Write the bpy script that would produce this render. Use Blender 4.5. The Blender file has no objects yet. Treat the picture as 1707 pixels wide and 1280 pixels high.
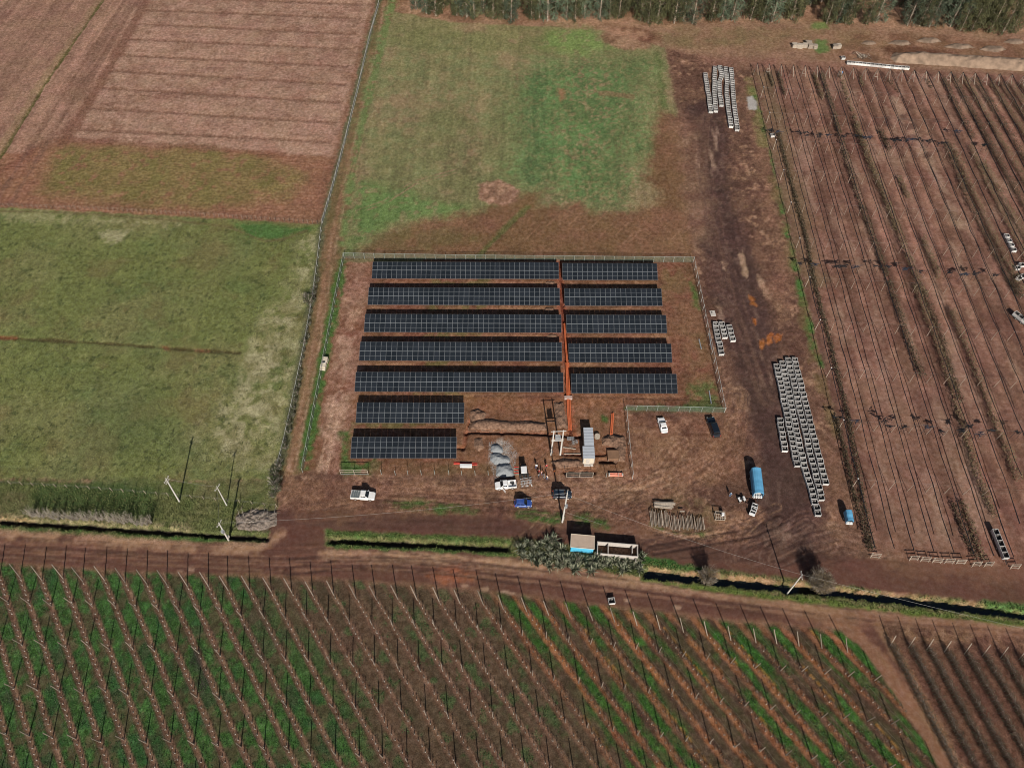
import bpy, math, random
import numpy as np
from mathutils import Vector, Matrix

# ------------------------------------------------------------------ camera, sky, sun, exposure
scene = bpy.context.scene
H = 148.0                      # flying height of the camera (m)
PITCH = math.radians(54.3)     # downward pitch
FPX = 1290.0                   # focal length in photo pixels (photo 1707 wide)
SUN_EL, SHADOW_AZ = math.radians(32.0), math.radians(6.5)   # shadows run to +Y, slightly to -X

cam_d = bpy.data.cameras.new('camera')
cam_d.sensor_fit = 'HORIZONTAL'
cam_d.sensor_width = 36.0
cam_d.lens = 36.0 * FPX / 1707.0
cam_d.clip_start, cam_d.clip_end = 0.5, 8000.0
cam = bpy.data.objects.new('camera', cam_d)
cam.location = (0, 0, H)
cam.rotation_euler = (math.pi / 2 - PITCH, 0, 0)
scene.collection.objects.link(cam)
scene.camera = cam

world = bpy.data.worlds.new('World')
scene.world = world
world.use_nodes = True
wn = world.node_tree
bgn = wn.nodes['Background']
sky = wn.nodes.new('ShaderNodeTexSky')
sky.sky_type = 'NISHITA'
sky.sun_disc = False
sky.sun_elevation = SUN_EL
sky.sun_rotation = math.pi - SHADOW_AZ
wn.links.new(sky.outputs['Color'], bgn.inputs['Color'])
bgn.inputs['Strength'].default_value = 0.05

sun_d = bpy.data.lights.new('sun', 'SUN')
sun_d.energy = 5.0
sun_d.angle = math.radians(0.5)
sun_d.color = (1.0, 0.955, 0.89)
sun = bpy.data.objects.new('sun', sun_d)
ldir = Vector((-math.sin(SHADOW_AZ) * math.cos(SUN_EL), math.cos(SHADOW_AZ) * math.cos(SUN_EL), -math.sin(SUN_EL)))
sun.rotation_euler = ldir.to_track_quat('-Z', 'Y').to_euler()
sun.location = (60, -60, 200)
scene.collection.objects.link(sun)

scene.view_settings.view_transform = 'Standard'
scene.view_settings.look = 'None'
scene.view_settings.gamma = 1.0
scene.view_settings.use_curve_mapping = False
scene.view_settings.exposure = 0.22

scene.cycles.filter_width = 1.0
scene.cycles.max_bounces = 5
scene.cycles.diffuse_bounces = 2
scene.cycles.transparent_max_bounces = 12

# ------------------------------------------------------------------ small helpers
R = random.Random(7)
CP, SP = math.cos(PITCH), math.sin(PITCH)
def G(px, py, z=0.0):
    """survey point: where the sight line through a photo point meets the height z"""
    u, v = (px - 853.5) / FPX, (py - 640.0) / FPX
    dy, dz = CP - v * SP, -SP - v * CP
    t = (H - z) / -dz
    return (u * t, dy * t)
def GV(px, py, z=0.0):
    x, y = G(px, py, z)
    return Vector((x, y, z))
def GP(pts):
    return [G(*p) for p in pts]
SHX = -math.sin(SHADOW_AZ) / math.tan(SUN_EL)
SHY = math.cos(SHADOW_AZ) / math.tan(SUN_EL)
def lin(c):
    c = c / 255.0
    return c / 12.92 if c <= 0.04045 else ((c + 0.055) / 1.055) ** 2.4
def C(r, g, b):
    return (lin(r), lin(g), lin(b))
ONES = ['zeroth','first','second','third','fourth','fifth','sixth','seventh','eighth','ninth','tenth','eleventh','twelfth','thirteenth','fourteenth','fifteenth','sixteenth','seventeenth','eighteenth','nineteenth']
TENS = {20:'twent',30:'thirt',40:'fort',50:'fift',60:'sixt',70:'sevent',80:'eight',90:'ninet'}
CARD = ['','first','second','third','fourth','fifth','sixth','seventh','eighth','ninth']
def ordw(n):
    if n < 20: return ONES[n]
    t, o = n // 10 * 10, n % 10
    return TENS[t] + 'ieth' if o == 0 else TENS[t] + 'y-' + CARD[o]

col = scene.collection
def tag(o, label=None, cat=None, group=None, kind=None):
    if label: o['label'] = label
    if cat: o['category'] = cat
    if group: o['group'] = group
    if kind: o['kind'] = kind
    return o
def empty(name, loc=(0, 0, 0), rz=0.0, label=None, cat=None, group=None):
    o = bpy.data.objects.new(name, None)
    o.empty_display_size = 0.5
    o.location = loc
    o.rotation_euler = (0, 0, rz)
    col.objects.link(o)
    return tag(o, label, cat, group)
def inst(name, mesh, parent=None, loc=(0, 0, 0), rot=(0, 0, 0), scale=None):
    o = bpy.data.objects.new(name, mesh)
    o.location = loc
    o.rotation_euler = rot
    if scale is not None: o.scale = scale
    if parent is not None: o.parent = parent
    col.objects.link(o)
    return o
def copy_tree(o, parent=None):
    c = o.copy()
    col.objects.link(c)
    c.parent = parent
    for ch in list(o.children): copy_tree(ch, c)
    return c

class MB:
    def __init__(s): s.v, s.f, s.m = [], [], []
    def add(s, vs, fs, mi=0):
        b = len(s.v)
        s.v.extend([tuple(p) for p in vs])
        for f in fs:
            s.f.append(tuple(b + i for i in f)); s.m.append(mi)
        return s
    def box(s, c, d, rz=0.0, mi=0, M=None):
        hx, hy, hz = d[0] / 2, d[1] / 2, d[2] / 2
        vs = [Vector((x, y, z)) for z in (-hz, hz) for x, y in ((-hx, -hy), (hx, -hy), (hx, hy), (-hx, hy))]
        if M is None: M = Matrix.Rotation(rz, 3, 'Z')
        c = Vector(c)
        vs = [M @ p + c for p in vs]
        return s.add(vs, [(3, 2, 1, 0), (4, 5, 6, 7), (0, 1, 5, 4), (1, 2, 6, 5), (2, 3, 7, 6), (3, 0, 4, 7)], mi)
    def beam(s, p, q, w, h, mi=0):
        p, q = Vector(p), Vector(q)
        d = q - p
        M = d.to_track_quat('X', 'Z').to_matrix()
        return s.box((p + q) / 2, (d.length, w, h), mi=mi, M=M)
    def loft(s, rings, mi=0, cap=True):
        n = len(rings[0]); vs = [p for r in rings for p in r]; fs = []
        for k in range(len(rings) - 1):
            for i in range(n):
                j = (i + 1) % n
                fs.append((k * n + i, k * n + j, (k + 1) * n + j, (k + 1) * n + i))
        if cap:
            fs.append(tuple(range(n - 1, -1, -1)))
            b = (len(rings) - 1) * n
            fs.append(tuple(range(b, b + n)))
        return s.add(vs, fs, mi)
    def tube(s, pts, r, n=6, mi=0, cap=True):
        pts = [Vector(p) for p in pts]
        rs = r if isinstance(r, (list, tuple)) else [r] * len(pts)
        rings = []
        for k, p in enumerate(pts):
            d = pts[min(k + 1, len(pts) - 1)] - pts[max(k - 1, 0)]
            if d.length < 1e-9: d = Vector((0, 0, 1))
            q = d.to_track_quat('Z', 'Y')
            rings.append([p + q @ Vector((rs[k] * math.cos(2 * math.pi * i / n), rs[k] * math.sin(2 * math.pi * i / n), 0)) for i in range(n)])
        return s.loft(rings, mi, cap)
    def build(s, name, mats, parent=None, smooth=False, loc=None, rz=None):
        me = s.mesh(name, mats, smooth)
        o = bpy.data.objects.new(name, me)
        col.objects.link(o)
        if parent is not None: o.parent = parent
        if loc is not None: o.location = loc
        if rz is not None: o.rotation_euler = (0, 0, rz)
        return o
    def mesh(s, name, mats, smooth=False):
        me = bpy.data.meshes.new(name)
        me.from_pydata([tuple(p) for p in s.v], [], s.f)
        if not isinstance(mats, (list, tuple)): mats = [mats]
        for m in mats: me.materials.append(m)
        if len(mats) > 1: me.polygons.foreach_set('material_index', s.m)
        if smooth: me.polygons.foreach_set('use_smooth', [True] * len(me.polygons))
        me.update()
        return me

# ------------------------------------------------------------------ materials
MATS = {}
def mat(name, rgb, rough=0.8, var=0.25, scale=3.0, metal=0.0, spec=0.3, bump=0.0, bscale=None, rgb2=None, coat=0.0, rnd=0.0):
    if name in MATS: return MATS[name]
    m = bpy.data.materials.new(name)
    m.use_nodes = True
    nt = m.node_tree; N = nt.nodes; L = nt.links
    b = N['Principled BSDF']
    b.inputs['Roughness'].default_value = rough
    b.inputs['Metallic'].default_value = metal
    b.inputs['Specular IOR Level'].default_value = spec
    if coat: b.inputs['Coat Weight'].default_value = coat
    tc = N.new('ShaderNodeTexCoord')
    nz = N.new('ShaderNodeTexNoise')
    nz.inputs['Scale'].default_value = scale
    nz.inputs['Detail'].default_value = 5.0
    L.new(tc.outputs['Object'], nz.inputs['Vector'])
    rp = N.new('ShaderNodeValToRGB')
    c1 = tuple(max(0.0, x * (1 - var)) for x in rgb) + (1,)
    c2 = tuple(min(1.0, x * (1 + var)) for x in (rgb2 or rgb)) + (1,)
    rp.color_ramp.elements[0].position, rp.color_ramp.elements[1].position = 0.3, 0.7
    rp.color_ramp.elements[0].color, rp.color_ramp.elements[1].color = c1, c2
    L.new(nz.outputs['Fac'], rp.inputs['Fac'])
    out = rp.outputs['Color']
    if rnd:
        oi = N.new('ShaderNodeObjectInfo')
        mr = N.new('ShaderNodeMapRange')
        mr.inputs['To Min'].default_value, mr.inputs['To Max'].default_value = 1 - rnd, 1 + rnd
        L.new(oi.outputs['Random'], mr.inputs['Value'])
        hv = N.new('ShaderNodeHueSaturation')
        L.new(mr.outputs['Result'], hv.inputs['Value'])
        L.new(out, hv.inputs['Color'])
        out = hv.outputs['Color']
    L.new(out, b.inputs['Base Color'])
    if bump:
        n2 = N.new('ShaderNodeTexNoise')
        n2.inputs['Scale'].default_value = bscale or scale * 4
        n2.inputs['Detail'].default_value = 4
        L.new(tc.outputs['Object'], n2.inputs['Vector'])
        bp = N.new('ShaderNodeBump')
        bp.inputs['Strength'].default_value = bump
        bp.inputs['Distance'].default_value = 0.1
        L.new(n2.outputs['Fac'], bp.inputs['Height'])
        L.new(bp.outputs['Normal'], b.inputs['Normal'])
    MATS[name] = m
    return m
def leafmat(name, rgb, rgb2, scale=0.8, transl=0.25, rough=0.6, rnd=0.0):
    if name in MATS: return MATS[name]
    m = mat(name, rgb, rough, 0.3, scale, 0.0, 0.25, rgb2=rgb2, rnd=rnd)
    nt = m.node_tree; N = nt.nodes; L = nt.links
    b = N['Principled BSDF']
    src = b.inputs['Base Color'].links[0].from_socket
    tr = N.new('ShaderNodeBsdfTranslucent')
    L.new(src, tr.inputs['Color'])
    mx = N.new('ShaderNodeMixShader')
    mx.inputs['Fac'].default_value = transl
    L.new(b.outputs['BSDF'], mx.inputs[1]); L.new(tr.outputs['BSDF'], mx.inputs[2])
    L.new(mx.outputs['Shader'], N['Material Output'].inputs['Surface'])
    return m
def meshmat(name, rgb, cover=0.4):
    """woven wire or shade net: wires cover part of the area, light passes the holes"""
    if name in MATS: return MATS[name]
    m = mat(name, rgb, 0.5, 0.15, 2.0, 0.3)
    nt = m.node_tree; N = nt.nodes; L = nt.links
    b = N['Principled BSDF']
    tr = N.new('ShaderNodeBsdfTransparent')
    mx = N.new('ShaderNodeMixShader')
    mx.inputs['Fac'].default_value = cover
    L.new(tr.outputs['BSDF'], mx.inputs[1]); L.new(b.outputs['BSDF'], mx.inputs[2])
    L.new(mx.outputs['Shader'], N['Material Output'].inputs['Surface'])
    return m

M_white = mat('white_paint', (0.76, 0.76, 0.75), 0.35, 0.05, 1.1, spec=0.5, coat=0.3, rgb2=(0.64, 0.60, 0.55))
M_blue = mat('blue_paint', (0.014, 0.055, 0.26), 0.3, 0.08, 1.1, spec=0.5, coat=0.4, rgb2=(0.05, 0.085, 0.24))
M_dark = mat('dark_paint', (0.012, 0.02, 0.032), 0.28, 0.1, 2.0, spec=0.5, coat=0.4)
M_black = mat('black_paint', (0.008, 0.012, 0.018), 0.3, 0.1, 2.0, spec=0.5, coat=0.4)
M_glass = mat('vehicle_glass', (0.008, 0.01, 0.012), 0.12, 0.1, 2.0, spec=0.6)
M_tyre = mat('tyre_rubber', (0.02, 0.018, 0.016), 0.9, 0.2, 5.0)
M_rim = mat('dusty_rim', (0.42, 0.36, 0.31), 0.6, 0.15, 6.0)
M_lamp = mat('lamp_lens', (0.6, 0.6, 0.58), 0.15, 0.05, 4.0, spec=0.6)
M_plastic = mat('black_plastic', (0.03, 0.03, 0.03), 0.6, 0.2, 6.0)
M_greycover = mat('grey_cover', (0.12, 0.135, 0.135), 0.6, 0.15, 4.0)
M_steel = mat('galvanised_steel', (0.42, 0.43, 0.43), 0.5, 0.12, 3.0, metal=0.5)
M_conc = mat('concrete', (0.48, 0.43, 0.38), 0.9, 0.18, 2.5, bump=0.15)
M_concw = mat('pale_concrete', (0.45, 0.40, 0.35), 0.9, 0.12, 2.0, bump=0.1)
M_wood = mat('weathered_wood', (0.30, 0.24, 0.185), 0.9, 0.3, 4.0, rnd=0.2)
M_woodp = mat('pale_wood', (0.38, 0.315, 0.245), 0.9, 0.25, 4.0, rnd=0.15)
M_wooddk = mat('brown_wood', (0.17, 0.12, 0.085), 0.9, 0.3, 4.0, rnd=0.2)
M_orange = mat('orange_conduit', (0.52, 0.13, 0.05), 0.5, 0.15, 1.5)
M_red = mat('red_plastic', (0.55, 0.06, 0.04), 0.5, 0.12, 2.0)
M_bin = mat('grey_white_bin', (0.52, 0.495, 0.46), 0.6, 0.18, 1.3, rnd=0.25)
M_binin = mat('bin_inner_shade', (0.07, 0.062, 0.058), 0.8, 0.3, 3.0)  # dark lining: the shade inside the bins put into the colour
M_net = mat('black_net', (0.012, 0.012, 0.014), 0.9, 0.3, 4.0)
M_netb = mat('blue_black_net', (0.02, 0.024, 0.036), 0.85, 0.4, 3.0)
M_tarp = mat('blue_tarp', (0.10, 0.30, 0.47), 0.55, 0.1, 1.2, bump=0.2, bscale=2.5)
M_tan = mat('tan_roof', (0.40, 0.30, 0.225), 0.8, 0.06, 1.2)
M_cyan = mat('cyan_wall', (0.08, 0.40, 0.58), 0.7, 0.08, 2.0)
M_roofgrey = mat('grey_roof_sheet', (0.46, 0.48, 0.51), 0.5, 0.05, 1.5, metal=0.2)
M_cream = mat('cream_wall', (0.55, 0.47, 0.36), 0.8, 0.12, 3.0)
M_twig = mat('dry_twig', (0.14, 0.11, 0.082), 0.9, 0.35, 2.0)
M_twigp = mat('pale_twig', (0.36, 0.31, 0.25), 0.9, 0.3, 2.0)
M_bark = mat('bark', (0.27, 0.21, 0.16), 0.9, 0.35, 1.5)
M_vpost = mat('vineyard_post_wood', (0.19, 0.15, 0.115), 0.9, 0.3, 4.0, rnd=0.3)
M_wire = mat('wire', (0.30, 0.28, 0.25), 0.6, 0.1, 1.0, metal=0.3)
M_pole = mat('utility_pole_concrete', (0.50, 0.47, 0.42), 0.85, 0.08, 1.5)
M_gravel = mat('grey_gravel', (0.23, 0.235, 0.235), 0.95, 0.25, 5.0, bump=0.6, bscale=9)
M_soil = mat('dug_soil', (0.135, 0.072, 0.045), 0.95, 0.35, 2.2, bump=1.0, bscale=5, rgb2=(0.19, 0.112, 0.072))
M_sand = mat('sandy_heap', (0.25, 0.17, 0.115), 0.95, 0.3, 0.5, bump=0.6, bscale=4)
M_fence = meshmat('fence_mesh', (0.42, 0.43, 0.38), 0.35)
M_fenceg = meshmat('green_fence_mesh', (0.20, 0.26, 0.19), 0.25)
M_post = mat('fence_post_steel', (0.34, 0.36, 0.32), 0.6, 0.15, 2.0, metal=0.2)
# ------------------------------------------------------------------ ground
def hsh(ix, iy, seed):
    h = (ix.astype(np.int64) * 374761393 + iy.astype(np.int64) * 668265263 + seed * 974634777) & 0xffffffff
    h = ((h ^ (h >> 13)) * 1274126177) & 0xffffffff
    return ((h ^ (h >> 16)) & 0xffff) / 65535.0
def vnoise(x, y, seed=0):
    fx, fy = np.floor(x), np.floor(y)
    ix, iy = fx.astype(np.int64), fy.astype(np.int64)
    tx, ty = x - fx, y - fy
    tx = tx * tx * (3 - 2 * tx); ty = ty * ty * (3 - 2 * ty)
    a, b = hsh(ix, iy, seed), hsh(ix + 1, iy, seed)
    c, d = hsh(ix, iy + 1, seed), hsh(ix + 1, iy + 1, seed)
    return (a + (b - a) * tx) * (1 - ty) + (c + (d - c) * tx) * ty
def fbm(x, y, scale, octv=3, seed=0):
    s = np.zeros_like(x); amp = 1.0; tot = 0.0
    for o in range(octv):
        f = 2.03 ** o / scale
        s += amp * vnoise(x * f + 17.3 * o, y * f - 9.1 * o, seed + o)
        tot += amp; amp *= 0.55
    return s / tot
def sst(a, b, x):
    t = np.clip((x - a) / (b - a), 0, 1)
    return t * t * (3 - 2 * t)

NC, YS = 900, [2.0]
while YS[-1] < 345: YS.append(YS[-1] + 0.25 + 0.00122 * YS[-1])
YS = np.array(YS); NR = len(YS)
U = np.linspace(-1, 1, NC)
WID = 94 + 0.378 * YS
GX = (U[None, :] * WID[:, None]).ravel()
GY = np.repeat(YS, NC)
NV = len(GX)
COL = np.zeros((NV, 3)); GZ = np.zeros(NV); GRS = np.zeros(NV); CLOD = np.full(NV, 0.5)

def sub(poly, marg):
    p = np.array(poly)
    return np.where((GX > p[:, 0].min() - marg) & (GX < p[:, 0].max() + marg) & (GY > p[:, 1].min() - marg) & (GY < p[:, 1].max() + marg))[0]
def sd_poly(x, y, poly):
    p = np.array(poly); n = len(p)
    ins = np.zeros(len(x), bool); d2 = np.full(len(x), 1e18)
    for i in range(n):
        ax, ay = p[i]; bx, by = p[(i + 1) % n]
        if ay != by:
            cr = ((ay > y) != (by > y)) & (x < (bx - ax) * (y - ay) / (by - ay) + ax)
            ins ^= cr
        ex, ey = bx - ax, by - ay
        t = np.clip(((x - ax) * ex + (y - ay) * ey) / (ex * ex + ey * ey + 1e-12), 0, 1)
        d2 = np.minimum(d2, (x - ax - t * ex) ** 2 + (y - ay - t * ey) ** 2)
    d = np.sqrt(d2)
    return np.where(ins, d, -d)
def line_coords(x, y, pl):
    """signed offset and run along a polyline"""
    p = np.array(pl); best = np.full(len(x), 1e18); sg = np.zeros(len(x)); al = np.zeros(len(x)); run = 0.0
    for i in range(len(p) - 1):
        a, b = p[i], p[i + 1]; e = b - a; l2 = e @ e; l = math.sqrt(l2)
        t = np.clip(((x - a[0]) * e[0] + (y - a[1]) * e[1]) / l2, 0, 1)
        dx, dy = x - a[0] - t * e[0], y - a[1] - t * e[1]
        d2 = dx * dx + dy * dy
        m = d2 < best
        best = np.where(m, d2, best)
        sg = np.where(m, np.sign(e[0] * dy - e[1] * dx) * np.sqrt(d2), sg)
        al = np.where(m, run + t * l, al)
        run += l
    return sg, al
def blend(i, m, c, grass=None, clod=None):
    m = m[:, None] if m.ndim == 1 else m
    c = np.array(c)
    COL[i] = COL[i] * (1 - m) + c * m
    if grass is not None: GRS[i] = GRS[i] * (1 - m[:, 0]) + grass * m[:, 0]
    if clod is not None: CLOD[i] = CLOD[i] * (1 - m[:, 0]) + clod * m[:, 0]
SEED = [100]
def patch(px, c, soft=0.6, amp=1.5, ns=4.0, alpha=1.0, lo=None, hi=None, ps=2.0, grass=None, clod=None, c2=None, cs=6.0, ground=None):
    """a coloured area bounded by a surveyed outline with a ragged edge; lo/hi make it patchy"""
    SEED[0] += 7; sd = SEED[0]
    poly = ground or GP(px)
    i = sub(poly, soft + amp + 1)
    if not len(i): return
    x, y = GX[i], GY[i]
    fr = min(1.0, 0.5 * amp)
    m = sst(-soft, soft, sd_poly(x, y, poly) + amp * 2 * (fbm(x, y, ns, 4, sd) - 0.5) + fr * 2.4 * (fbm(x, y, 0.8, 3, sd + 1) - 0.5)) * alpha
    if lo is not None: m = m * sst(lo, hi, fbm(x, y, ps, 4, sd + 3))
    cc = np.array(C(*c))[None, :]
    if c2 is not None:
        t = sst(0.35, 0.65, fbm(x, y, cs, 4, sd + 5))[:, None]
        cc = cc * (1 - t) + np.array(C(*c2))[None, :] * t
    blend(i, m, cc, grass, clod)
def stripe(px, w, c, soft=0.25, amp=0.3, ns=2.0, alpha=1.0, lo=None, hi=None, ps=1.5, dz=0.0, grass=None, clod=None, off=0.0, ground=None):
    SEED[0] += 7; sd = SEED[0]
    pl = ground or GP(px)
    i = sub(pl, w + soft + amp + abs(off) + 0.5)
    if not len(i): return
    x, y = GX[i], GY[i]
    s, al = line_coords(x, y, pl)
    d = np.abs(s - off) + amp * 2 * (fbm(x, y, ns, 3, sd) - 0.5) + min(1.3, w * 1.1) * (fbm(x, y, 0.7, 2, sd + 1) - 0.5)
    m = (1 - sst(w - soft, w + soft, d))
    if dz: GZ[i] += dz * m
    m = m * alpha
    if lo is not None: m = m * sst(lo, hi, fbm(x, y, ps, 3, sd + 3))
    blend(i, m, C(*c), grass, clod)
def tracks(px, c, gauge=0.8, w=0.2, alpha=0.6, n=1, spread=0.0, dz=-0.035):
    for k in range(n):
        o = R.uniform(-spread, spread)
        for sgn in (-1, 1):
            stripe(px, w, c, 0.16, 0.15, 3.0, alpha, 0.3, 0.55, 3.0, dz=dz, off=o + sgn * gauge)

# outlines of the pieces of land (survey points, turned into ground coordinates)
PL_ROADBOT = [(-500, 925), (0, 938), (250, 955), (420, 958), (560, 966), (700, 975), (850, 990), (1000, 1008), (1200, 1032), (1330, 1044), (1400, 1050)]
REG = {
 'ploughed_field': [(-700, -120), (648, -70), (617, 60), (575, 240), (537, 374), (0, 346), (-700, 310)],
 'pasture': [(-700, 310), (0, 346), (537, 374), (522, 480), (491, 640), (463, 800), (0, 800), (-700, 798)],
 'grass_verge': [(-700, 798), (0, 800), (463, 800), (458, 880), (440, 905), (300, 903), (0, 884), (-700, 850)],
 'farm_track': [(648, -70), (672, -40), (655, 20), (600, 250), (573, 428), (503, 790), (463, 800), (491, 640), (522, 480), (537, 374), (575, 240), (617, 60)],
 'meadow': [(655, 20), (760, 38), (1000, 50), (1110, 80), (1140, 250), (1157, 435), (573, 428), (600, 250)],
 'solar_yard': [(573, 428), (1157, 435), (1208, 688), (1043, 684), (1053, 797), (503, 790)],
 'orchard_ground': [(1252, 117), (1350, 118), (2100, 136), (2100, 1010), (1700, 945), (1450, 930), (1385, 660), (1330, 440), (1280, 230)],
 'vineyard_ground': [(-500, 928)] + PL_ROADBOT[1:] + [(1440, 1085), (1500, 1170), (1590, 1320), (1750, 1640), (-900, 1640)],
 'vine_field': [(1468, 1040), (1600, 1052), (2100, 1110), (2400, 1640), (1810, 1640), (1620, 1320), (1530, 1150)],
 'work_yard': [(1110, 80), (1252, 117), (1280, 230), (1330, 440), (1385, 660), (1450, 930), (1300, 945), (1090, 928), (940, 892), (545, 880), (480, 880), (458, 870), (463, 800), (503, 790), (1053, 797), (1043, 684), (1208, 688), (1157, 435), (1140, 250)],
 'dirt_road': [(-700, 850), (0, 884), (300, 903), (440, 905), (458, 880), (480, 870), (545, 880), (940, 892), (1090, 928), (1300, 945), (1450, 930), (1700, 945), (2100, 1010), (2100, 1110), (1600, 1052), (1468, 1040), (1530, 1150), (1620, 1320), (1810, 1640), (1750, 1640), (1590, 1320), (1500, 1170), (1440, 1085), (1400, 1050)] + PL_ROADBOT[::-1][1:-1] + [(-500, 928), (-700, 925)],
}
def P_(name): return REG[name]

# --- base colours
COL[:] = np.array(C(130, 102, 83))
n1 = fbm(GX, GY, 9, 4, 1)[:, None]
COL *= 0.8 + 0.4 * n1
patch([(560, -60), (1800, -60), (1800, 60), (1330, 40), (1000, 45), (640, 30)], (146, 115, 93), 1.5, 3, 8, c2=(118, 90, 70), cs=7)

# ploughed field
patch(P_('ploughed_field'), (146, 114, 97), 0.4, 0.5, c2=(132, 101, 85), cs=14, clod=0.8)
i = sub(GP(P_('ploughed_field')), 0)
x, y = GX[i], GY[i]
ins = sst(-0.3, 0.3, sd_poly(x, y, GP(P_('ploughed_field'))))
a0, b0 = np.array(G(172, 0)), np.array(G(0, 262))
e = (b0 - a0) / np.linalg.norm(b0 - a0)
s_dia = (x - a0[0]) * e[1] - (y - a0[1]) * e[0]          # across the diagonal strip
a1, b1 = np.array(G(147, 180)), np.array(G(558, 205))
e1 = (b1 - a1) / np.linalg.norm(b1 - a1)
s_hor = -(x - a1[0]) * e1[1] + (y - a1[1]) * e1[0]
al_h = (x - a1[0]) * e1[0] + (y - a1[1]) * e1[1]
east = sst(-0.5, 0.5, sd_poly(x, y, GP([(245, -40), (165, 145), (105, 236), (470, 258), (555, 262), (640, -40)])))
low = sst(-0.8, 0.8, sd_poly(x, y, GP([(-700, 200), (40, 255), (105, 236), (300, 246), (555, 262), (560, 400), (-700, 400)])) + 2 * (fbm(x, y, 6, 3, 51) - 0.5))
dia = (1 - east) * (1 - low)
st1 = fbm(s_dia * 1.0, ((x - a0[0]) * e[0] + (y - a0[1]) * e[1]) * 0.03, 1.1, 3, 61)
st1b = fbm(s_dia, y * 0.02, 5.0, 2, 63)
st2 = fbm(s_hor * 1.0 + 0.3 * vnoise(al_h * 0.05, s_hor * 0, 3), al_h * 0.05, 0.75, 3, 71)
f = 1 + dia * ((st1 - 0.5) * 0.5 + (st1b - 0.5) * 0.5) + east * (st2 - 0.5) * 0.42 + low * (st2 - 0.5) * 0.5
COL[i] *= (1 + (f - 1) * ins)[:, None]
GZ[i] += ins * (0.05 * (st2 - 0.5) * (east + low) + 0.05 * (st1 - 0.5) * dia)
i0 = i
tl = C(156, 127, 110)
blend(i, east * ins * 0.65 * sst(0.25, 0.7, fbm(x, y, 2.2, 4, 77)), tl)
blend(i, low * ins * 0.85, np.array(C(128, 92, 71)) * (0.8 + 0.4 * fbm(s_hor, al_h * 0.08, 0.8, 3, 79))[:, None], clod=0.6)
for a, b in (((243, 17), (598, 31)), ((223, 40), (590, 57)), ((211, 65), (586, 82)), ((199, 92), (578, 111)), ((187, 118), (574, 141)), ((171, 147), (566, 171)), ((147, 180), (558, 205)), ((135, 216), (550, 237)), ((250, -6), (602, 8))):
    stripe([a, b], 0.7, (116, 87, 72), 0.5, 0.4, 2.5, 0.85, dz=-0.10)
patch([(95, 250), (180, 244), (320, 250), (430, 262), (500, 285), (480, 325), (330, 342), (180, 335), (70, 318)], (106, 99, 58), 4.0, 4.0, 12, 0.9, 0.15, 0.5, 2.0, grass=0.5, c2=(118, 104, 66))
stripe([(260, -30), (240, 10), (215, 55), (190, 100), (165, 145), (128, 200), (105, 236)], 1.9, (108, 76, 62), 0.9, 1.2, 6, 0.75)
stripe([(0, 285), (40, 262), (70, 240), (105, 232), (300, 244), (470, 258)], 1.2, (112, 76, 60), 0.7, 1.0, 5, 0.6)
for o in (-18, -12, 9, 14, -26, -34):
    stripe([(190, -25), (75, 140), (-60, 345)], 0.7, (112, 84, 70), 0.5, 0.8, 5, 0.7, off=o * 0.9)
stripe([(190, -27), (75, 140), (0, 262), (-100, 410)], 0.55, (84, 78, 44), 0.3, 0.5, 3, 0.95, dz=-0.25, grass=0.8)
stripe([(182, -27), (67, 140), (-8, 262)], 1.2, (134, 112, 84), 0.6, 0.6, 3, 0.6, grass=0.3)
stripe([(640, -45), (609, 60), (566, 240), (527, 374)], 1.3, (116, 84, 66), 0.7, 0.8, 5, 0.7)
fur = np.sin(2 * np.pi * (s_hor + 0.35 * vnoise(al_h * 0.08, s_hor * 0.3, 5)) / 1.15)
COL[i0] *= 1 - (ins * (low * 0.16 + east * 0.06) * np.clip(fur, 0, 1))[:, None]  # furrow shade put into the soil colour, besides the relief below
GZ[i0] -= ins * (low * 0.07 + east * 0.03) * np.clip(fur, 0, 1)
for c_, w_ in (((128, 100, 84), 4),):
    patch([(0, 60), (110, 0), (170, 0), (80, 110), (0, 190)], c_, 2, 3, 8, 0.45)

# pasture
patch(P_('pasture'), (100, 104, 60), 0.5, 0.8, c2=(108, 107, 67), cs=16, grass=1.0, clod=0.4)
i = sub(GP(P_('pasture')), 0); x, y = GX[i], GY[i]
ins = sst(-0.3, 0.3, sd_poly(x, y, GP(P_('pasture'))))
COL[i] *= 1 + ((fbm(x, y, 0.7, 3, 81) - 0.5) * 0.45 * ins)[:, None]
blend(i, ins * sst(0.68, 0.78, fbm(x, y, 0.9, 2, 83)) * 0.7, C(62, 68, 40))
blend(i, ins * sst(0.55, 0.72, fbm(x, y, 9, 5, 85)) * 0.4, C(80, 94, 54))
blend(i, ins * sst(0.58, 0.75, fbm(x, y, 9, 4, 87)) * 0.45, C(108, 94, 62))
dry = [(535, 385), (520, 470), (505, 560), (490, 650), (470, 780), (400, 780), (330, 730), (380, 660), (400, 600), (440, 540), (480, 480), (505, 420)]
patch(dry, (150, 142, 108), 4, 5, 7, 0.9, 0.3, 0.56, 2.2, c2=(122, 116, 80), cs=3)
patch([(150, 640), (260, 640), (330, 760), (100, 780)], (80, 92, 56), 5, 5, 10, 0.4)
patch([(0, 350), (120, 352), (330, 372), (330, 380), (80, 372), (0, 366)], (142, 134, 98), 1.5, 2, 5, 0.6, 0.35, 0.6, 2)
patch([(165, 388), (215, 386), (205, 402), (180, 403)], (158, 150, 116), 1, 1.5, 3, 0.7)
patch([(395, 374), (535, 379), (500, 388), (450, 400), (420, 392)], (72, 100, 52), 1, 1.2, 4, 0.9)
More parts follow.
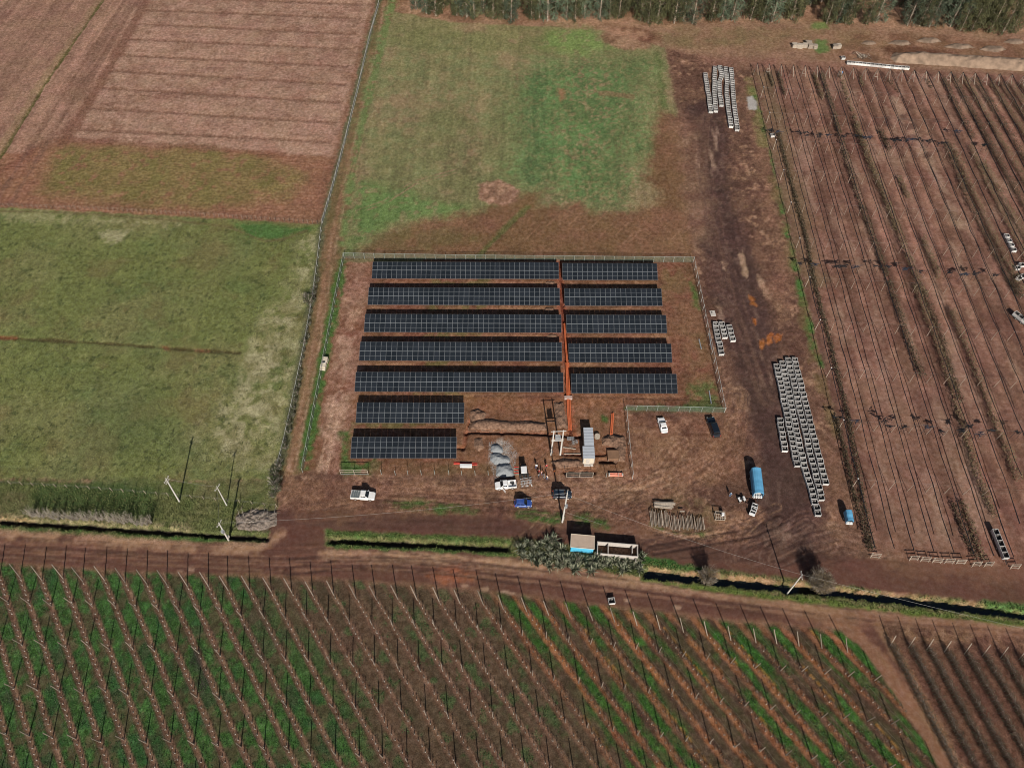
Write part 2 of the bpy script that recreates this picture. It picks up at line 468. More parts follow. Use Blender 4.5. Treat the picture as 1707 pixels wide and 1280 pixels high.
stripe([(0, 352), (130, 356), (280, 367), (380, 378), (440, 402), (470, 400), (510, 385)], 0.4, (96, 84, 56), 0.3, 0.3, 3, 0.7)
stripe([(-300, 543), (0, 563), (100, 568), (200, 574), (300, 582), (400, 588)], 0.45, (72, 62, 38), 0.3, 0.4, 3, 0.85, dz=-0.15)
stripe([(-300, 543), (0, 563), (25, 564)], 0.6, (118, 76, 52), 0.4, 0.4, 3, 0.8)
stripe([(260, 579), (345, 586)], 0.6, (118, 80, 56), 0.4, 0.4, 3, 0.7, 0.4, 0.6)

# verge
patch(P_('grass_verge'), (84, 90, 52), 0.6, 1.0, c2=(98, 94, 62), cs=5, grass=1.0, clod=0.5)
patch([(60, 806), (260, 806), (300, 850), (240, 858), (60, 845)], (62, 78, 42), 1.5, 2, 4, 0.8)  # darker green: shadow of the reed shrub row put into the grass colour
patch([(260, 812), (460, 838), (455, 868), (260, 858)], (76, 86, 46), 1.5, 2, 4, 0.8, c2=(96, 96, 60), cs=3)
patch([(0, 852), (90, 858), (250, 868), (330, 876), (320, 884), (100, 876), (0, 866)], (132, 120, 88), 0.8, 1.2, 3, 0.8, 0.3, 0.55, 1.5)
patch([(-60, 858), (20, 862), (60, 866), (20, 872), (-60, 868)], (150, 124, 92), 0.8, 1, 3, 0.8)
patch([(395, 856), (430, 848), (465, 852), (462, 872), (440, 884), (405, 882), (392, 870)], (96, 82, 68), 0.7, 0.8, 3, 0.95, grass=0, clod=1.0)
stripe([(-300, 872), (0, 882), (150, 890), (293, 897), (370, 905), (440, 906)], 0.9, (58, 84, 38), 0.4, 0.6, 3, 0.95, grass=1)
i = sub(GP(P_('grass_verge')), 0); x, y = GX[i], GY[i]
COL[i] *= 1 + ((fbm(x, y, 0.9, 3, 91) - 0.5) * 0.5)[:, None]

# farm track between the fences
patch(P_('farm_track'), (112, 90, 66), 0.5, 0.6, c2=(100, 86, 58), cs=5, grass=0.4)
stripe([(648, -40), (632, 60), (590, 240), (556, 385), (540, 480), (520, 600), (480, 800)], 0.8, (128, 98, 76), 0.5, 0.5, 4, 0.8)
for o in (-0.75, 0.75):
    stripe([(650, -40), (636, 60), (594, 240), (560, 385), (543, 480), (523, 600), (486, 780)], 0.22, (146, 118, 96), 0.18, 0.2, 4, 0.75, 0.35, 0.6, 5, off=o)
stripe([(664, -40), (646, 40), (618, 150), (596, 260), (578, 400)], 2.0, (96, 112, 66), 1.3, 1.4, 3, 0.85, 0.25, 0.5, 1.5, grass=1)
stripe([(640, -30), (612, 75), (572, 240), (538, 372), (524, 470), (500, 600), (470, 770)], 0.9, (82, 84, 60), 0.5, 0.6, 3, 0.85, grass=1)
stripe([(560, 480), (540, 600), (514, 720), (506, 780)], 1.0, (66, 92, 44), 0.5, 0.7, 3, 0.8, 0.3, 0.5, 3, grass=1)

# meadow
patch(P_('meadow'), (130, 112, 84), 0.6, 1.0, c2=(116, 110, 76), cs=12, grass=0.6)
patch([(620, 60), (1000, 60), (880, 330), (600, 400), (600, 250)], (102, 112, 74), 6, 6, 12, 0.45, 0.4, 0.65, 2.5, grass=0.8)
GRN = (88, 114, 68)
patch([(860, 110), (960, 90), (1085, 100), (1088, 180), (1065, 260), (1035, 345), (1000, 350), (930, 340), (900, 300), (840, 300), (850, 200)], GRN, 12, 7, 14, 0.95, 0.22, 0.6, 0.9, grass=0.8, c2=(80, 100, 60), cs=6)
patch([(640, 45), (800, 50), (920, 55), (1000, 80), (900, 90), (780, 88), (640, 80)], (110, 108, 70), 4, 4, 10, 0.8, 0.25, 0.55, 4, grass=1)
patch([(915, 52), (985, 50), (1010, 80), (970, 95), (900, 80)], (104, 122, 68), 4, 4, 6, 0.85, 0.3, 0.5, 2, grass=1)
patch([(700, 180), (860, 180), (870, 320), (790, 350), (640, 345), (600, 390), (600, 300), (690, 240)], (102, 100, 66), 6, 6, 10, 0.75, 0.3, 0.6, 3, grass=1)
patch([(600, 300), (700, 330), (780, 345), (740, 358), (650, 375), (600, 410), (580, 418), (585, 350)], (88, 112, 62), 3, 3, 6, 0.85, 0.25, 0.5, 1.8, grass=1)
patch([(880, 130), (905, 120), (910, 300), (890, 330), (870, 290)], (76, 98, 60), 3, 3, 5, 0.7, 0.35, 0.6, 1.6, grass=1)
i = sub(GP(P_('meadow')), 0); x, y = GX[i], GY[i]
ins = sst(-0.5, 0.5, sd_poly(x, y, GP(P_('meadow'))))
COL[i] *= 1 + (ins * (fbm(x * 1.6, y * 0.6, 0.9, 3, 101) - 0.5) * 0.35)[:, None]
COL[i] *= 1 + (ins * (fbm(x, y * 0.06, 1.4, 3, 103) - 0.5) * 0.42)[:, None]
SOILR = (112, 80, 62)
patch([(600, 428), (610, 412), (650, 385), (740, 362), (800, 350), (850, 325), (905, 320), (900, 345), (935, 345), (960, 335), (990, 352), (1010, 358), (1060, 352), (1110, 330), (1075, 300), (1100, 180), (1150, 200), (1200, 420), (1157, 437)], SOILR, 2.2, 2.2, 3, 0.9, c2=(102, 76, 54), cs=9, grass=0.1)
patch([(585, 425), (720, 420), (800, 395), (700, 375), (620, 380)], (96, 88, 56), 2, 3, 6, 0.55, 0.3, 0.6, 3, grass=0.7)
patch([(795, 308), (830, 298), (870, 318), (860, 336), (830, 345), (800, 332)], (150, 116, 98), 0.7, 1.2, 4, 0.95, grass=0, clod=1.0, c2=(122, 92, 76), cs=1.5)
stripe([(800, 424), (850, 372), (880, 345)], 0.8, (88, 88, 52), 0.5, 0.5, 3, 0.85, dz=-0.12, grass=0.8)
tracks([(598, 352), (640, 338), (690, 305), (760, 285)], (138, 110, 88), 0.7, 0.25, 0.7)
for k in range(16):
    xx = 880 + k * 17 + R.uniform(-6, 6); yy = 360 + R.uniform(0, 40)
    stripe([(xx, yy + 14), (xx + 26, yy - 12)], 0.16, (132, 100, 80), 0.14, 0.2, 2, 0.55, dz=0.05)
patch([(930, 148), (940, 148), (942, 165), (933, 172)], (140, 100, 76), 0.6, 0.8, 2, 0.8)
patch([(990, 150), (1060, 158), (1055, 165), (1000, 160)], (122, 96, 72), 0.6, 1.0, 3, 0.7)
stripe([(670, 78), (760, 82), (800, 78)], 0.5, (84, 88, 56), 0.4, 0.6, 3, 0.6, 0.3, 0.6)
patch([(1005, 48), (1060, 45), (1100, 55), (1080, 80), (1040, 86), (1010, 70)], (146, 114, 92), 1, 2, 5, 0.9, c2=(104, 74, 58), cs=4)
patch([(1085, 55), (1120, 48), (1250, 45), (1330, 60), (1250, 75), (1110, 74)], (112, 100, 70), 2, 3, 6, 0.7, 0.3, 0.6, 4, grass=0.6)
stripe([(1096, 90), (1102, 130), (1108, 180)], 1.2, (78, 92, 50), 0.7, 0.8, 3, 0.7, 0.3, 0.6, 2, grass=1)

# solar yard
patch(P_('solar_yard'), (112, 76, 60), 0.3, 0.4, c2=(102, 74, 56), cs=6, grass=0.05, clod=0.7)
patch([(578, 436), (622, 436), (612, 540), (594, 660), (575, 790), (525, 790), (545, 640), (560, 520)], (132, 100, 84), 1.5, 2.0, 6, 0.85, c2=(112, 78, 62), cs=5)
patch([(560, 560), (592, 560), (580, 680), (560, 760), (535, 780), (545, 660)], (162, 132, 112), 1.2, 2, 3, 0.7, 0.35, 0.6, 2.5)
patch([(572, 470), (596, 462), (606, 500), (596, 560), (575, 545)], (158, 126, 106), 1.2, 2, 3, 0.7, 0.4, 0.65, 2.5)
tracks([(570, 660), (556, 720), (540, 800)], (160, 130, 110), 0.8, 0.3, 0.7, 2, 0.8)
stripe([(571, 436), (552, 540), (528, 660), (508, 775)], 1.3, (66, 92, 44), 0.7, 0.9, 3, 0.95, 0.15, 0.4, 2.5, grass=1)
patch([(1098, 442), (1145, 440), (1170, 520), (1195, 660), (1160, 675), (1125, 560)], (110, 90, 62), 2, 3, 5, 0.75, 0.2, 0.5, 2, grass=0.4, c2=(118, 86, 66))
patch([(1150, 470), (1165, 490), (1170, 520), (1155, 510)], (70, 94, 46), 1, 1.2, 3, 0.85, grass=1)
patch([(1150, 640), (1185, 640), (1200, 684), (1150, 686)], (84, 92, 52), 1, 1.8, 3, 0.85, 0.25, 0.5, 2, grass=1)
stripe([(1048, 682), (1205, 684)], 1.0, (72, 90, 52), 0.5, 0.8, 2, 0.85, 0.2, 0.5, 2, grass=1)
stripe([(575, 434), (700, 434)], 0.7, (96, 96, 66), 0.4, 0.4, 2, 0.7, grass=0.7)
for yy, xs in ((470, (620, 1095)), (513, (615, 1105)), (559, (608, 1110)), (606, (600, 1120)), (660, (592, 1132))):
    stripe([(xs[0], yy), (xs[1], yy + 2)], 0.55, (138, 104, 80), 0.4, 0.4, 3, 0.7, 0.3, 0.6, 5)
    patch([(xs[0] + 90, yy - 6), (xs[0] + 200, yy - 6), (xs[0] + 190, yy + 5), (xs[0] + 100, yy + 5)], (92, 92, 54), 0.6, 0.8, 3, 0.6, 0.4, 0.6, 2, grass=0.6)
patch([(585, 705), (720, 702), (760, 708), (590, 714)], (84, 88, 50), 0.6, 0.8, 3, 0.6, 0.35, 0.55, 2, grass=0.7)
patch([(566, 720), (585, 715), (583, 768), (640, 770), (620, 792), (568, 792)], (62, 88, 42), 0.8, 1.2, 3, 0.9, 0.25, 0.5, 2.5, grass=1)
patch([(590, 660), (950, 662), (1140, 662), (1140, 672), (800, 690), (780, 672), (590, 668)], (118, 82, 60), 0.8, 1.2, 4, 0.8, c2=(136, 98, 74), cs=3)
patch([(800, 690), (940, 668), (1040, 690), (1045, 790), (860, 795), (770, 790)], (108, 78, 58), 1.5, 2.5, 4, 0.85, c2=(124, 90, 68), cs=3)
patch([(830, 730), (855, 735), (860, 760), (850, 790), (822, 800), (815, 770)], (150, 138, 128), 1.0, 1.6, 3, 0.7, 0.3, 0.6, 1.5)
patch([(620, 770), (850, 775), (850, 795), (620, 796)], (112, 82, 62), 1, 1.5, 3, 0.8, c2=(98, 78, 56), cs=3)
stripe([(790, 660), (1000, 662), (1140, 664), (1165, 650)], 0.3, (86, 58, 46), 0.2, 0.3, 3, 0.7, dz=-0.05)
patch([(1003, 694), (1012, 696), (1012, 704), (1002, 702)], (60, 84, 40), 0.4, 0.5, 2, 0.9, grass=1)
# cable trench down the middle and the branch trenches
TR = [(933, 437), (939, 540), (944, 610), (949, 700), (951, 720)]
stripe(TR, 1.15, (132, 84, 62), 0.35, 0.5, 2.5, 0.95, clod=1)
stripe(TR, 0.42, (98, 54, 40), 0.2, 0.15, 2, 0.9, dz=-0.5)
TRH = [(776, 720), (850, 721), (925, 724), (968, 728)]
stripe(TRH, 0.38, (96, 60, 46), 0.2, 0.15, 2, 0.9, dz=-0.75)
stripe([(786, 694), (777, 720), (772, 748)], 0.4, (120, 78, 58), 0.2, 0.2, 2, 0.9, dz=-0.5)
stripe([(772, 746), (762, 746)], 0.3, (120, 78, 58), 0.2, 0.2, 2, 0.9, dz=-0.4)
stripe([(935, 757), (1000, 758), (1010, 757)], 0.3, (96, 60, 46), 0.2, 0.1, 2, 0.9, dz=-0.5)
stripe([(1002, 768.5), (1025, 769)], 0.45, (70, 44, 34), 0.2, 0.1, 2, 0.9, dz=-0.8)
stripe([(944, 785.5), (989, 786)], 0.5, (84, 54, 42), 0.2, 0.15, 2, 0.9, dz=-0.9)

# work yard
patch(P_('work_yard'), (106, 79, 65), 1.0, 1.2, c2=(90, 66, 55), cs=7, clod=0.7)
i = sub(GP(P_('work_yard')), 0); x, y = GX[i], GY[i]
ins = sst(-0.5, 0.5, sd_poly(x, y, GP(P_('work_yard'))))
ch = fbm(x, y, 1.5, 4, 121); ch2 = fbm(x, y, 5.0, 3, 123)
blend(i, ins * sst(0.56, 0.7, ch) * sst(0.38, 0.58, ch2) * 0.7, C(150, 118, 96))
blend(i, ins * sst(0.56, 0.68, 1 - ch) * 0.6, C(74, 52, 44))
patch([(1050, 690), (1200, 692), (1240, 740), (1230, 800), (1100, 830), (1000, 830), (860, 820), (1054, 797)], (122, 88, 68), 3, 4, 6, 0.6, c2=(104, 74, 58), cs=4)
patch([(1060, 710), (1160, 720), (1180, 760), (1080, 780)], (134, 102, 80), 3, 4, 3, 0.6, 0.4, 0.65, 1.8)
WET = [(1175, 190), (1185, 300), (1215, 420), (1235, 520), (1265, 620), (1300, 720), (1320, 850), (1300, 930)]
stripe(WET, 6.2, (72, 53, 48), 2.5, 3.0, 8, 0.95, clod=0.4)
i = sub(GP(WET), 12); x, y = GX[i], GY[i]
s, al = line_coords(x, y, GP(WET))
stv = fbm(s * 1.0, al * 0.06, 1.1, 3, 131)
mw = (1 - sst(4, 9, np.abs(s)))
blend(i, mw * sst(0.55, 0.68, 1 - fbm(x, y, 1.6, 4, 135)) * 0.6, C(56, 42, 39))
blend(i, mw * sst(0.58, 0.72, fbm(x, y, 1.4, 4, 137)) * 0.4, C(112, 90, 80))
COL[i] *= 1 + (mw * (stv - 0.5) * 0.5)[:, None]
blend(i, mw * sst(0.62, 0.76, fbm(s, al * 0.25, 3.0, 4, 133)) * 0.75, C(146, 120, 104))
patch([(1215, 460), (1262, 455), (1290, 560), (1262, 590), (1240, 540)], (70, 52, 48), 2, 2.5, 4, 0.7)
patch([(1260, 640), (1300, 620), (1330, 760), (1350, 880), (1280, 920), (1240, 880), (1265, 760)], (70, 52, 47), 3, 3, 6, 0.8)
for q in (((1248, 490), (1258, 500), (1262, 512), (1250, 506)), ((1255, 530), (1262, 532), (1260, 542)), ((1264, 568), (1274, 566), (1276, 580), (1268, 584)), ((1278, 560), (1286, 556), (1288, 572), (1280, 574)), ((1290, 560), (1304, 557), (1302, 568), (1294, 570))):
    patch(list(q), (150, 92, 48), 0.3, 0.8, 1.5, 0.8)
for q in (((1230, 420), (1240, 425), (1248, 470), (1240, 460)), ((1203, 436), (1212, 440), (1212, 452), (1206, 448)), ((1260, 455), (1275, 470), (1285, 500), (1275, 495))):
    patch(list(q), (158, 130, 108), 0.4, 0.8, 2, 0.75)
patch([(1140, 90), (1230, 96), (1400, 104), (1707, 124), (1707, 140), (1250, 116), (1190, 110)], (122, 90, 76), 2, 2, 6, 0.8, c2=(108, 78, 66), cs=6)
patch([(1120, 200), (1165, 200), (1190, 400), (1150, 400)], (132, 104, 84), 3, 3, 5, 0.65, c2=(112, 84, 68), cs=4)
patch([(1260, 200), (1275, 200), (1330, 440), (1300, 560), (1262, 430)], (122, 92, 74), 2, 3, 5, 0.6, 0.2, 0.6, 3)
stripe([(1255, 150), (1268, 190), (1285, 240), (1300, 310), (1318, 400), (1335, 480), (1352, 560), (1372, 610)], 1.0, (64, 100, 46), 0.7, 1.0, 2.5, 0.9, 0.2, 0.48, 2, grass=1)
stripe([(1250, 135), (1262, 190), (1275, 240)], 2.0, (112, 104, 66), 1.0, 1.0, 4, 0.7, 0.25, 0.5, 3, grass=0.7)
stripe([(1290, 300), (1325, 440), (1345, 540), (1375, 650), (1400, 720)], 1.6, (100, 86, 56), 1, 1, 4, 0.6, 0.3, 0.6, 3, grass=0.5)
patch([(1245, 162), (1254, 161), (1262, 174), (1258, 184), (1248, 182)], (158, 154, 150), 0.3, 0.6, 3, 0.95, grass=0, clod=0)
patch([(1375, 740), (1400, 760), (1420, 900), (1390, 900)], (120, 90, 72), 2, 2, 5, 0.6)
# yard track parallel to the main road
YT = [(470, 872), (545, 868), (700, 878), (850, 880), (950, 886), (1050, 900), (1150, 930), (1300, 935), (1450, 955), (1600, 975), (1800, 1000)]
stripe(YT, 2.9, (80, 57, 49), 0.8, 0.8, 7, 0.95, clod=0.03)
i = sub(GP(YT), 6); x, y = GX[i], GY[i]
s, al = line_coords(x, y, GP(YT))
m = 1 - sst(3, 5.5, np.abs(s))
COL[i] *= 1 + (m * (fbm(s, al * 0.05, 0.7, 3, 141) - 0.5) * 0.6)[:, None]
GZ[i] += m * (fbm(s, al * 0.05, 0.7, 3, 141) - 0.5) * 0.06
patch([(480, 800), (700, 800), (860, 820), (1090, 850), (1090, 900), (870, 870), (620, 858), (500, 872)], (100, 72, 58), 1.5, 2, 5, 0.7, c2=(116, 86, 68), cs=3)
G2 = (62, 88, 40)
patch([(640, 836), (700, 832), (755, 838), (800, 850), (740, 856), (670, 848)], G2, 0.8, 1.2, 3, 0.9, 0.2, 0.45, 2, grass=1)
patch([(862, 845), (890, 848), (935, 862), (932, 872), (890, 868), (865, 860)], G2, 0.7, 1.2, 3, 0.9, 0.2, 0.45, 2, grass=1)
patch([(958, 858), (980, 852), (1010, 866), (1012, 876), (985, 876), (962, 872)], G2, 0.7, 1.2, 3, 0.92, 0.15, 0.4, 2, grass=1)
patch([(1085, 875), (1120, 884), (1200, 888), (1190, 895), (1120, 892)], G2, 0.6, 1.0, 3, 0.9, 0.2, 0.45, 2, grass=1)
patch([(1080, 835), (1130, 828), (1190, 838), (1200, 875), (1185, 888), (1090, 880)], (100, 84, 58), 1.2, 1.8, 3, 0.7, 0.25, 0.55, 2, grass=0.5)
stripe([(1100, 886), (1150, 896), (1195, 890), (1225, 868)], 0.5, (156, 122, 98), 0.35, 0.4, 3, 0.8, 0.25, 0.5, 3)
patch([(1185, 848), (1260, 850), (1280, 870), (1230, 890), (1200, 888)], (136, 104, 82), 1.5, 2, 3, 0.65, 0.3, 0.6, 2)
tracks([(1060, 830), (1120, 820), (1180, 790), (1220, 740), (1230, 660)], (134, 102, 82), 0.9, 0.18, 0.55, 5, 3.0)
tracks([(620, 812), (760, 820), (900, 828), (1020, 826), (1110, 806), (1180, 770)], (136, 104, 84), 0.9, 0.18, 0.55, 6, 3.2)
tracks([(520, 860), (620, 840), (760, 846), (900, 858), (1040, 862), (1080, 840)], (80, 58, 48), 0.9, 0.2, 0.6, 4, 2.5)
tracks([(870, 812), (960, 812), (1040, 806), (1100, 780), (1130, 740)], (138, 108, 86), 0.9, 0.18, 0.55, 5, 2.2)
tracks([(1005, 802), (1020, 815), (1060, 812), (1100, 796)], (146, 116, 94), 0.8, 0.22, 0.6, 3, 1.6)
tracks([(1090, 920), (1180, 905), (1260, 890), (1300, 870)], (58, 42, 38), 0.9, 0.16, 0.7, 7, 3.5, -0.06)
tracks([(1300, 935), (1340, 915), (1400, 900), (1470, 920)], (112, 88, 76), 0.9, 0.14, 0.5, 6, 3.5, -0.05)
tracks([(1240, 930), (1310, 905), (1350, 880)], (112, 86, 74), 0.9, 0.14, 0.5, 5, 3.0, -0.05)
tracks([(820, 880), (830, 850), (820, 830)], (72, 52, 44), 0.9, 0.3, 0.6, 2, 1.0)
tracks([(1188, 200), (1185, 300), (1205, 400), (1240, 520), (1290, 660)], (92, 70, 60), 0.9, 0.3, 0.6, 4, 3.0)

# criss-crossing wheel ruts in the yard
for k in range(34):
    cx_, cy_ = R.uniform(880, 1330), R.uniform(760, 915)
    if cy_ > 860 and 1080 < cx_ < 1210: continue
    a_ = R.uniform(-0.9, 0.25); l_ = R.uniform(40, 110); bend = R.uniform(-14, 14)
    dx_, dy_ = math.cos(a_) * l_ / 2, math.sin(a_) * l_ / 2
    pl_ = [(cx_ - dx_, cy_ - dy_), (cx_ - dx_ * .3, cy_ - dy_ * .3 + bend * .7), (cx_ + dx_ * .3, cy_ + dy_ * .3 + bend), (cx_ + dx_, cy_ + dy_ + bend * .5)]
    tracks(pl_, (134, 104, 84) if k % 2 else (66, 47, 40), 0.85, 0.13, 0.6, 1, 0, -0.06)
# main road
patch(P_('dirt_road'), (90, 63, 53), 0.5, 0.3, 4, clod=0.03)
MR = [(-400, 905), (0, 918), (250, 934), (450, 945), (600, 936), (750, 945), (900, 960), (1100, 985), (1300, 1012), (1450, 1030), (1707, 1048), (1900, 1075)]
MG = GP(MR)
i = sub(MG, 9); x, y = GX[i], GY[i]
s, al = line_coords(x, y, MG)
m = (1 - sst(4.2, 6.5, np.abs(s))) * sst(-0.5, 0.5, sd_poly(x, y, GP(P_('dirt_road'))))
stt = fbm(s * 1.0 + 0.6 * fbm(x, y, 9, 2, 149), al * 0.04, 0.8, 3, 151)
COL[i] *= 1 + (m * (stt - 0.5) * 0.55)[:, None]
GZ[i] += m * (stt - 0.5) * 0.05
blend(i, m * sst(0.6, 0.75, fbm(s, al * 0.12, 2.2, 4, 153)) * 0.35, C(124, 92, 75))
stripe([(-300, 878), (0, 890), (200, 902), (350, 914), (430, 912), (470, 890)], 1.0, (146, 115, 92), 0.9, 0.8, 4, 0.9, 0.12, 0.42, 4)
stripe([(545, 924), (700, 930), (860, 940), (1000, 962), (1150, 980), (1300, 1000), (1450, 1015), (1707, 1042)], 1.2, (152, 122, 98), 0.9, 0.7, 4, 0.9, 0.12, 0.42, 4)
patch([(1180, 985), (1300, 998), (1480, 1020), (1707, 1040), (1900, 1060), (1900, 1100), (1600, 1052), (1470, 1040), (1400, 1050), (1300, 1020)], (136, 104, 82), 1.2, 1.2, 4, 0.7, c2=(118, 86, 66), cs=4)
patch([(720, 945), (760, 942), (790, 962), (740, 972), (715, 960)], (140, 92, 66), 1, 1.5, 4, 0.8)
tracks([(480, 950), (560, 940), (640, 938), (760, 950), (860, 965)], (64, 46, 40), 0.9, 0.14, 0.7, 4, 1.8, -0.05)
tracks([(-100, 915), (200, 930), (450, 942), (620, 940), (760, 948), (950, 968), (1200, 1000), (1450, 1030), (1750, 1055)], (128, 98, 80), 0.9, 0.2, 0.55, 3, 2.6, -0.04)
tracks([(-100, 912), (200, 928), (450, 940), (620, 934), (760, 944), (950, 962), (1200, 995), (1450, 1026), (1750, 1050)], (70, 50, 43), 0.9, 0.2, 0.5, 3, 2.4, -0.04)
for q in ((300, 952), (318, 948), (808, 982), (842, 987), (855, 990), (775, 976), (1130, 1012), (1045, 1000)):
    patch([(q[0] - 6, q[1] - 3), (q[0] + 6, q[1] - 2), (q[0] + 5, q[1] + 4), (q[0] - 5, q[1] + 3)], (156, 128, 108), 0.3, 0.4, 2, 0.8)
FT = [(1400, 1050), (1450, 1095), (1510, 1180), (1590, 1310), (1620, 1380)]
stripe(FT, 3.0, (124, 91, 72), 0.6, 0.4, 4, 0.9, clod=0.05)
for o in (-1.9, 1.9, -0.6):
    stripe(FT, 0.35, (130, 100, 78), 0.25, 0.25, 4, 0.6, 0.3, 0.6, 5, off=o)

# orchard ground
patch(P_('orchard_ground'), (120, 89, 76), 0.5, 0.8, c2=(108, 78, 66), cs=9, clod=0.3)
i = sub(GP(P_('orchard_ground')), 0); x, y = GX[i], GY[i]
ins = sst(-0.5, 0.5, sd_poly(x, y, GP(P_('orchard_ground'))))
xr = x - 0.047 * y
blend(i, ins * sst(0.56, 0.7, fbm(x, y, 1.3, 4, 167)) * 0.35, C(140, 110, 95))
blend(i, ins * sst(0.57, 0.7, 1 - fbm(x, y, 1.2, 4, 169)) * 0.35, C(82, 58, 49))
COL[i] *= 1 + (ins * (fbm(xr, y * 0.035, 1.8, 3, 161) - 0.5) * 1.0)[:, None]
rowph = np.cos(2 * np.pi * (x - 0.0472 * y - (64.22 - .0472 * 69.4) * H / 130) / (3.39 * H / 130))
COL[i] *= 1 - (ins * 0.15 * rowph)[:, None]
blend(i, ins * sst(0.56, 0.75, fbm(xr, y * 0.2, 3.2, 4, 163)) * 0.65, C(142, 114, 98))
blend(i, ins * sst(0.6, 0.78, fbm(xr, y * 0.35, 5.0, 4, 165)) * 0.6, C(90, 64, 55))
stripe([(1490, 165), (1530, 235), (1560, 290), (1600, 375)], 1.6, (150, 124, 106), 1, 1.2, 4, 0.7, 0.2, 0.5, 3)
stripe([(1340, 700), (1380, 760), (1470, 940)], 0.1, (150, 124, 106), 0.1, 0.1, 4, 0.1)
for q in ((1478, 205), (1515, 211), (1520, 230), (1505, 196), (1545, 260), (1560, 200), (1476, 200)):
    patch([(q[0] - 9, q[1] - 4), (q[0] + 6, q[1] - 5), (q[0] + 9, q[1] + 4), (q[0] - 5, q[1] + 5)], (82, 60, 52), 0.5, 1.0, 3, 0.7)
patch([(1255, 120), (1290, 120), (1380, 480), (1350, 480), (1330, 440)], (104, 88, 66), 1.5, 2, 4, 0.6, grass=0.3)
patch([(1440, 640), (1520, 640), (1560, 900), (1480, 920)], (124, 95, 80), 3, 3, 6, 0.5)
patch([(1465, 900), (1707, 920), (1707, 980), (1470, 950)], (112, 82, 66), 2, 2.5, 4, 0.6)

# lower vineyard ground: rows run along az 35 deg
RD = np.array([math.sin(math.radians(35)), -math.cos(math.radians(35))])
i = sub(GP(P_('vineyard_ground')), 2); x, y = GX[i], GY[i]
ins = sst(-0.4, 0.4, sd_poly(x, y, GP(P_('vineyard_ground'))) + 0.8 * (fbm(x, y, 2.5, 3, 171) - 0.5))
blend(i, ins, np.array(C(74, 56, 46)) * (0.75 + 0.5 * fbm(x, y, 3.5, 4, 173))[:, None], 0.3, 0.6)
VBASE = {}   # row-end posts, filled below, needed for the strips
K3 = 3.368
TIPS = [(a / K3, 900 + b / K3) for a, b in ((140, 25), (258, 38), (373, 28), (480, 42), (600, 38), (712, 48), (830, 55), (940, 58), (1053, 70), (1168, 70), (1275, 90), (1393, 90))]
TIPS += [(427 + a / K3, 900 + b / K3) for a, b in ((73, 98), (185, 102), (302, 120), (415, 117), (537, 135), (647, 140), (765, 138), (870, 142), (990, 150), (1105, 162), (1232, 168), (1340, 190))]
TIPS += [(854 + a / K3, 900 + b / K3) for a, b in ((30, 203), (150, 222), (267, 232), (390, 250), (510, 258), (632, 277), (757, 297), (885, 312), (1015, 330), (1143, 355), (1280, 368), (1393, 372))]
TIPS += [(1280 + a / K3, 900 + b / K3) for a, b in ((80, 385), (205, 398), (345, 418))]
PH = 3.5                                   # trellis post height
LEAN = (-0.574 * 1.95, 0.819 * 1.95)       # the end posts lean outwards along the row
VB = []
for tx, ty in TIPS:
    gx, gy = G(tx, ty)
    VB.append((gx - PH * SHX - LEAN[0], gy - PH * SHY - LEAN[1]))
d0 = ((VB[12][0] - VB[0][0]) / 12, (VB[12][1] - VB[0][1]) / 12)
for k in range(1, 10):
    VB.insert(0, (VB[0][0] - d0[0], VB[0][1] - d0[1]))
QN = np.array([math.cos(math.radians(35)), math.sin(math.radians(35))])
QR = np.array([b[0] * QN[0] + b[1] * QN[1] for b in VB])
q = x * QN[0] + y * QN[1]
run = x * RD[0] + y * RD[1]
idx = np.clip(np.searchsorted(QR, q), 1, len(QR) - 1)
dl, dr = q - QR[idx - 1], QR[idx] - q            # distance past the row on the left / to the row on the right
dn = np.minimum(np.abs(dl), np.abs(dr))
rowid = np.where(np.abs(dl) < np.abs(dr), idx - 1, idx).astype(float)
dnn = dn + 0.9 * (fbm(x, y, 1.0, 3, 186) - 0.5)
mid = sst(0.3, 0.85, dn + 0.5 * (dnn - dn))
def zone(px, soft): return sst(-soft, soft, sd_poly(x, y, GP(px)) + 6 * (fbm(x, y, 12, 3, 181) - 0.5))
zl = zone([(-500, 900), (430, 900), (470, 1010), (640, 1280), (700, 1640), (-900, 1640)], 5)
zr = zone([(800, 930), (1500, 1000), (1760, 1640), (1120, 1640), (1000, 1210), (860, 1080)], 5)
gp = fbm(x, y, 2.4, 4, 183); gp2 = fbm(run * 0.25, q, 3.0, 4, 185)
blend(i, ins * mid * zl * (0.3 + 0.65 * sst(0.38, 0.58, gp)), np.array(C(54, 84, 40)) * (0.5 + 1.0 * fbm(x, y, 1.0, 3, 187))[:, None], 1.0)
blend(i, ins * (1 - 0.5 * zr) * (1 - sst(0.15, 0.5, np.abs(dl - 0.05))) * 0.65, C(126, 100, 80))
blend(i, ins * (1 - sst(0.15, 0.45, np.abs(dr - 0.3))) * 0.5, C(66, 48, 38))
blend(i, ins * zl * mid * sst(0.55, 0.7, fbm(x, y, 4.0, 3, 188)) * 0.5, C(34, 66, 38), 1.0)
blend(i, ins * mid * (1 - zl) * (1 - zr) * (0.15 + 0.6 * sst(0.5, 0.68, gp)), C(62, 80, 46), 1.0)
blend(i, ins * (1 - zl) * (1 - zr) * sst(0.45, 0.7, gp2) * 0.4, C(96, 72, 58))
rr = hsh(rowid.astype(np.int64), np.zeros(len(x), np.int64), 5)
gg = sst(0.38, 0.58, gp2 + 0.35 * (hsh(idx.astype(np.int64), np.zeros(len(x), np.int64), 9) - 0.5))
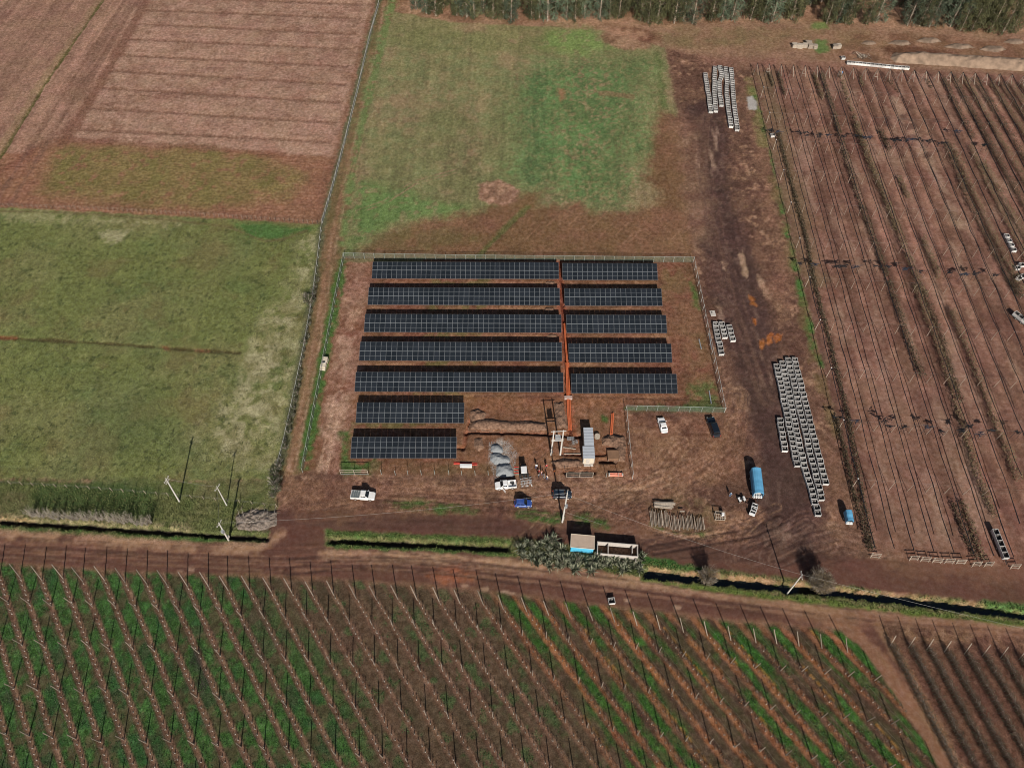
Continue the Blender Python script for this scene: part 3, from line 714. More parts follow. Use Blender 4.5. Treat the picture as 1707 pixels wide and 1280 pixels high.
blend(i, ins * zr * sst(0.4, 1.1, dn + 1.0 * (dnn - dn)) * (0.15 + 0.85 * gg) * (0.45 + 0.55 * sst(0.35, 0.55, gp)) * 0.95, np.array(C(50, 84, 33)) * (0.45 + 1.1 * fbm(x, y, 1.2, 3, 189))[:, None], 1.0)
blend(i, ins * zr * (1 - sst(0.35, 0.8, dn + 0.5 * (fbm(x, y, 1.2, 3, 191) - 0.5))) * (0.35 + 0.5 * rr) * sst(0.3, 0.55, fbm(run * 0.3, q, 2, 3, 193)), C(138, 92, 62), 0.2)
blend(i, ins * zr * (1 - sst(0.10, 0.3, np.abs(dl - 0.85))) * sst(0.56, 0.7, fbm(run * 0.3, rowid * 5, 2.0, 3, 195)) * sst(0.35, 0.55, fbm(x, y, 0.9, 3, 197)) * 0.75, C(146, 104, 52), 0.5)
blend(i, ins * (1 - zr) * (1 - sst(0.3, 0.7, dn)) * 0.35, C(118, 90, 72), 0.2)
patch([(320, 1080), (335, 1085), (352, 1140), (338, 1150), (322, 1110)], (48, 46, 40), 0.8, 1.0, 2, 0.8)
patch([(400, 1020), (440, 1000), (460, 1080), (430, 1110)], (70, 60, 48), 2, 2, 3, 0.6)
stripe([(-400, 930)] + PL_ROADBOT[1:], 0.5, (112, 84, 66), 0.4, 0.5, 3, 0.7, 0.3, 0.6, 3)

# vine field in the corner
i = sub(GP(P_('vine_field')), 1); x, y = GX[i], GY[i]
ins = sst(-0.5, 0.5, sd_poly(x, y, GP(P_('vine_field'))))
blend(i, ins, np.array(C(92, 66, 54)) * (0.75 + 0.5 * fbm(x, y, 3.0, 4, 201))[:, None], 0.1, 0.7)
patch([(1468, 1040), (1600, 1050), (1900, 1090), (1900, 1110), (1600, 1072), (1475, 1060)], (92, 66, 54), 1.2, 1.5, 3, 0.7, c2=(130, 100, 78), cs=2)
stripe([(1465, 1042), (1535, 1160), (1620, 1320), (1660, 1400)], 1.0, (134, 104, 80), 0.7, 0.6, 3, 0.8)

# strip of grass and banks along the ditch south of the yard
patch([(543, 884), (700, 890), (860, 897), (950, 908), (1070, 935), (1300, 962), (1500, 990), (1707, 1008), (1900, 1030), (1900, 1066), (1707, 1040), (1500, 1016), (1300, 992), (1070, 962), (860, 925), (700, 914), (545, 912)], (86, 92, 52), 0.5, 0.6, 3, 0.95, c2=(112, 104, 70), cs=4, grass=1, clod=0.6)
patch([(545, 884), (700, 891), (850, 898), (850, 906), (700, 898), (545, 893)], (62, 88, 40), 0.4, 0.6, 3, 0.8, grass=1)
patch([(1065, 938), (1150, 950), (1300, 965), (1500, 992), (1707, 1012), (1707, 1022), (1500, 998), (1300, 974), (1070, 950)], (138, 108, 82), 0.5, 0.8, 3, 0.85, 0.25, 0.5, 2.5, grass=0.3)
patch([(1065, 925), (1120, 935), (1180, 950), (1150, 952), (1070, 938)], (54, 92, 42), 0.4, 0.6, 2, 0.9, grass=1)
patch([(1070, 962), (1200, 980), (1300, 991), (1500, 1014), (1707, 1036), (1707, 1044), (1500, 1022), (1300, 998), (1070, 970)], (78, 96, 40), 0.5, 0.7, 3, 0.9, grass=1)
patch([(1640, 1000), (1707, 1008), (1800, 1020), (1800, 1032), (1700, 1020), (1645, 1012)], (74, 108, 54), 0.5, 0.7, 2, 0.85, grass=1)
patch([(545, 905), (700, 912), (860, 922), (860, 928), (700, 918), (560, 914)], (64, 92, 44), 0.4, 0.6, 2, 0.85, grass=1)

# top right: headland, churned ground
patch([(1370, 70), (1480, 60), (1707, 70), (1800, 90), (1800, 130), (1480, 105), (1370, 95)], (128, 98, 78), 2, 3, 5, 0.8, c2=(104, 76, 58), cs=4)
patch([(1120, 50), (1350, 45), (1480, 55), (1480, 75), (1300, 85), (1120, 80)], (124, 98, 76), 2, 3, 6, 0.6, c2=(110, 92, 66), cs=6)
patch([(1475, 80), (1500, 75), (1600, 88), (1560, 92), (1480, 92)], (84, 56, 42), 1, 1.5, 3, 0.8)
for q in ((1500, 60, 18), (1560, 65, 22), (1640, 72, 20), (1440, 62, 14), (1090, 66, 12)):
    patch([(q[0] - q[2], q[1] - 4), (q[0] + q[2], q[1] - 5), (q[0] + q[2], q[1] + 5), (q[0] - q[2], q[1] + 4)], (96, 66, 50), 1, 2, 3, 0.6)
patch([(1362, 66), (1378, 66), (1384, 82), (1366, 90), (1358, 80)], (84, 104, 56), 1, 1.2, 3, 0.9, grass=1)
patch([(1352, 38), (1378, 36), (1380, 48), (1350, 50)], (92, 112, 58), 1, 1.2, 3, 0.8, grass=1)
patch([(1430, 96), (1450, 92), (1470, 100), (1440, 104)], (92, 68, 54), 0.8, 1, 2, 0.7)

# --- relief: ditches with steep banks
def ditch(px, w, depth, mud_shade=(44, 38, 32)):
    pl = GP(px); SEED[0] += 7; sd = SEED[0]
    i = sub(pl, w + 2); x, y = GX[i], GY[i]
    s, al = line_coords(x, y, pl)
    ww = w * (0.8 + 0.4 * fbm(al, al * 0, 4, 2, sd))
    tot = al.max()
    end = sst(0, 1.2, al) * sst(0, 1.2, tot - al)
    d = np.abs(s) + 1.0 * w * (fbm(x, y, 1.5, 3, sd + 1) - 0.5) + 0.35 * (fbm(x, y, 0.6, 2, sd + 2) - 0.5)
    m = (1 - sst(ww * 0.62, ww, d)) * end
    GZ[i] -= depth * m
    blend(i, (1 - sst(ww * 0.3, ww * 0.8, d)) * end, C(*mud_shade), 0.0, 0.2)  # dark bed: mud with the ditch's own shade put into its colour
ditch([(-500, 850), (0, 869), (88, 873.5), (164, 879), (293, 887.5), (381, 893.5), (453, 897)], 0.85, 0.8)
ditch([(544, 900), (700, 906), (854, 914)], 0.95, 0.95)
DR = [(1068, 954), (1157, 963), (1251, 972), (1345, 982), (1454, 993), (1511, 999), (1580, 1008), (1634, 1014), (1707, 1026), (1900, 1052)]
ditch(DR, 1.15, 1.35)
edge = np.minimum(np.minimum(1 - np.abs(np.tile(U, NR)), 1) * 40, np.minimum(GY - 2, 345 - GY) * 0.5)
GZ += 0.035 * (fbm(GX, GY, 1.3, 3, 301) - 0.5) + CLOD * 0.09 * (fbm(GX, GY, 0.75, 2, 303) - 0.5)
GZ *= np.clip(edge, 0, 1)
COL *= (1 + (0.2 + 0.4 * np.clip(CLOD / 0.5, 0, 1)) * (fbm(GX, GY, 0.7, 2, 305) - 0.5) + 0.35 * (fbm(GX, GY, 2.6, 3, 307) - 0.5))[:, None]
soilness = (1 - np.clip(GRS, 0, 1))[:, None]
COL *= 1 + soilness * (np.array([1.04, 1.0, 0.96]) - 1)

def ground_height(px_, py_):
    j = int(np.clip(np.searchsorted(YS, py_), 1, NR - 1))
    k = int(np.clip(round((px_ / WID[j] + 1) / 2 * (NC - 1)), 0, NC - 1))
    return float(GZ[j * NC + k])

# ground material
gm = bpy.data.materials.new('ground_soil_and_grass'); gm.use_nodes = True
nt = gm.node_tree; N = nt.nodes; L = nt.links
b = N['Principled BSDF']; b.inputs['Roughness'].default_value = 0.95; b.inputs['Specular IOR Level'].default_value = 0.12
at = N.new('ShaderNodeAttribute'); at.attribute_name = 'soil'
at2 = N.new('ShaderNodeAttribute'); at2.attribute_name = 'cover'
sep = N.new('ShaderNodeSeparateColor'); L.new(at2.outputs['Color'], sep.inputs['Color'])
tc = N.new('ShaderNodeTexCoord')
def nz(scale, det=3, rough=0.6):
    n = N.new('ShaderNodeTexNoise'); n.inputs['Scale'].default_value = scale; n.inputs['Detail'].default_value = det
    n.inputs['Roughness'].default_value = rough
    L.new(tc.outputs['Object'], n.inputs['Vector']); return n
def mrange(src, a, b_, c, d):
    n = N.new('ShaderNodeMapRange'); L.new(src, n.inputs['Value'])
    for k, v in zip(('From Min', 'From Max', 'To Min', 'To Max'), (a, b_, c, d)): n.inputs[k].default_value = v
    return n.outputs['Result']
def mathn(op, a, b_):
    n = N.new('ShaderNodeMath'); n.operation = op
    for k, v in ((0, a), (1, b_)):
        if isinstance(v, (int, float)): n.inputs[k].default_value = v
        else: L.new(v, n.inputs[k])
    return n.outputs[0]
nf, nm = nz(4.0, 4, 0.75), nz(1.1, 4, 0.65)
f1 = mrange(nf.outputs['Fac'], 0.32, 0.68, 0.5, 1.5)
f2 = mrange(nm.outputs['Fac'], 0.36, 0.64, 0.74, 1.26)
gmx = N.new('ShaderNodeMix'); gmx.data_type = 'FLOAT'
L.new(mrange(sep.outputs[1], 0, 0.7, 0.35, 1.0), gmx.inputs['Factor']); gmx.inputs['A'].default_value = 1.0; L.new(mathn('MULTIPLY', f1, f2), gmx.inputs['B'])
ff = gmx.outputs['Result']
# grass: bigger light and dark tufts
ng = nz(3.2, 4, 0.75)
fg = mrange(ng.outputs['Fac'], 0.32, 0.68, 0.5, 1.5)
mixf = N.new('ShaderNodeMix'); mixf.data_type = 'FLOAT'
L.new(sep.outputs[0], mixf.inputs['Factor']); L.new(ff, mixf.inputs['A']); L.new(mathn('MULTIPLY', ff, fg), mixf.inputs['B'])
vm = N.new('ShaderNodeVectorMath'); vm.operation = 'SCALE'
L.new(at.outputs['Color'], vm.inputs[0]); L.new(mixf.outputs['Result'], vm.inputs['Scale'])
# warm/cool drift
nh = nz(0.12, 3)
hs = N.new('ShaderNodeHueSaturation'); L.new(vm.outputs['Vector'], hs.inputs['Color'])
L.new(mrange(nh.outputs['Fac'], 0.3, 0.7, 0.492, 0.508), hs.inputs['Hue'])
L.new(mrange(nm.outputs['Fac'], 0.3, 0.7, 1.1, 0.9), hs.inputs['Saturation'])
L.new(hs.outputs['Color'], b.inputs['Base Color'])
bp = N.new('ShaderNodeBump'); bp.inputs['Distance'].default_value = 0.12
L.new(mrange(sep.outputs[1], 0, 1, 0.25, 0.8), bp.inputs['Strength'])
L.new(mathn('ADD', nf.outputs['Fac'], mathn('MULTIPLY', ng.outputs['Fac'], sep.outputs[0])), bp.inputs['Height'])
L.new(bp.outputs['Normal'], b.inputs['Normal'])

# split the sheet into its pieces of land
cx = (GX.reshape(NR, NC)[:-1, :-1] + GX.reshape(NR, NC)[1:, 1:]).ravel() / 2
cy = (GY.reshape(NR, NC)[:-1, :-1] + GY.reshape(NR, NC)[1:, 1:]).ravel() / 2
rid = np.zeros(len(cx), np.int32)
names = list(REG)
for k, nme in enumerate(names):
    poly = GP(REG[nme]); p = np.array(poly)
    w = np.where((cx > p[:, 0].min()) & (cx < p[:, 0].max()) & (cy > p[:, 1].min()) & (cy < p[:, 1].max()))[0]
    inside = sd_poly(cx[w], cy[w], poly) > 0
    rid[w[inside]] = k + 1
jj, kk = np.divmod(np.arange(len(cx)), NC - 1)
v00 = jj * NC + kk
QUADS = np.stack([v00, v00 + 1, v00 + 1 + NC, v00 + NC], 1)
RGBA = np.concatenate([np.clip(COL, 0, 1), np.ones((NV, 1))], 1).astype(np.float32)
COV = np.stack([GRS, CLOD, np.zeros(NV), np.ones(NV)], 1).astype(np.float32)
XYZ = np.stack([GX, GY, GZ], 1).astype(np.float32)
LABELS = {'ground': 'bare brown headland soil beneath the treeline and around the fields', 'ploughed_field': 'pinkish brown ploughed field with straight furrow lines', 'pasture': 'olive green pasture with pale dry patches', 'grass_verge': 'rough green verge between pasture and dirt road', 'farm_track': 'narrow earth track between two fences', 'meadow': 'patchy meadow, brown on one side and green on the other', 'solar_yard': 'reddish bare soil beneath the solar panel rows', 'orchard_ground': 'bare brown orchard soil below the netting rows', 'vineyard_ground': 'brown and green striped soil of the lower vineyard', 'vine_field': 'dark soil of the corner field with leafless vines', 'work_yard': 'rutted brown work yard with wet dark driving lane', 'dirt_road': 'dark brown dirt road with pale tan edges'}
def land(name, sel):
    qd = QUADS[sel]
    u, inv = np.unique(qd.ravel(), return_inverse=True)
    me = bpy.data.meshes.new(name)
    me.vertices.add(len(u)); me.vertices.foreach_set('co', XYZ[u].ravel())
    me.loops.add(len(qd) * 4); me.loops.foreach_set('vertex_index', inv.astype(np.int32))
    me.polygons.add(len(qd)); me.polygons.foreach_set('loop_start', np.arange(0, len(qd) * 4, 4, dtype=np.int32))
    me.update(calc_edges=True)
    a = me.color_attributes.new('soil', 'FLOAT_COLOR', 'POINT'); a.data.foreach_set('color', RGBA[u].ravel())
    a = me.color_attributes.new('cover', 'FLOAT_COLOR', 'POINT'); a.data.foreach_set('color', COV[u].ravel())
    me.polygons.foreach_set('use_smooth', np.ones(len(qd), bool))
    me.materials.append(gm)
    o = bpy.data.objects.new(name, me); col.objects.link(o)
    return tag(o, LABELS[name], None, None, 'structure')
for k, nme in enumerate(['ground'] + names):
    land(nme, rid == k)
# the plain beyond the surveyed sheet, out to the horizon
fm = mat('far_fields', C(112, 96, 70), 0.95, 0.25, 0.02, spec=0.1)
c4 = [(GX[0], GY[0]), (GX[NC - 1], GY[0]), (GX[-1], GY[-1]), (GX[-NC], GY[-1])]
BIG = [(-3500, -3500), (3500, -3500), (3500, 4000), (-3500, 4000)]
mb = MB()
mb.add([(p[0], p[1], 0) for p in c4] + [(p[0], p[1], 0) for p in BIG], [(0, 4, 5, 1), (1, 5, 6, 2), (2, 6, 7, 3), (3, 7, 4, 0)])
tag(mb.build('terrain', fm), 'flat farmland reaching to the horizon', None, None, 'structure')
# still water in the deep ditch
pw = GP([(p[0], p[1]) for p in DR])
mb = MB(); vs = []
for k, p in enumerate(pw):
    a_ = np.array(pw[min(k + 1, len(pw) - 1)]) - np.array(pw[max(k - 1, 0)]); a_ = a_ / np.linalg.norm(a_)
    nrm = (-a_[1], a_[0])
    for sg in (-1, 1): vs.append((p[0] + sg * nrm[0] * .85, p[1] + sg * nrm[1] * .85, -1.15))
mb.add(vs, [(2 * k, 2 * k + 2, 2 * k + 3, 2 * k + 1) for k in range(len(pw) - 1)])
M_water = mat('dark_water', (0.012, 0.014, 0.012), 0.12, 0.1, 1.0, spec=0.5)
tag(mb.build('ditch_water', M_water), 'dark still water in the roadside ditch', None, None, 'structure')
# ------------------------------------------------------------------ solar tables
cm = bpy.data.materials.new('solar_cells'); cm.use_nodes = True
nt = cm.node_tree; N = nt.nodes; L = nt.links; b = N['Principled BSDF']
b.inputs['Roughness'].default_value = 0.4; b.inputs['Specular IOR Level'].default_value = 0.1
tc = N.new('ShaderNodeTexCoord'); sx = N.new('ShaderNodeSeparateXYZ'); L.new(tc.outputs['Object'], sx.inputs[0])
def cellline(sock, pitch, w):
    a = N.new('ShaderNodeMath'); a.operation = 'DIVIDE'; L.new(sock, a.inputs[0]); a.inputs[1].default_value = pitch
    f_ = N.new('ShaderNodeMath'); f_.operation = 'FRACT'; L.new(a.outputs[0], f_.inputs[0])
    g = N.new('ShaderNodeMath'); g.operation = 'LESS_THAN'; L.new(f_.outputs[0], g.inputs[0]); g.inputs[1].default_value = w
    return g.outputs[0]
mxx = N.new('ShaderNodeMath'); mxx.operation = 'MAXIMUM'
L.new(cellline(sx.outputs['X'], 0.205, 0.05), mxx.inputs[0]); L.new(cellline(sx.outputs['Y'], 0.105, 0.05), mxx.inputs[1])
oi = N.new('ShaderNodeObjectInfo')
rp = N.new('ShaderNodeValToRGB')
rp.color_ramp.elements[0].color = (0.009, 0.012, 0.016, 1); rp.color_ramp.elements[1].color = (0.017, 0.021, 0.027, 1)
L.new(oi.outputs['Random'], rp.inputs['Fac'])
mc = N.new('ShaderNodeMix'); mc.data_type = 'RGBA'
L.new(mxx.outputs[0], mc.inputs['Factor']); L.new(rp.outputs['Color'], mc.inputs['A']); mc.inputs['B'].default_value = (0.024, 0.027, 0.031, 1)
L.new(mc.outputs['Result'], b.inputs['Base Color'])
M_alu = mat('aluminium_frame', (0.28, 0.295, 0.30), 0.5, 0.05, 2.0, metal=0.2)
MW, ML, PITCHM, TILT = 1.262, 2.36, 1.279, math.radians(18)
mb = MB()
mb.box((0, 0, 0), (MW, ML, 0.04), mi=0)
for s_ in (-1, 1):
    y0 = s_ * (ML / 4)
    hw, hh, z = MW / 2 - 0.020, ML / 4 - 0.013, 0.0225
    mb.add([(-hw, y0 - hh, z), (hw, y0 - hh, z), (hw, y0 + hh, z), (-hw, y0 + hh, z)], [(0, 1, 2, 3)], 1)
ME_MODULE = mb.mesh('solar_panel', [M_alu, cm])
def solar_table(pxl, pyl, n, label, rz=0.0, PITCHM=PITCHM):
    z0 = 0.85
    x0, y0 = G(pxl, pyl, z0)
    t = empty('solar_table', (x0, y0, 0), rz, label, 'solar panels', 'tables of solar panels')
    ct, st_ = math.cos(TILT), math.sin(TILT)
    RW = R.Random(n + int(pyl)) if hasattr(R, 'Random') else random.Random(n + int(pyl))
    for c in range(n):
        for r_ in range(2):
            d = ML / 2 + r_ * (ML + 0.07)
            inst('solar_panel', ME_MODULE, t, ((c + 0.5) * PITCHM, d * ct, z0 + d * st_ + RW.uniform(-.006, .006)), (TILT + RW.uniform(-.006, .006), RW.uniform(-.006, .006), RW.uniform(-.002, .002)))
    Lt = n * PITCHM; tot = 2 * ML + 0.07
    for d in (0.55, ML * 0.8, ML * 1.3, tot - 0.55):
        MB().box((Lt / 2, d * ct, z0 + d * st_ - 0.09), (Lt - 0.1, 0.07, 0.1), M=None).build('purlin', M_steel, t)
    MB().box((Lt / 2, (ML + .035) * ct, z0 + (ML + .035) * st_ - 0.01), (Lt, 0.065, 0.03)).build('clamp_rail', M_alu, t)
    k = max(2, round(Lt / 5.0))
    for i_ in range(k + 1):
        xx = 0.4 + (Lt - 0.8) * i_ / k
        m1 = MB(); m1.beam((xx, 0.3 * ct, z0 + 0.3 * st_ - 0.2), (xx, (tot - .3) * ct, z0 + (tot - .3) * st_ - 0.2), 0.07, 0.12); m1.build('rafter', M_steel, t)
        for d in (0.9, tot - 0.9):
            MB().box((xx, d * ct, (z0 + d * st_ - 0.22) / 2 - 0.1), (0.1, 0.12, z0 + d * st_ - 0.22 + 0.2)).build('support_post', M_steel, t)
    return t
PLACE = ['back row', 'second row from the back', 'third row from the back', 'fourth row from the back', 'fifth row from the back']
LX = [(619.6, 464.4), (612.8, 508.1), (606.6, 553.6), (598.4, 601.0), (590.9, 652.6)]
RX = [(937.9, 466.8), (941.3, 509.7), (944.6, 555.1), (948.4, 603.9), (952.4, 655.5)]
for k in range(5):
    solar_table(LX[k][0], LX[k][1], 38, 'long table of solar panels left of the orange trench, ' + PLACE[k], -0.004)
for k in range(5):
    solar_table(RX[k][0], RX[k][1], 19, 'short table of solar panels right of the orange trench, ' + PLACE[k], -0.002, 1.30)
solar_table(592.8, 704.7, 19, 'short table of solar panels left of the spoil heap, one in from the front', -0.003, 1.288)
solar_table(584.2, 763.8, 18, 'frontmost short table of solar panels beside the grey gravel heaps', 0.0, 1.288)

# ------------------------------------------------------------------ fences
def fence(name, label, px, h, spacing, mm, pm, r=0.045, group=None, cat='fence', lean=0.0, rail=True, pts=None, skip=None):
    pts = pts or [Vector((*G(*p), 0)) for p in px]
    t = empty(name, tuple(pts[0]), 0, label, cat, group)
    o = pts[0]
    mp = MB(); mp.tube([(0, 0, -0.3), (0, 0, h)], r, 6); mep = mp.mesh('post', pm)
    cnt = 0
    for a, b_ in zip(pts[:-1], pts[1:]):
        d = b_ - a; n = max(1, round(d.length / spacing))
        for k in range(n + (1 if b_ is pts[-1] else 0)):
            q_ = a + d * (k / n)
            inst('post', mep, t, tuple(q_ - o), (R.uniform(-.03, .03), R.uniform(-.03, .03) + lean, 0))
        for k in range(n):
            if mm is None: continue
            if skip and skip(cnt + k): continue
            q0, q1 = a + d * (k / n) - o, a + d * ((k + 1) / n) - o
            m_ = MB(); m_.add([(q0.x, q0.y, .06), (q1.x, q1.y, .06), (q1.x, q1.y, h - .05), (q0.x, q0.y, h - .05)], [(0, 1, 2, 3)])
            m_.build('mesh_panel', mm, t)
        cnt += n
        if rail:
            for zz in ((h - 0.04,) if rail is True else rail):
                m_ = MB(); thin = rail is not True
                m_.tube([a - o + Vector((0, 0, zz)), b_ - o + Vector((0, 0, zz))], 0.007 if thin else 0.028, 5); m_.build('strand' if thin else 'rail', M_wire if thin else pm, t)
    return t
M_palepost = mat('pale_post', (0.5, 0.49, 0.45), 0.8, 0.15, 2)
fence('mesh_fence', 'wire mesh fence along the back edge of the solar yard', [(574, 431), (760, 434), (1155, 438)], 2.1, 2.6, M_fenceg, M_post)
fence('mesh_fence', 'pale mesh fence on the left edge of the solar yard', [(574, 431), (556, 520), (541, 600), (505, 788)], 2.1, 2.7, M_fence, M_post)
fence('mesh_fence', 'pale mesh fence beside the wet driving lane', [(1155, 438), (1180, 560), (1207, 688)], 2.1, 2.7, M_fence, M_palepost)
fence('mesh_fence', 'green-tinged mesh fence behind the parked white sedan', [(1207, 688), (1130, 686), (1043, 684)], 2.1, 2.6, M_fenceg, M_post)
fence('mesh_fence', 'mesh fence between the container cabin and the parking area', [(1043, 684), (1048, 740), (1054, 798)], 2.1, 2.7, M_fence, M_palepost)
fence('wire_fence', 'grey wire fence with many posts between ploughed field and earth track', [(632, 8), (617, 62), (596, 155), (575, 240), (556, 310), (538, 372)], 1.5, 2.2, meshmat('grey_wire_mesh', (0.5, 0.5, 0.49), 0.5), M_palepost)
fence('wire_fence', 'leaning wire fence between pasture and earth track', [(538, 372), (531, 430), (522, 500), (508, 580), (491, 660), (474, 740), (463, 780)], 1.4, 3.0, meshmat('thin_wire_mesh', (0.5, 0.49, 0.46), 0.22), M_palepost, lean=-0.05)
fence('stake_fence', 'row of closely set brown stakes below the ploughed field', [(-120, 341), (0, 345), (150, 350), (350, 361), (537, 374)], 1.4, 1.35, None, M_wooddk, r=0.07, rail=(1.25, 0.8))
fence('stake_fence', 'low post and wire fence across the bottom of the pasture', [(-120, 800), (0, 806), (150, 815), (300, 828), (400, 838), (462, 845)], 1.5, 2.6, None, M_wood, r=0.055, rail=(1.2, 0.7))

# bare fence posts of the unfinished front side, each a thing of its own
mp = MB(); mp.tube([(0, 0, -0.2), (0, 0, 2.0)], 0.05, 6); ME_FP = mp.mesh('fence_post', M_post)
xs_ = [(405, 805), (530, 808), (641, 808), (760, 808), (880, 808), (1005, 808), (1120, 812), (1238, 812), (1355, 810)]
for k, (a, b_) in enumerate(xs_):
    px_, py_ = 560 + a / 5.334, 640 + b_ / 5.334
    tag(inst('fence_post', ME_FP, None, (*G(px_, py_), 0), (R.uniform(-.03, .03), R.uniform(-.03, .03), 0)), 'bare steel fence post below the front solar tables, %s from the left' % ordw(k + 1), 'fence post', 'unfinished front fence posts')
for k, (a, b_) in enumerate(((1122, 828), (1228, 825))):
    px_, py_ = 800 + a / 5.334, 640 + b_ / 5.334
    tag(inst('fence_post', ME_FP, None, (*G(px_, py_), 0), (0, 0, 0)), ('bare steel fence post right of the container cabin', 'bare steel fence post beside the orange barrier')[k], 'fence post', 'unfinished front fence posts')
def frame_panel(px, label, n, h=2.0):
    a, b_ = [Vector((*G(*p), 0)) for p in px]
    t = empty('timber_fence', tuple(a), 0, label, 'fence')
    d = b_ - a
    for k in range(n + 1):
        m_ = MB(); q_ = d * (k / n); m_.tube([(q_.x, q_.y, -.2), (q_.x, q_.y, h)], 0.055, 6); m_.build('post', M_woodp, t)
    for zz in (0.15, h * 0.55, h - 0.05):
        m_ = MB(); m_.tube([(0, 0, zz), (d.x, d.y, zz)], 0.05, 5); m_.build('rail', M_woodp if zz > 1 else M_post, t)
frame_panel([(568.5, 791), (614, 791)], 'wooden fence frame on green grass at the yard corner', 2)
frame_panel([(944, 795), (988, 795)], 'wooden fence frame in front of the container cabin', 2)

# ------------------------------------------------------------------ buildings
# flat roofed hut with a cyan front wall
bw = [G(950.7, 919.2), G(988.0, 922.5)]
ang = math.atan2(bw[1][1] - bw[0][1], bw[1][0] - bw[0][0])
Wh = math.hypot(bw[1][0] - bw[0][0], bw[1][1] - bw[0][1]); Dh, Hh = 2.6, 2.45
t = empty('guard_hut', (bw[0][0], bw[0][1], 0), ang, 'small hut with tan flat roof and bright blue front wall', 'hut')
wallm = MB()
th = 0.12
MB().box((Wh / 2, th / 2, Hh / 2), (Wh, th, Hh)).build('front_wall', M_cyan, t)
MB().box((Wh / 2, Dh - th / 2, Hh / 2), (Wh, th, Hh)).build('back_wall', M_cyan, t)
for xx in (th / 2, Wh - th / 2):
    MB().box((xx, Dh / 2, Hh / 2), (th - .004, Dh - 2 * th - .004, Hh)).build('side_wall', M_cyan, t)
m_ = MB(); m_.box((Wh / 2, Dh / 2, Hh + 0.07), (Wh + 0.24, Dh + 0.26, 0.12))
rf = m_.build('roof', M_tan, t)
m_ = MB()
for k in range(1, 3): m_.box((Wh * k / 3, Dh / 2, Hh + 0.139), (0.03, Dh + 0.2, 0.018))
m_.build('sheet_joint', M_tan, rf)
m_ = MB()
for a, b_ in (((-.12, -.13), (Wh + .12, -.13)), ((-.12, Dh + .13), (Wh + .12, Dh + .13)), ((-.12, -.13), (-.12, Dh + .13)), ((Wh + .12, -.13), (Wh + .12, Dh + .13))):
    m_.beam((a[0], a[1], Hh + .09), (b_[0], b_[1], Hh + .09), 0.07, 0.19)
m_.build('roof_edge', M_cream, rf)
dd = MB().box((Wh * 0.72, Dh + 0.012, 1.0), (0.85, 0.05, 2.0)).build('door', M_wood, t)
MB().box((Wh * 0.72 + .33, Dh + 0.06, 1.0), (0.05, 0.06, 0.14)).build('handle', M_steel, dd)
# roofless concrete shell beside the hut
c_ = [G(994.5, 908.5), G(1062, 914)]
ang = math.atan2(c_[1][1] - c_[0][1], c_[1][0] - c_[0][0])
Lc = math.hypot(c_[1][0] - c_[0][0], c_[1][1] - c_[0][1])
t = empty('concrete_shelter', (c_[0][0] , c_[0][1] , 0), ang, 'roofless pale concrete shell with partition walls beside the hut', 'shelter')
Dc, hc, wt = 2.5, 1.75, 0.17
MB().box((Lc / 2, 0, hc / 2), (Lc, wt, hc)).build('back_wall', M_concw, t)
MB().box((Lc / 2 + .35, -Dc, hc / 2), (Lc - .7, wt, hc)).build('front_wall', M_concw, t)
for xx in (wt / 2 + .02, Lc * 0.27, Lc * 0.86, Lc - wt / 2 - .02):
    MB().box((xx, -Dc / 2 + (.3 if xx > Lc * .8 and xx < Lc * .9 else 0), hc / 2 - .01), (wt - .02, Dc - wt - .01 - (.9 if Lc * .8 < xx < Lc * .9 else 0), hc - .02)).build('partition_wall', M_concw, t)
MB().box((Lc - .4, -Dc - .5, .55), (.2, .8, 1.1)).build('buttress', M_concw, t)
MB().box((Lc / 2, -Dc / 2, 0.04), (Lc - 2 * wt, Dc - wt - .02, 0.08)).build('floor_slab', M_soil, t)

# two-part container cabin with ribbed grey roof
def cabin(px_pts, hgt, label, n, front):
    """px_pts: roof corners nw, ne, se, sw as seen"""
    nw, ne, se, sw = [Vector((*G(*p, hgt), 0)) for p in px_pts]
    o = sw.copy(); ex = (se - sw); Wd = ex.length; ey = (nw - sw); Dd = ey.length
    rz = math.atan2(ex.y, ex.x)
    t = empty('container_cabin', (o.x, o.y, 0), rz, label, 'cabin')
    MB().box((0.06, Dd / 2, hgt / 2 - .06), (0.08, Dd - .1, hgt - .1)).build('side_wall', M_cream, t)
    MB().box((Wd - 0.06, Dd / 2, hgt / 2 - .06), (0.08, Dd - .1, hgt - .1)).build('side_wall', M_cream, t)
    fw = MB().box((Wd / 2, .09, hgt / 2 - .06), (Wd - .2, 0.08, hgt - .1)).build('front_wall', M_cream, t)
    MB().box((Wd / 2, Dd - .09, hgt / 2 - .06), (Wd - .2, 0.08, hgt - .1)).build('back_wall', M_cream, t)
    for xx in (.1, Wd - .1):
        for yy in (.06, Dd - .06):
            MB().box((xx, yy, hgt / 2 - .04), (.1, .1, hgt - .09)).build('corner_post', M_steel, t)
    if front:
        d_ = MB().box((Wd * .42, .03, 1.0), (.8, .05, 1.95)).build('door', M_concw, t)
        MB().box((Wd * .42 + .3, -.01, 1.0), (.05, .06, .16)).build('handle', M_steel, d_)
        MB().box((Wd / 2, -.35, .1), (Wd * .8, .6, .2)).build('step', M_conc, t)
    for k in range(n):
        y0 = Dd * k / n
        MB().box((Wd / 2, y0 + Dd / n / 2, hgt - .02 + (k % 2) * .012), (Wd, Dd / n - .03, .07)).build('roof_panel', M_roofgrey, t)
        if k: MB().box((Wd / 2, y0, hgt + .02), (Wd + .01, .045, .1)).build('roof_rib', M_steel, t)
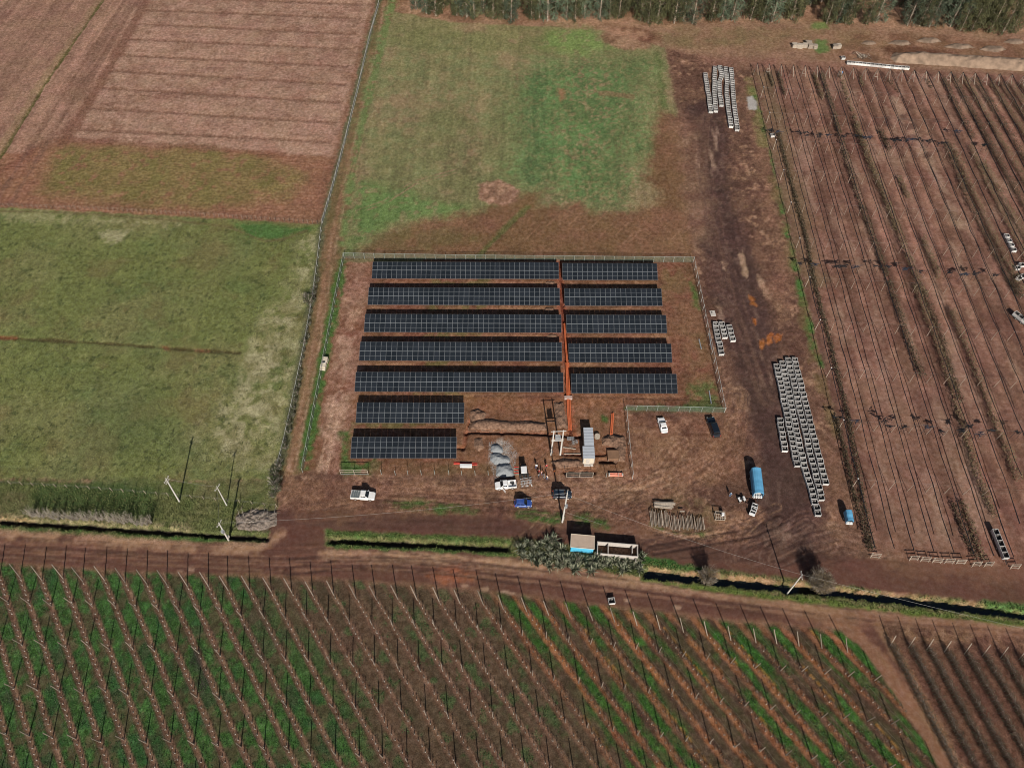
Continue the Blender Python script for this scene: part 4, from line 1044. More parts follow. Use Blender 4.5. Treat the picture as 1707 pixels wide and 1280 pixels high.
cabin([(973.1, 712.5), (988.1, 712.5), (990.4, 742.9), (974.4, 742.9)], 2.35, 'rear container cabin with ribbed grey roof, narrower of the two', 6, False)
cabin([(971.8, 743.6), (990.6, 743.6), (992.0, 764), (972.4, 764)], 2.4, 'front container cabin with cream door end and ribbed grey roof', 4, True)
# ------------------------------------------------------------------ vehicles
def rring(xx, hw, z0, z1, r=0.12, n=3):
    pts = []
    for cy_, cz_, a0_ in ((hw - r, z1 - r, 0), (-hw + r, z1 - r, 90), (-hw + r * .6, z0 + r * .6, 180), (hw - r * .6, z0 + r * .6, 270)):
        rr_ = r if a0_ < 180 else r * .6
        for k in range(n + 1):
            a_ = math.radians(a0_ + 90 * k / n)
            pts.append((xx, cy_ + rr_ * math.cos(a_), cz_ + rr_ * math.sin(a_)))
    return pts
def face_quad(c, u0, u1, v0, v1, off):
    p0, p1, p2, p3 = [Vector(p) for p in c]
    def at_(u, v): return (p0 * (1 - u) + p1 * u) * (1 - v) + (p3 * (1 - u) + p2 * u) * v
    nrm = (p1 - p0).cross(p3 - p0).normalized() * off
    return [at_(u0, v0) + nrm, at_(u1, v0) + nrm, at_(u1, v1) + nrm, at_(u0, v1) + nrm]
mw_ = MB(); mw_.tube([(0, -.11, 0), (0, .11, 0)], .36, 16); ME_TYRE = mw_.mesh('wheel', M_tyre)
mw_ = MB(); mw_.tube([(0, -.115, 0), (0, .115, 0)], .23, 12); ME_RIM = mw_.mesh('rim', M_rim)
def wheels(t, xs, hw, sc=1.0):
    for xx in xs:
        for sg in (-1, 1):
            w_ = inst('wheel', ME_TYRE, t, (xx, sg * (hw - .1), .36 * sc), (0, 0, 0), (sc, sc, sc))
            inst('rim', ME_RIM, w_)
def vehicle(name, label, cat, px, heading, L_, W_, Ht, paint, kind, bed=None):
    """heading: degrees in ground coordinates of the car's nose"""
    x0, y0 = G(*px)
    t = empty(name, (x0, y0, 0), math.radians(heading), label, cat)
    hw = W_ / 2; hb = Ht * .58
    rings = [rring(-L_ / 2, hw * .84, .38, hb * .80), rring(-L_ / 2 + .12, hw * .95, .30, hb * .96), rring(-L_ * .25, hw, .26, hb), rring(L_ * .08, hw, .26, hb), rring(L_ * .24, hw * .99, .26, hb * .97), rring(L_ / 2 - .35, hw * .95, .28, hb * .90), rring(L_ / 2 - .08, hw * .86, .32, hb * .78), rring(L_ / 2, hw * .74, .38, hb * .66)]
    if kind == 'pickup':
        xb = -L_ * .10
        rings = [rring(xb, hw, .30, hb)] + [r_ for r_ in rings if r_[0][0] > xb + .05]
        m_ = MB(); bl = xb + L_ / 2; bx_ = -L_ / 2 + bl / 2
        m_.box((bx_, 0, .55), (bl - .01, W_ - .02, .16))
        for sg in (-1, 1): m_.box((bx_, sg * (hw - .06), .63 + (hb - .63) / 2), (bl - .01, .10, hb - .63))
        m_.box((-L_ / 2 + .05, 0, .63 + (hb - .63) / 2), (.08, W_ - .23, hb - .63))
        m_.box((xb - .05, 0, .63 + (hb - .63) / 2), (.07, W_ - .23, hb - .63))
        bo = m_.build('bed', paint, t)
        if bed == 'cover':
            for k in range(4):
                MB().box((-L_ / 2 + .2 + (bl - .3) * (k + .5) / 4, 0, hb + .02 - .02 * (k % 2)), ((bl - .3) / 4 - .05, W_ - .26, .07)).build('cover_slat', M_greycover, bo)
        elif bed == 'load':
            for k in range(5):
                MB().box((-L_ / 2 + .35 + R.random() * (bl - .8), R.uniform(-.45, .45), .8), (R.uniform(.25, .5), R.uniform(.2, .4), R.uniform(.2, .4)), rz=R.random()).build('load_piece', M_plastic, bo)
        cab = (xb + .02, L_ * .26, xb + .12, L_ * .12)
    elif kind == 'suv': cab = (-L_ * .46, L_ * .22, -L_ * .42, L_ * .08)
    elif kind == 'hatch': cab = (-L_ * .46, L_ * .24, -L_ * .38, L_ * .05)
    else: cab = (-L_ * .36, L_ * .22, -L_ * .22, L_ * .04)
    m_ = MB(); m_.loft(rings); m_.build('body', paint, t, smooth=False)
    z0, z1 = hb - .04, Ht; b0, b1, t0, t1 = cab; wb, wt_ = hw * .93, hw * .74
    B = [(b0, -wb, z0), (b1, -wb, z0), (b1, wb, z0), (b0, wb, z0)]; T = [(t0, -wt_, z1 - .06), (t1, -wt_, z1 - .06), (t1, wt_, z1 - .06), (t0, wt_, z1 - .06)]
    T2 = [(t0 + .1, -wt_ + .1, z1), (t1 - .1, -wt_ + .1, z1), (t1 - .1, wt_ - .1, z1), (t0 + .1, wt_ - .1, z1)]
    m_ = MB(); m_.loft([B, T, T2]); cb = m_.build('cabin', paint, t)
    def win(nm, c, *uv):
        q_ = face_quad(c, *uv, .014)
        m2 = MB(); m2.add(q_, [(0, 1, 2, 3)]); m2.build(nm, M_glass, cb)
    win('windscreen', (B[1], B[2], T[2], T[1]), .05, .95, .08, .95)
    win('rear_window', (B[3], B[0], T[0], T[3]), .1, .9, .35, .92)
    for c in ((B[0], B[1], T[1], T[0]), (B[2], B[3], T[3], T[2])):
        f_ = c[0] == B[0]
        for a_, e_ in ((.10, .47), (.52, .90)):
            win('side_window', c, a_, e_, .42, .92)
    wheels(t, (-L_ * .30, L_ * .31), hw, min(1.0, Ht / 1.65))
    for sg in (-1, 1):
        MB().box((L_ / 2 - .13, sg * hw * .70, hb * .74), (.2, .26, .12)).build('headlight', M_lamp, t)
        MB().box((-L_ / 2 + .05, sg * hw * .80, hb * .78), (.12, .16, .2)).build('tail_light', M_red, t)
        MB().box((L_ * .20, sg * (hw + .09), hb + .06), (.12, .18, .13)).build('wing_mirror', paint, t)
    MB().box((L_ / 2 - .02, 0, .46), (.14, W_ * .8, .18)).build('bumper', M_plastic, t)
    MB().box((-L_ / 2 + .0, 0, .46), (.14, W_ * .8, .16)).build('bumper', M_plastic, t)
    return t
v1 = vehicle('pickup_truck', 'white double cab pickup with grey slatted bed cover on the yard track', 'pickup', (606, 828), -4, 5.15, 1.85, 1.80, M_white, 'pickup', 'cover')
v2 = vehicle('pickup_truck', 'white pickup with an open door beside the gravel heap', 'pickup', (843, 810.5), 186, 4.6, 1.75, 1.75, M_white, 'pickup', 'load')
m_ = MB(); m_.beam((.75, .90, .85), (.25, 1.75, .85), .06, .95); m_.build('open_door', M_white, v2)
v3 = vehicle('hatchback_car', 'bright blue hatchback parked below the white pickup', 'car', (872, 841), -2, 3.7, 1.65, 1.6, M_blue, 'hatch')
v4 = vehicle('off_road_car', 'dark navy four wheel drive parked behind the utility pole', 'car', (936.5, 826.5), -1, 4.1, 1.75, 1.75, M_dark, 'suv')
for yy in (-.55, .55): MB().box((-.45, yy, 1.80), (2.0, .05, .06)).build('roof_bar', M_steel, v4)
v5 = vehicle('sedan_car', 'white sedan parked in front of the green mesh fence', 'car', (1104, 711), 97, 4.1, 1.68, 1.45, M_white, 'sedan')
v6 = vehicle('off_road_car', 'black four wheel drive parked near the fence corner', 'car', (1188, 714), 99, 5.2, 1.9, 1.8, M_black, 'suv')

# tractor with white roof, rake behind it
t = empty('tractor', (*G(873, 790), 0), math.radians(94), 'dark tractor with a white cab roof next to the gravel', 'tractor')
MB().box((.95, 0, .95), (1.5, .7, .75)).build('bonnet', M_plastic, t)
MB().box((-.1, 0, .75), (2.2, .6, .4)).build('chassis', M_plastic, t)
for xx, yy in ((.35, .55), (.35, -.55), (-.95, .55), (-.95, -.55)): m_ = MB(); m_.beam((xx, yy, .95), (xx * .9 - .02, yy * .95, 2.35), .08, .08); m_.build('cab_pillar', M_plastic, t)
MB().box((-.3, 0, 1.15), (.9, .9, .5)).build('seat', M_plastic, t)
m_ = MB(); m_.loft([[(-1.1, -.65, 2.36), (.55, -.65, 2.36), (.55, .65, 2.36), (-1.1, .65, 2.36)], [(-1.05, -.6, 2.5), (.5, -.6, 2.5), (.5, .6, 2.5), (-1.05, .6, 2.5)]]); m_.build('cab_roof', M_white, t)
for sg in (-1, 1):
    w_ = inst('rear_wheel', ME_TYRE, t, (-.75, sg * .8, .68), (0, 0, 0), (1.9, 1.7, 1.9)); inst('rim', ME_RIM, w_)
    w_ = inst('front_wheel', ME_TYRE, t, (1.25, sg * .65, .42), (0, 0, 0), (1.15, 1.1, 1.15)); inst('rim', ME_RIM, w_)
m_ = MB(); m_.tube([(1.1, .3, 1.3), (1.1, .3, 2.2)], .05, 6); m_.build('exhaust', M_plastic, t)
t = empty('rake_implement', (*G(877, 806), 0), 0.1, 'tangled grey metal rake behind the tractor', 'rake')
for k in range(9):
    m_ = MB(); x0 = -1.1 + k * .27
    m_.tube([(x0, .9, .75), (x0 + .1, .3, .85 + R.uniform(-.1, .1)), (x0 + R.uniform(-.2, .25), -.3, .5), (x0 + R.uniform(-.3, .35), -.75, .03)], .035, 5); m_.build('tine', M_steel, t)
for yy, zz in ((.85, .75), (.2, .8), (-.25, .5)): m_ = MB(); m_.tube([(-1.25, yy, zz), (1.25, yy + .2, zz)], .05, 6); m_.build('crossbar', M_steel, t)
t = empty('pallet_grate', (*G(861, 785), 0), 0.05, 'pale grate of slats lying between gravel and tractor', 'grate')
for k in range(6): MB().box((0, -.9 + k * .36, .12), (1.0, .16, .05)).build('slat', M_red if k % 2 else M_woodp, t)
for xx in (-.42, .42): MB().box((xx, 0, .06), (.08, 2.0, .07)).build('bearer', M_woodp, t)

# blue tarpaulin trailers
def tarp_trailer(label, pxs, hgt, open_h=.9):
    nw, ne, se, sw = [Vector((*G(*p, hgt * .88), 0)) for p in pxs]
    fr, bk = (sw + se) / 2, (nw + ne) / 2
    d = bk - fr; Ld = d.length; Wd = ((ne - nw).length + (se - sw).length) / 2
    t = empty('tarp_trailer', (fr.x, fr.y, 0), math.atan2(d.y, d.x), label, 'trailer')
    hw = Wd / 2; n = 7; rings = []
    for xx in np.linspace(0, Ld, 9):
        sag = .04 * math.sin(xx * 2.7) + (.03 if int(xx * 2) % 2 else 0)
        rings.append([(xx, hw, .75), (xx, hw * 1.01, hgt * .78 - sag), (xx, hw * .85, hgt * .9 - sag), (xx, hw * .45, hgt * .97 - sag), (xx, 0, hgt - sag), (xx, -hw * .45, hgt * .97 - sag), (xx, -hw * .85, hgt * .9 - sag), (xx, -hw * 1.01, hgt * .78 - sag), (xx, -hw, .75), (xx, -hw + .04, .75), (xx, -hw * .95, hgt * .76 - sag), (xx, 0, hgt * .95 - sag), (xx, hw * .95, hgt * .76 - sag), (xx, hw - .04, .75)])
    m_ = MB(); m_.loft(rings, cap=True); m_.build('tarp_cover', M_tarp, t)
    MB().box((Ld / 2, 0, .66), (Ld + .25, Wd - .05, .14)).build('deck', M_white, t)
    MB().box((Ld / 2, 0, .52), (Ld, .8, .12)).build('chassis', M_plastic, t)
    m_ = MB(); m_.beam((-.1, 0, .5), (-.9, 0, .42), .1, .1); m_.build('drawbar', M_plastic, t)
    for k in range(4):
        m_ = MB(); yy = -hw * .7 + k * hw * .47
        m_.loft([[(-.30, yy - .16, .74), (.2, yy - .16, .74), (.2, yy + .16, .74), (-.30, yy + .16, .74)], [(-.26, yy - .13, 1.0 + .08 * (k % 2)), (.2, yy - .14, 1.05), (.2, yy + .14, 1.05), (-.26, yy + .12, 1.0)]]); m_.build('sack', M_white, t)
    wheels(t, (Ld * .25, Ld * .75) if Ld > 4 else (Ld * .5,), hw + .02)
tarp_trailer('large trailer under a light blue tarpaulin in the work yard', [(1253.1, 779.3), (1269.5, 780.6), (1274.6, 823.1), (1257.9, 820.1)], 2.9)
tarp_trailer('small trailer under a blue tarpaulin at the orchard edge', [(1409.5, 850), (1421, 850), (1424.4, 869), (1413.3, 866)], 2.3)

# small utility cart
t = empty('utility_cart', (*G(1254.5, 852), 0), math.radians(245), 'small white utility cart with dark cargo box beside the large trailer', 'cart')
MB().box((0, 0, .5), (2.7, 1.15, .28)).build('chassis', M_plastic, t)
MB().box((1.2, 0, .78), (.45, 1.2, .4)).build('front_cowl', M_white, t)
MB().box((.25, 0, .75), (.8, 1.0, .3)).build('seat', M_plastic, t)
for xx in (.85, -.2):
    MB().box((xx, 0, 1.72), (.14, 1.2, .08)).build('roll_bar', M_white, t)
    for sg in (-1, 1): m_ = MB(); m_.tube([(xx, sg * .56, .6), (xx, sg * .54, 1.7)], .04, 6); m_.build('roll_post', M_white, t)
for sg in (-1, 1): MB().box((.33, sg * .56, 1.72), (1.0, .08, .08)).build('roof_rail', M_white, t)
m_ = MB(); m_.box((-.85, 0, .7), (1.1, 1.1, .08))
m_.build('cargo_floor', M_plastic, t)
for a, b_ in (((-.85, .57, .88), (1.15, .05, .34)), ((-.85, -.57, .88), (1.15, .05, .34)), ((-1.4, 0, .88), (.05, 1.1, .34)), ((-.3, 0, .88), (.05, 1.1, .34))): MB().box(a, b_).build('cargo_side', M_white, t)
wheels(t, (-.9, .95), .62, .8)
# quad bike
t = empty('quad_bike', (*G(1235.3, 834), 0), 0.25, 'small white quad bike standing near the utility cart', 'quad bike')
MB().box((0, 0, .5), (1.1, .35, .3)).build('frame', M_plastic, t)
MB().box((-.12, 0, .8), (.6, .32, .12)).build('seat', M_plastic, t)
for xx in (.5, -.5): MB().box((xx, 0, .74), (.5, .95, .1)).build('fender', M_white, t)
m_ = MB(); m_.tube([(.3, 0, .7), (.25, 0, 1.05)], .04, 6); m_.tube([(.22, -.4, 1.08), (.22, .4, 1.08)], .03, 6); m_.build('handlebar', M_plastic, t)
wheels(t, (-.5, .5), .52, .72)

# ------------------------------------------------------------------ people
M_skin = mat('skin', (0.42, 0.25, 0.17), 0.6, 0.05, 5)
def cloth(nm, rgb): return mat('cloth_' + nm, rgb, 0.9, 0.15, 8)
def person(label, px, face, shirt, trousers, hat, pose=0):
    v = [(0, 0, .93), (0, 0, 1.15), (0, .0, 1.36), (0, .01, 1.49), (0, .03, 1.60), (0, .02, 1.72)]
    r_ = [.135, .13, .15, .06, .085, .09]
    e_ = [(0, 1), (1, 2), (2, 3), (3, 4), (4, 5)]
    kind_ = [1, 0, 0, 2, 2, 3]
    def addp(p, rad, par, kd):
        v.append(p); r_.append(rad); e_.append((par, len(v) - 1)); kind_.append(kd); return len(v) - 1
    for sg in (-1, 1):
        bend = .25 if pose == 1 and sg > 0 else (.12 if pose == 2 else .03)
        sh = addp((sg * .17, 0, 1.40), .068, 2, 0)
        el = addp((sg * .24, .02 + bend * .3, 1.13), .052, sh, 0)
        wr = addp((sg * (.25 - bend * .3), .06 + bend, .92 + bend * .8), .036, el, 2)
        pa = addp((sg * (.25 - bend * .3), .09 + bend, .85 + bend * .8), .034, wr, 2)
        for f_ in range(4):
            addp((sg * (.25 - bend * .3) + (f_ - 1.5) * .022, .11 + bend, .775 + .01 * (f_ in (1, 2)) * -1 + bend * .8), .010, pa, 2)
        addp((sg * (.21 - bend * .3), .13 + bend, .84 + bend * .8), .011, wr, 2)
        step = .10 * sg if pose != 2 else .03 * sg
        hp = addp((sg * .10, 0, .86), .095, 0, 1)
        kn = addp((sg * .11, step * .6 + .02, .49), .068, hp, 1)
        an = addp((sg * .11, step - .02, .09), .046, kn, 1)
        addp((sg * .12, step + .15, .05), .04, an, 1)
    me = bpy.data.meshes.new('person'); me.from_pydata(v, e_, [])
    o = bpy.data.objects.new('person_tmp', me); col.objects.link(o)
    sk = o.modifiers.new('skin', 'SKIN'); sk.use_smooth_shade = True
    for k, s_ in enumerate(me.skin_vertices[0].data):
        s_.radius = (r_[k], r_[k] * (.8 if kind_[k] == 0 else 1)); s_.use_root = (k == 0)
    ss = o.modifiers.new('sub', 'SUBSURF'); ss.levels = ss.render_levels = 1
    dg = bpy.context.evaluated_depsgraph_get()
    m2 = bpy.data.meshes.new_from_object(o.evaluated_get(dg))
    bpy.data.objects.remove(o); m2.name = 'person'
    m2.materials.clear()
    for mm in (cloth(*shirt), cloth(*trousers), M_skin, cloth(*hat)): m2.materials.append(mm)
    vv = [Vector(p) for p in v]
    for p in m2.polygons:
        c = p.center
        j = min(range(len(vv)), key=lambda q_: (vv[q_] - c).length - r_[q_])
        p.material_index = kind_[j]
    return tag(inst('person', m2, None, (*G(*px), 0.0), (0, 0, math.radians(face))), label, 'person')
W_, RD_, OR_, BK, BL, GY_, HV = ('white', (.7, .7, .68)), ('red', (.5, .05, .04)), ('orange', (.75, .22, .05)), ('black', (.02, .02, .025)), ('blue', (.05, .09, .2)), ('grey', (.2, .2, .2)), ('pink', (.7, .4, .34))
person('person in white top at the head of the group near the tractor', (894, 780), 170, W_, BL, BK, 0)
person('person in red top in the middle of the group', (898.5, 789), 80, RD_, BK, W_, 1)
person('person in pale pink vest next to the person in red', (902.8, 791), 250, HV, BL, OR_, 0)
person('person in dark clothes lowest on the left of the group', (898, 796), 30, GY_, BK, BK, 2)
person('person in grey top and white helmet at the front of the group', (906.7, 796.5), 100, GY_, GY_, W_, 0)
person('person in white vest at the front right of the group', (912.3, 799), 120, W_, BL, OR_, 1)
person('person in dark trousers and white helmet by the soil heap', (910.8, 780.5), 200, RD_, BK, W_, 2)
person('person in orange vest right of the pole shadow', (924.3, 789), 210, OR_, BK, W_, 1)
person('person in blue overalls standing near the wooden frame crate', (1216.5, 827), 150, ('denim', (.10, .17, .27)), ('denim', (.10, .17, .27)), W_, 0)
person('person in light blue at the top edge of the orchard', (1402.5, 126), 20, ('skyblue', (.12, .25, .5)), ('skyblue', (.12, .25, .5)), W_, 0)
# ------------------------------------------------------------------ utility poles and lines
def upole(label, base, h, arms=1, rz=0.0, lean=(0, 0), r=.17, trafo=False):
    x0, y0 = G(*base)
    t = empty('utility_pole', (x0, y0, 0), rz, label, 'utility pole')
    top = Matrix.Rotation(-rz, 3, 'Z') @ Vector((lean[0], lean[1], h))
    m_ = MB(); m_.tube([(0, 0, -.4), top * .5, top], [r, r * .82, r * .62], 8); m_.build('shaft', M_pole, t)
    for k in range(arms):
        c = top * ((h - .3 - k * .9) / h)
        a_ = MB(); a_.box((c.x, c.y, c.z), (1.7 - .4 * k, .1, .1)); ao = a_.build('crossarm', M_pole, t)
        for xx in (-.75, -.3, .75):
            m_ = MB(); m_.tube([(c.x + xx * (1 - .24 * k), c.y, c.z + .05), (c.x + xx * (1 - .24 * k), c.y, c.z + .32)], .06, 6); m_.build('insulator', M_conc, ao)
    if trafo:
        c = top * .62
        MB().box((c.x - .35, c.y - .25, c.z), (.55, .5, .9)).build('junction_box', M_steel, t)
        c = top * .12
        MB().box((c.x + .28, c.y - .1, 1.3), (.4, .35, .7)).build('meter_box', M_concw, t)
    m_ = MB(); m_.tube([top + Vector((0, 0, -.02)), top + Vector((0, 0, .35))], .05, 6); m_.build('pole_cap', M_pole, t)
    return Vector((x0, y0, 0)) + Matrix.Rotation(rz, 3, 'Z') @ top
tops = [upole('tall utility pole with crossarm standing in the pasture verge', (298.8, 835.7), 9.9, 2, 1.3, (.79, 0)),
        upole('thinner utility pole with crossarm right of the tall one', (377.8, 842), 8.3, 1, 1.2, (.54, -.1), .13),
        upole('utility pole with equipment box beside the roadside ditch', (380.8, 900), 9.2, 1, 1.25, (1.0, -.6), .19, True),
        upole('white utility pole with boxes in front of the navy car', (937.2, 870), 14.0, 1, 1.35, (.24, -.55), .2, True),
        upole('white leaning utility pole on the bank beside the bushy shrub', (1313, 988.2), 8.8, 1, 1.5, (.2, .2), .15)]
# twin-pole transformer stand
b1, b2 = [Vector((*G(*p), 0)) for p in ((918.5, 758.5), (933.9, 757.7))]
t = empty('transformer_stand', tuple(b1), math.atan2((b2 - b1).y, (b2 - b1).x), 'white twin-pole transformer stand over the trench', 'transformer')
wd_ = (b2 - b1).length
for xx in (0, wd_):
    m_ = MB(); m_.tube([(xx, 0, -.3), (xx + .3, .5, 9.2)], [.2, .14], 8); m_.build('pole', M_pole, t)
for zz in (5.4, 5.9): MB().box((wd_ / 2 + .18, .3, zz), (wd_ + .5, .16, .14)).build('crossbeam', M_pole, t)
m_ = MB(); m_.box((wd_ / 2 + .2, .35, 6.6), (1.15, .9, 1.2)); tr = m_.build('transformer_tank', M_steel, t)
for k in range(5): MB().box((wd_ / 2 - .2 + k * .2, -.17, 6.55), (.05, .14, 1.0)).build('cooling_fin', M_steel, tr)
for k in range(3): m_ = MB(); m_.tube([(wd_ / 2 - .15 + k * .35, .5, 7.2), (wd_ / 2 - .15 + k * .35, .5, 7.6)], .07, 6); m_.build('bushing', M_concw, tr)
MB().box((wd_ / 2 + .28, .5, 8.9), (wd_ + 1.2, .12, .12)).build('crossarm', M_pole, t)
MB().box((.1, -.2, 1.6), (.45, .3, .7)).build('meter_box', M_concw, t)
def cable(a, b_, sag, label):
    m_ = MB(); pts = [a + (b_ - a) * (k / 14) - Vector((0, 0, sag * 4 * (k / 14) * (1 - k / 14))) for k in range(15)]
    o = pts[0].copy(); m_.tube([p - o for p in pts], .012, 4)
    tag(m_.build('power_line', M_wire, None, loc=tuple(o)), label, 'power line')
up = Vector((0, 0, .1))
cable(tops[4] + up, tops[4] + Vector((95, -24, .6)), 1.5, 'thin power line running right from the leaning pole')
cable(tops[2] + up, tops[3] + up, 2.0, 'thin power line from the ditch pole to the white pole')
cable(tops[4] + up, tops[3] + Vector((0, 0, -.6)), 1.6, 'thin power line between the white pole and the leaning pole')
cable(tops[3] + up, b2 + Vector((-.15, 0, 9.0)), .8, 'short power line from the white pole to the transformer stand')
cable(tops[0] + up, tops[1] + up, .3, 'short power line joining the two verge poles')
cable(tops[1] + up, tops[2] + up, .3, 'short power line from the thin pole to the ditch pole')
m_ = MB(); m_.tube([GV(938, 852, 4.0), GV(1003, 874, .0)], .015, 4); tag(m_.build('guy_wire', M_wire), 'stay wire slanting from the white pole to the grass', 'wire')

# ------------------------------------------------------------------ harvest bins
mb = MB(); SX, SY, hB, tB = 1.27, 1.15, .80, .05
for sg in (-1, 1):
    mb.box((sg * (SX / 2 - tB / 2), 0, .12 + (hB - .12) / 2), (tB, SY, hB - .12))
    mb.box((0, sg * (SY / 2 - tB / 2), .12 + (hB - .12) / 2 - .001), (SX - 2 * tB, tB, hB - .124))
    mb.box((sg * (SX / 2 - .02), 0, hB - .02), (.07, SY + .03, .06))
    mb.box((0, sg * (SY / 2 - .02), hB - .021), (SX - .11, .07, .056))
    mb.box((sg * (SX / 2 - tB - .012), 0, .14 + (hB - .2) / 2), (.02, SY - 2 * tB - .03, hB - .24), mi=1)  # dark inner boxes stand for the shade inside the bin
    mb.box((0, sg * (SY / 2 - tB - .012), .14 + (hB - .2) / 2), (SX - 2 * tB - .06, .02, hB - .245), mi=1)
    mb.box((sg * .5, 0, .06), (.12, SY, .118))
mb.box((0, 0, .06), (.12, SY - .02, .117))
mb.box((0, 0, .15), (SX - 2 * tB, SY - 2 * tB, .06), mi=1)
for k in (-.3, 0, .3): mb.box((k, SY / 2 - .22, .3), (.09, .2, .26), mi=0)
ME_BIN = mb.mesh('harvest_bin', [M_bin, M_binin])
NB = [0]
def bin_(x, y, rz, label, group, z=0.0):
    NB[0] += 1
    return tag(inst('harvest_bin', ME_BIN, None, (x, y, z), (0, 0, rz)), label, 'bin', group)
def along(pts, step):
    pts = [Vector((*p, 0)) for p in pts]; out = []; carry = 0.0
    for a, b_ in zip(pts[:-1], pts[1:]):
        d = b_ - a; l = d.length; s_ = carry
        while s_ <= l:
            out.append((a + d * (s_ / l), math.atan2(d.y, d.x))); s_ += step
        carry = s_ - l
    return out
def bin_column(px, step, fmt, group):
    res = along(GP(px), step)
    res = res[::-1] if res[0][0].y > res[-1][0].y else res      # count from the near end
    for k, (p, a_) in enumerate(res):
        bin_(p.x + R.uniform(-.09, .09), p.y + R.uniform(-.03, .03), a_ + math.pi / 2 + R.uniform(-.09, .09), fmt % ordw(k + 1), group)
def q1(x, y): return (1260 + x / 4.267, 580 + y / 4.267)
for px, nm in (([(166, 523), (205, 757)], 'leftmost short'), ([(143, 140), (215, 485), (290, 855)], 'second'), ([(185, 120), (331, 820), (437, 1185)], 'third'), ([(225, 95), (380, 760), (463, 1085)], 'fourth'), ([(270, 95), (380, 540), (490, 970)], 'fifth')):
    bin_column([q1(*p) for p in px], 1.27, 'white bin in the large orchard-side block, ' + nm + ' column, %s from the front', 'large block of harvest bins')
def q2(x, y): return (1120 + x / 7.113, 80 + y / 7.113)
for px, nm in (([(392, 335), (400, 390), (425, 550), (458, 770)], 'leftmost'), ([(508, 255), (500, 400), (500, 520), (515, 785)], 'second'), ([(568, 245), (585, 340), (560, 430), (562, 560), (587, 700)], 'third'), ([(632, 262), (650, 420), (645, 560), (672, 800), (700, 950)], 'fourth'), ([(697, 270), (712, 400), (720, 560), (745, 800), (770, 985)], 'fifth')):
    bin_column([q2(*p) for p in px], 1.24, 'white bin in the far block by the headland, ' + nm + ' column, %s from the front', 'far block of harvest bins')
def q3(x, y): return (1130 + x / 4.267, 400 + y / 4.267)
for px, nm in (([(265, 610), (285, 720), (310, 828)], 'long left'), ([(308, 608), (331, 708)], 'middle'), ([(362, 630), (389, 735)], 'right')):
    bin_column([q3(*p) for p in px], 1.28, 'white bin beside the mesh fence, ' + nm + ' column, %s from the front', 'small block of harvest bins by the fence')
res = along(GP([(1414, 107), (1428, 108)]), 1.3) + along(GP([(1433, 108.5), (1469, 112)]), 1.28) + along(GP([(1473, 112.5), (1494, 114.5)]), 1.28) + along(GP([(1498, 114.8), (1514, 116)]), 1.28)
for k, (p, a_) in enumerate(res):
    bin_(p.x, p.y, a_, 'white bin in the row below the sand heap, %s from the left' % ordw(k + 1), 'row of bins below the sand heap')
for k, (p, a_) in enumerate(along(GP([(1676.5, 396), (1691, 425)]), 1.75)):
    bin_(p.x, p.y, a_ + math.pi / 2, 'white bin among the dense orchard rows at right, %s from the back' % ordw(k + 1), 'bins left between orchard rows')
for k, q_ in enumerate(((1694, 449), (1701, 444), (1703, 463), (1697, 466))):
    bin_(*G(*q_), .2 * k, 'white bin near the right picture edge, %s from the top of its cluster' % ordw(k + 1), 'bins at the right edge')
# bin trailers
def bin_trailer(px, n, rz, label, blabel):
    x0, y0 = G(*px)
    t = empty('bin_trailer', (x0, y0, 0), rz, label, 'trailer')
    Lt = n * 1.26
    MB().box((Lt / 2 - .63, 0, .55), (Lt, 1.2, .12)).build('deck', M_steel, t)
    for sg in (-1, 1): MB().box((Lt / 2 - .63, sg * .5, .45), (Lt, .1, .12)).build('side_rail', M_steel, t)
    m_ = MB(); m_.beam((-.6, 0, .5), (-1.7, 0, .45), .1, .1); m_.build('drawbar', M_plastic, t)
    wheels(t, (Lt * .3, Lt * .62), .66, .8)
    for k in range(n):
        v = Matrix.Rotation(rz, 3, 'Z') @ Vector((k * 1.26, 0, 0))
        bin_(x0 + v.x, y0 + v.y, rz, blabel % ordw(k + 1), 'bins carried on trailers', .615)
bin_trailer((1671, 929), 5, math.radians(91), 'low bin trailer parked between orchard rows near the road', 'white bin on the trailer near the road, %s from the front')
bin_trailer((1712, 545), 4, math.radians(120), 'low bin trailer at the right picture edge', 'white bin on the right edge trailer, %s from the front')
bin_(*G(1287, 228), .15, 'single white bin at the orchard corner post', 'single bins')
bin_(*G(1019, 1003), .1, 'single pale bin at the road edge above the lower vineyard', 'single bins')
bin_(*G(1404.5, 99), .1, 'single pale bin left of the timber debris', 'single bins')
for q_, lb in (((1188, 523), 'flat pale slab with a dark hole beside the mesh fence'),):
    x0, y0 = G(*q_); t = empty('concrete_slab', (x0, y0, 0), .1, lb, 'slab')
    MB().box((0, 0, .1), (1.3, 1.7, .2)).build('slab', M_concw, t)
    m_ = MB(); m_.tube([(-.2, .3, .15), (-.2, .3, .215)], .22, 12); m_.build('manhole', M_plastic, t)

# pump chamber on the left fence
x0, y0 = G(541, 608); t = empty('pump_chamber', (x0, y0, 0), -.12, 'cream concrete pump chamber with round opening on the left fence', 'pump house')
for yy, hh in ((1.0, 1.1), (-.75, .9)): MB().box((0, yy, hh / 2), (1.25, 1.15, hh)).build('block', M_cream, t)
m_ = MB(); m_.tube([(0, .15, .0), (0, .15, 1.05)], .52, 12); m_.build('ring', M_conc, t)
m_ = MB(); m_.tube([(0, .15, .9), (0, .15, 1.07)], .36, 12); m_.build('opening', M_plastic, t)
MB().box((0, -1.55, .25), (1.3, .4, .5)).build('step', M_cream, t)

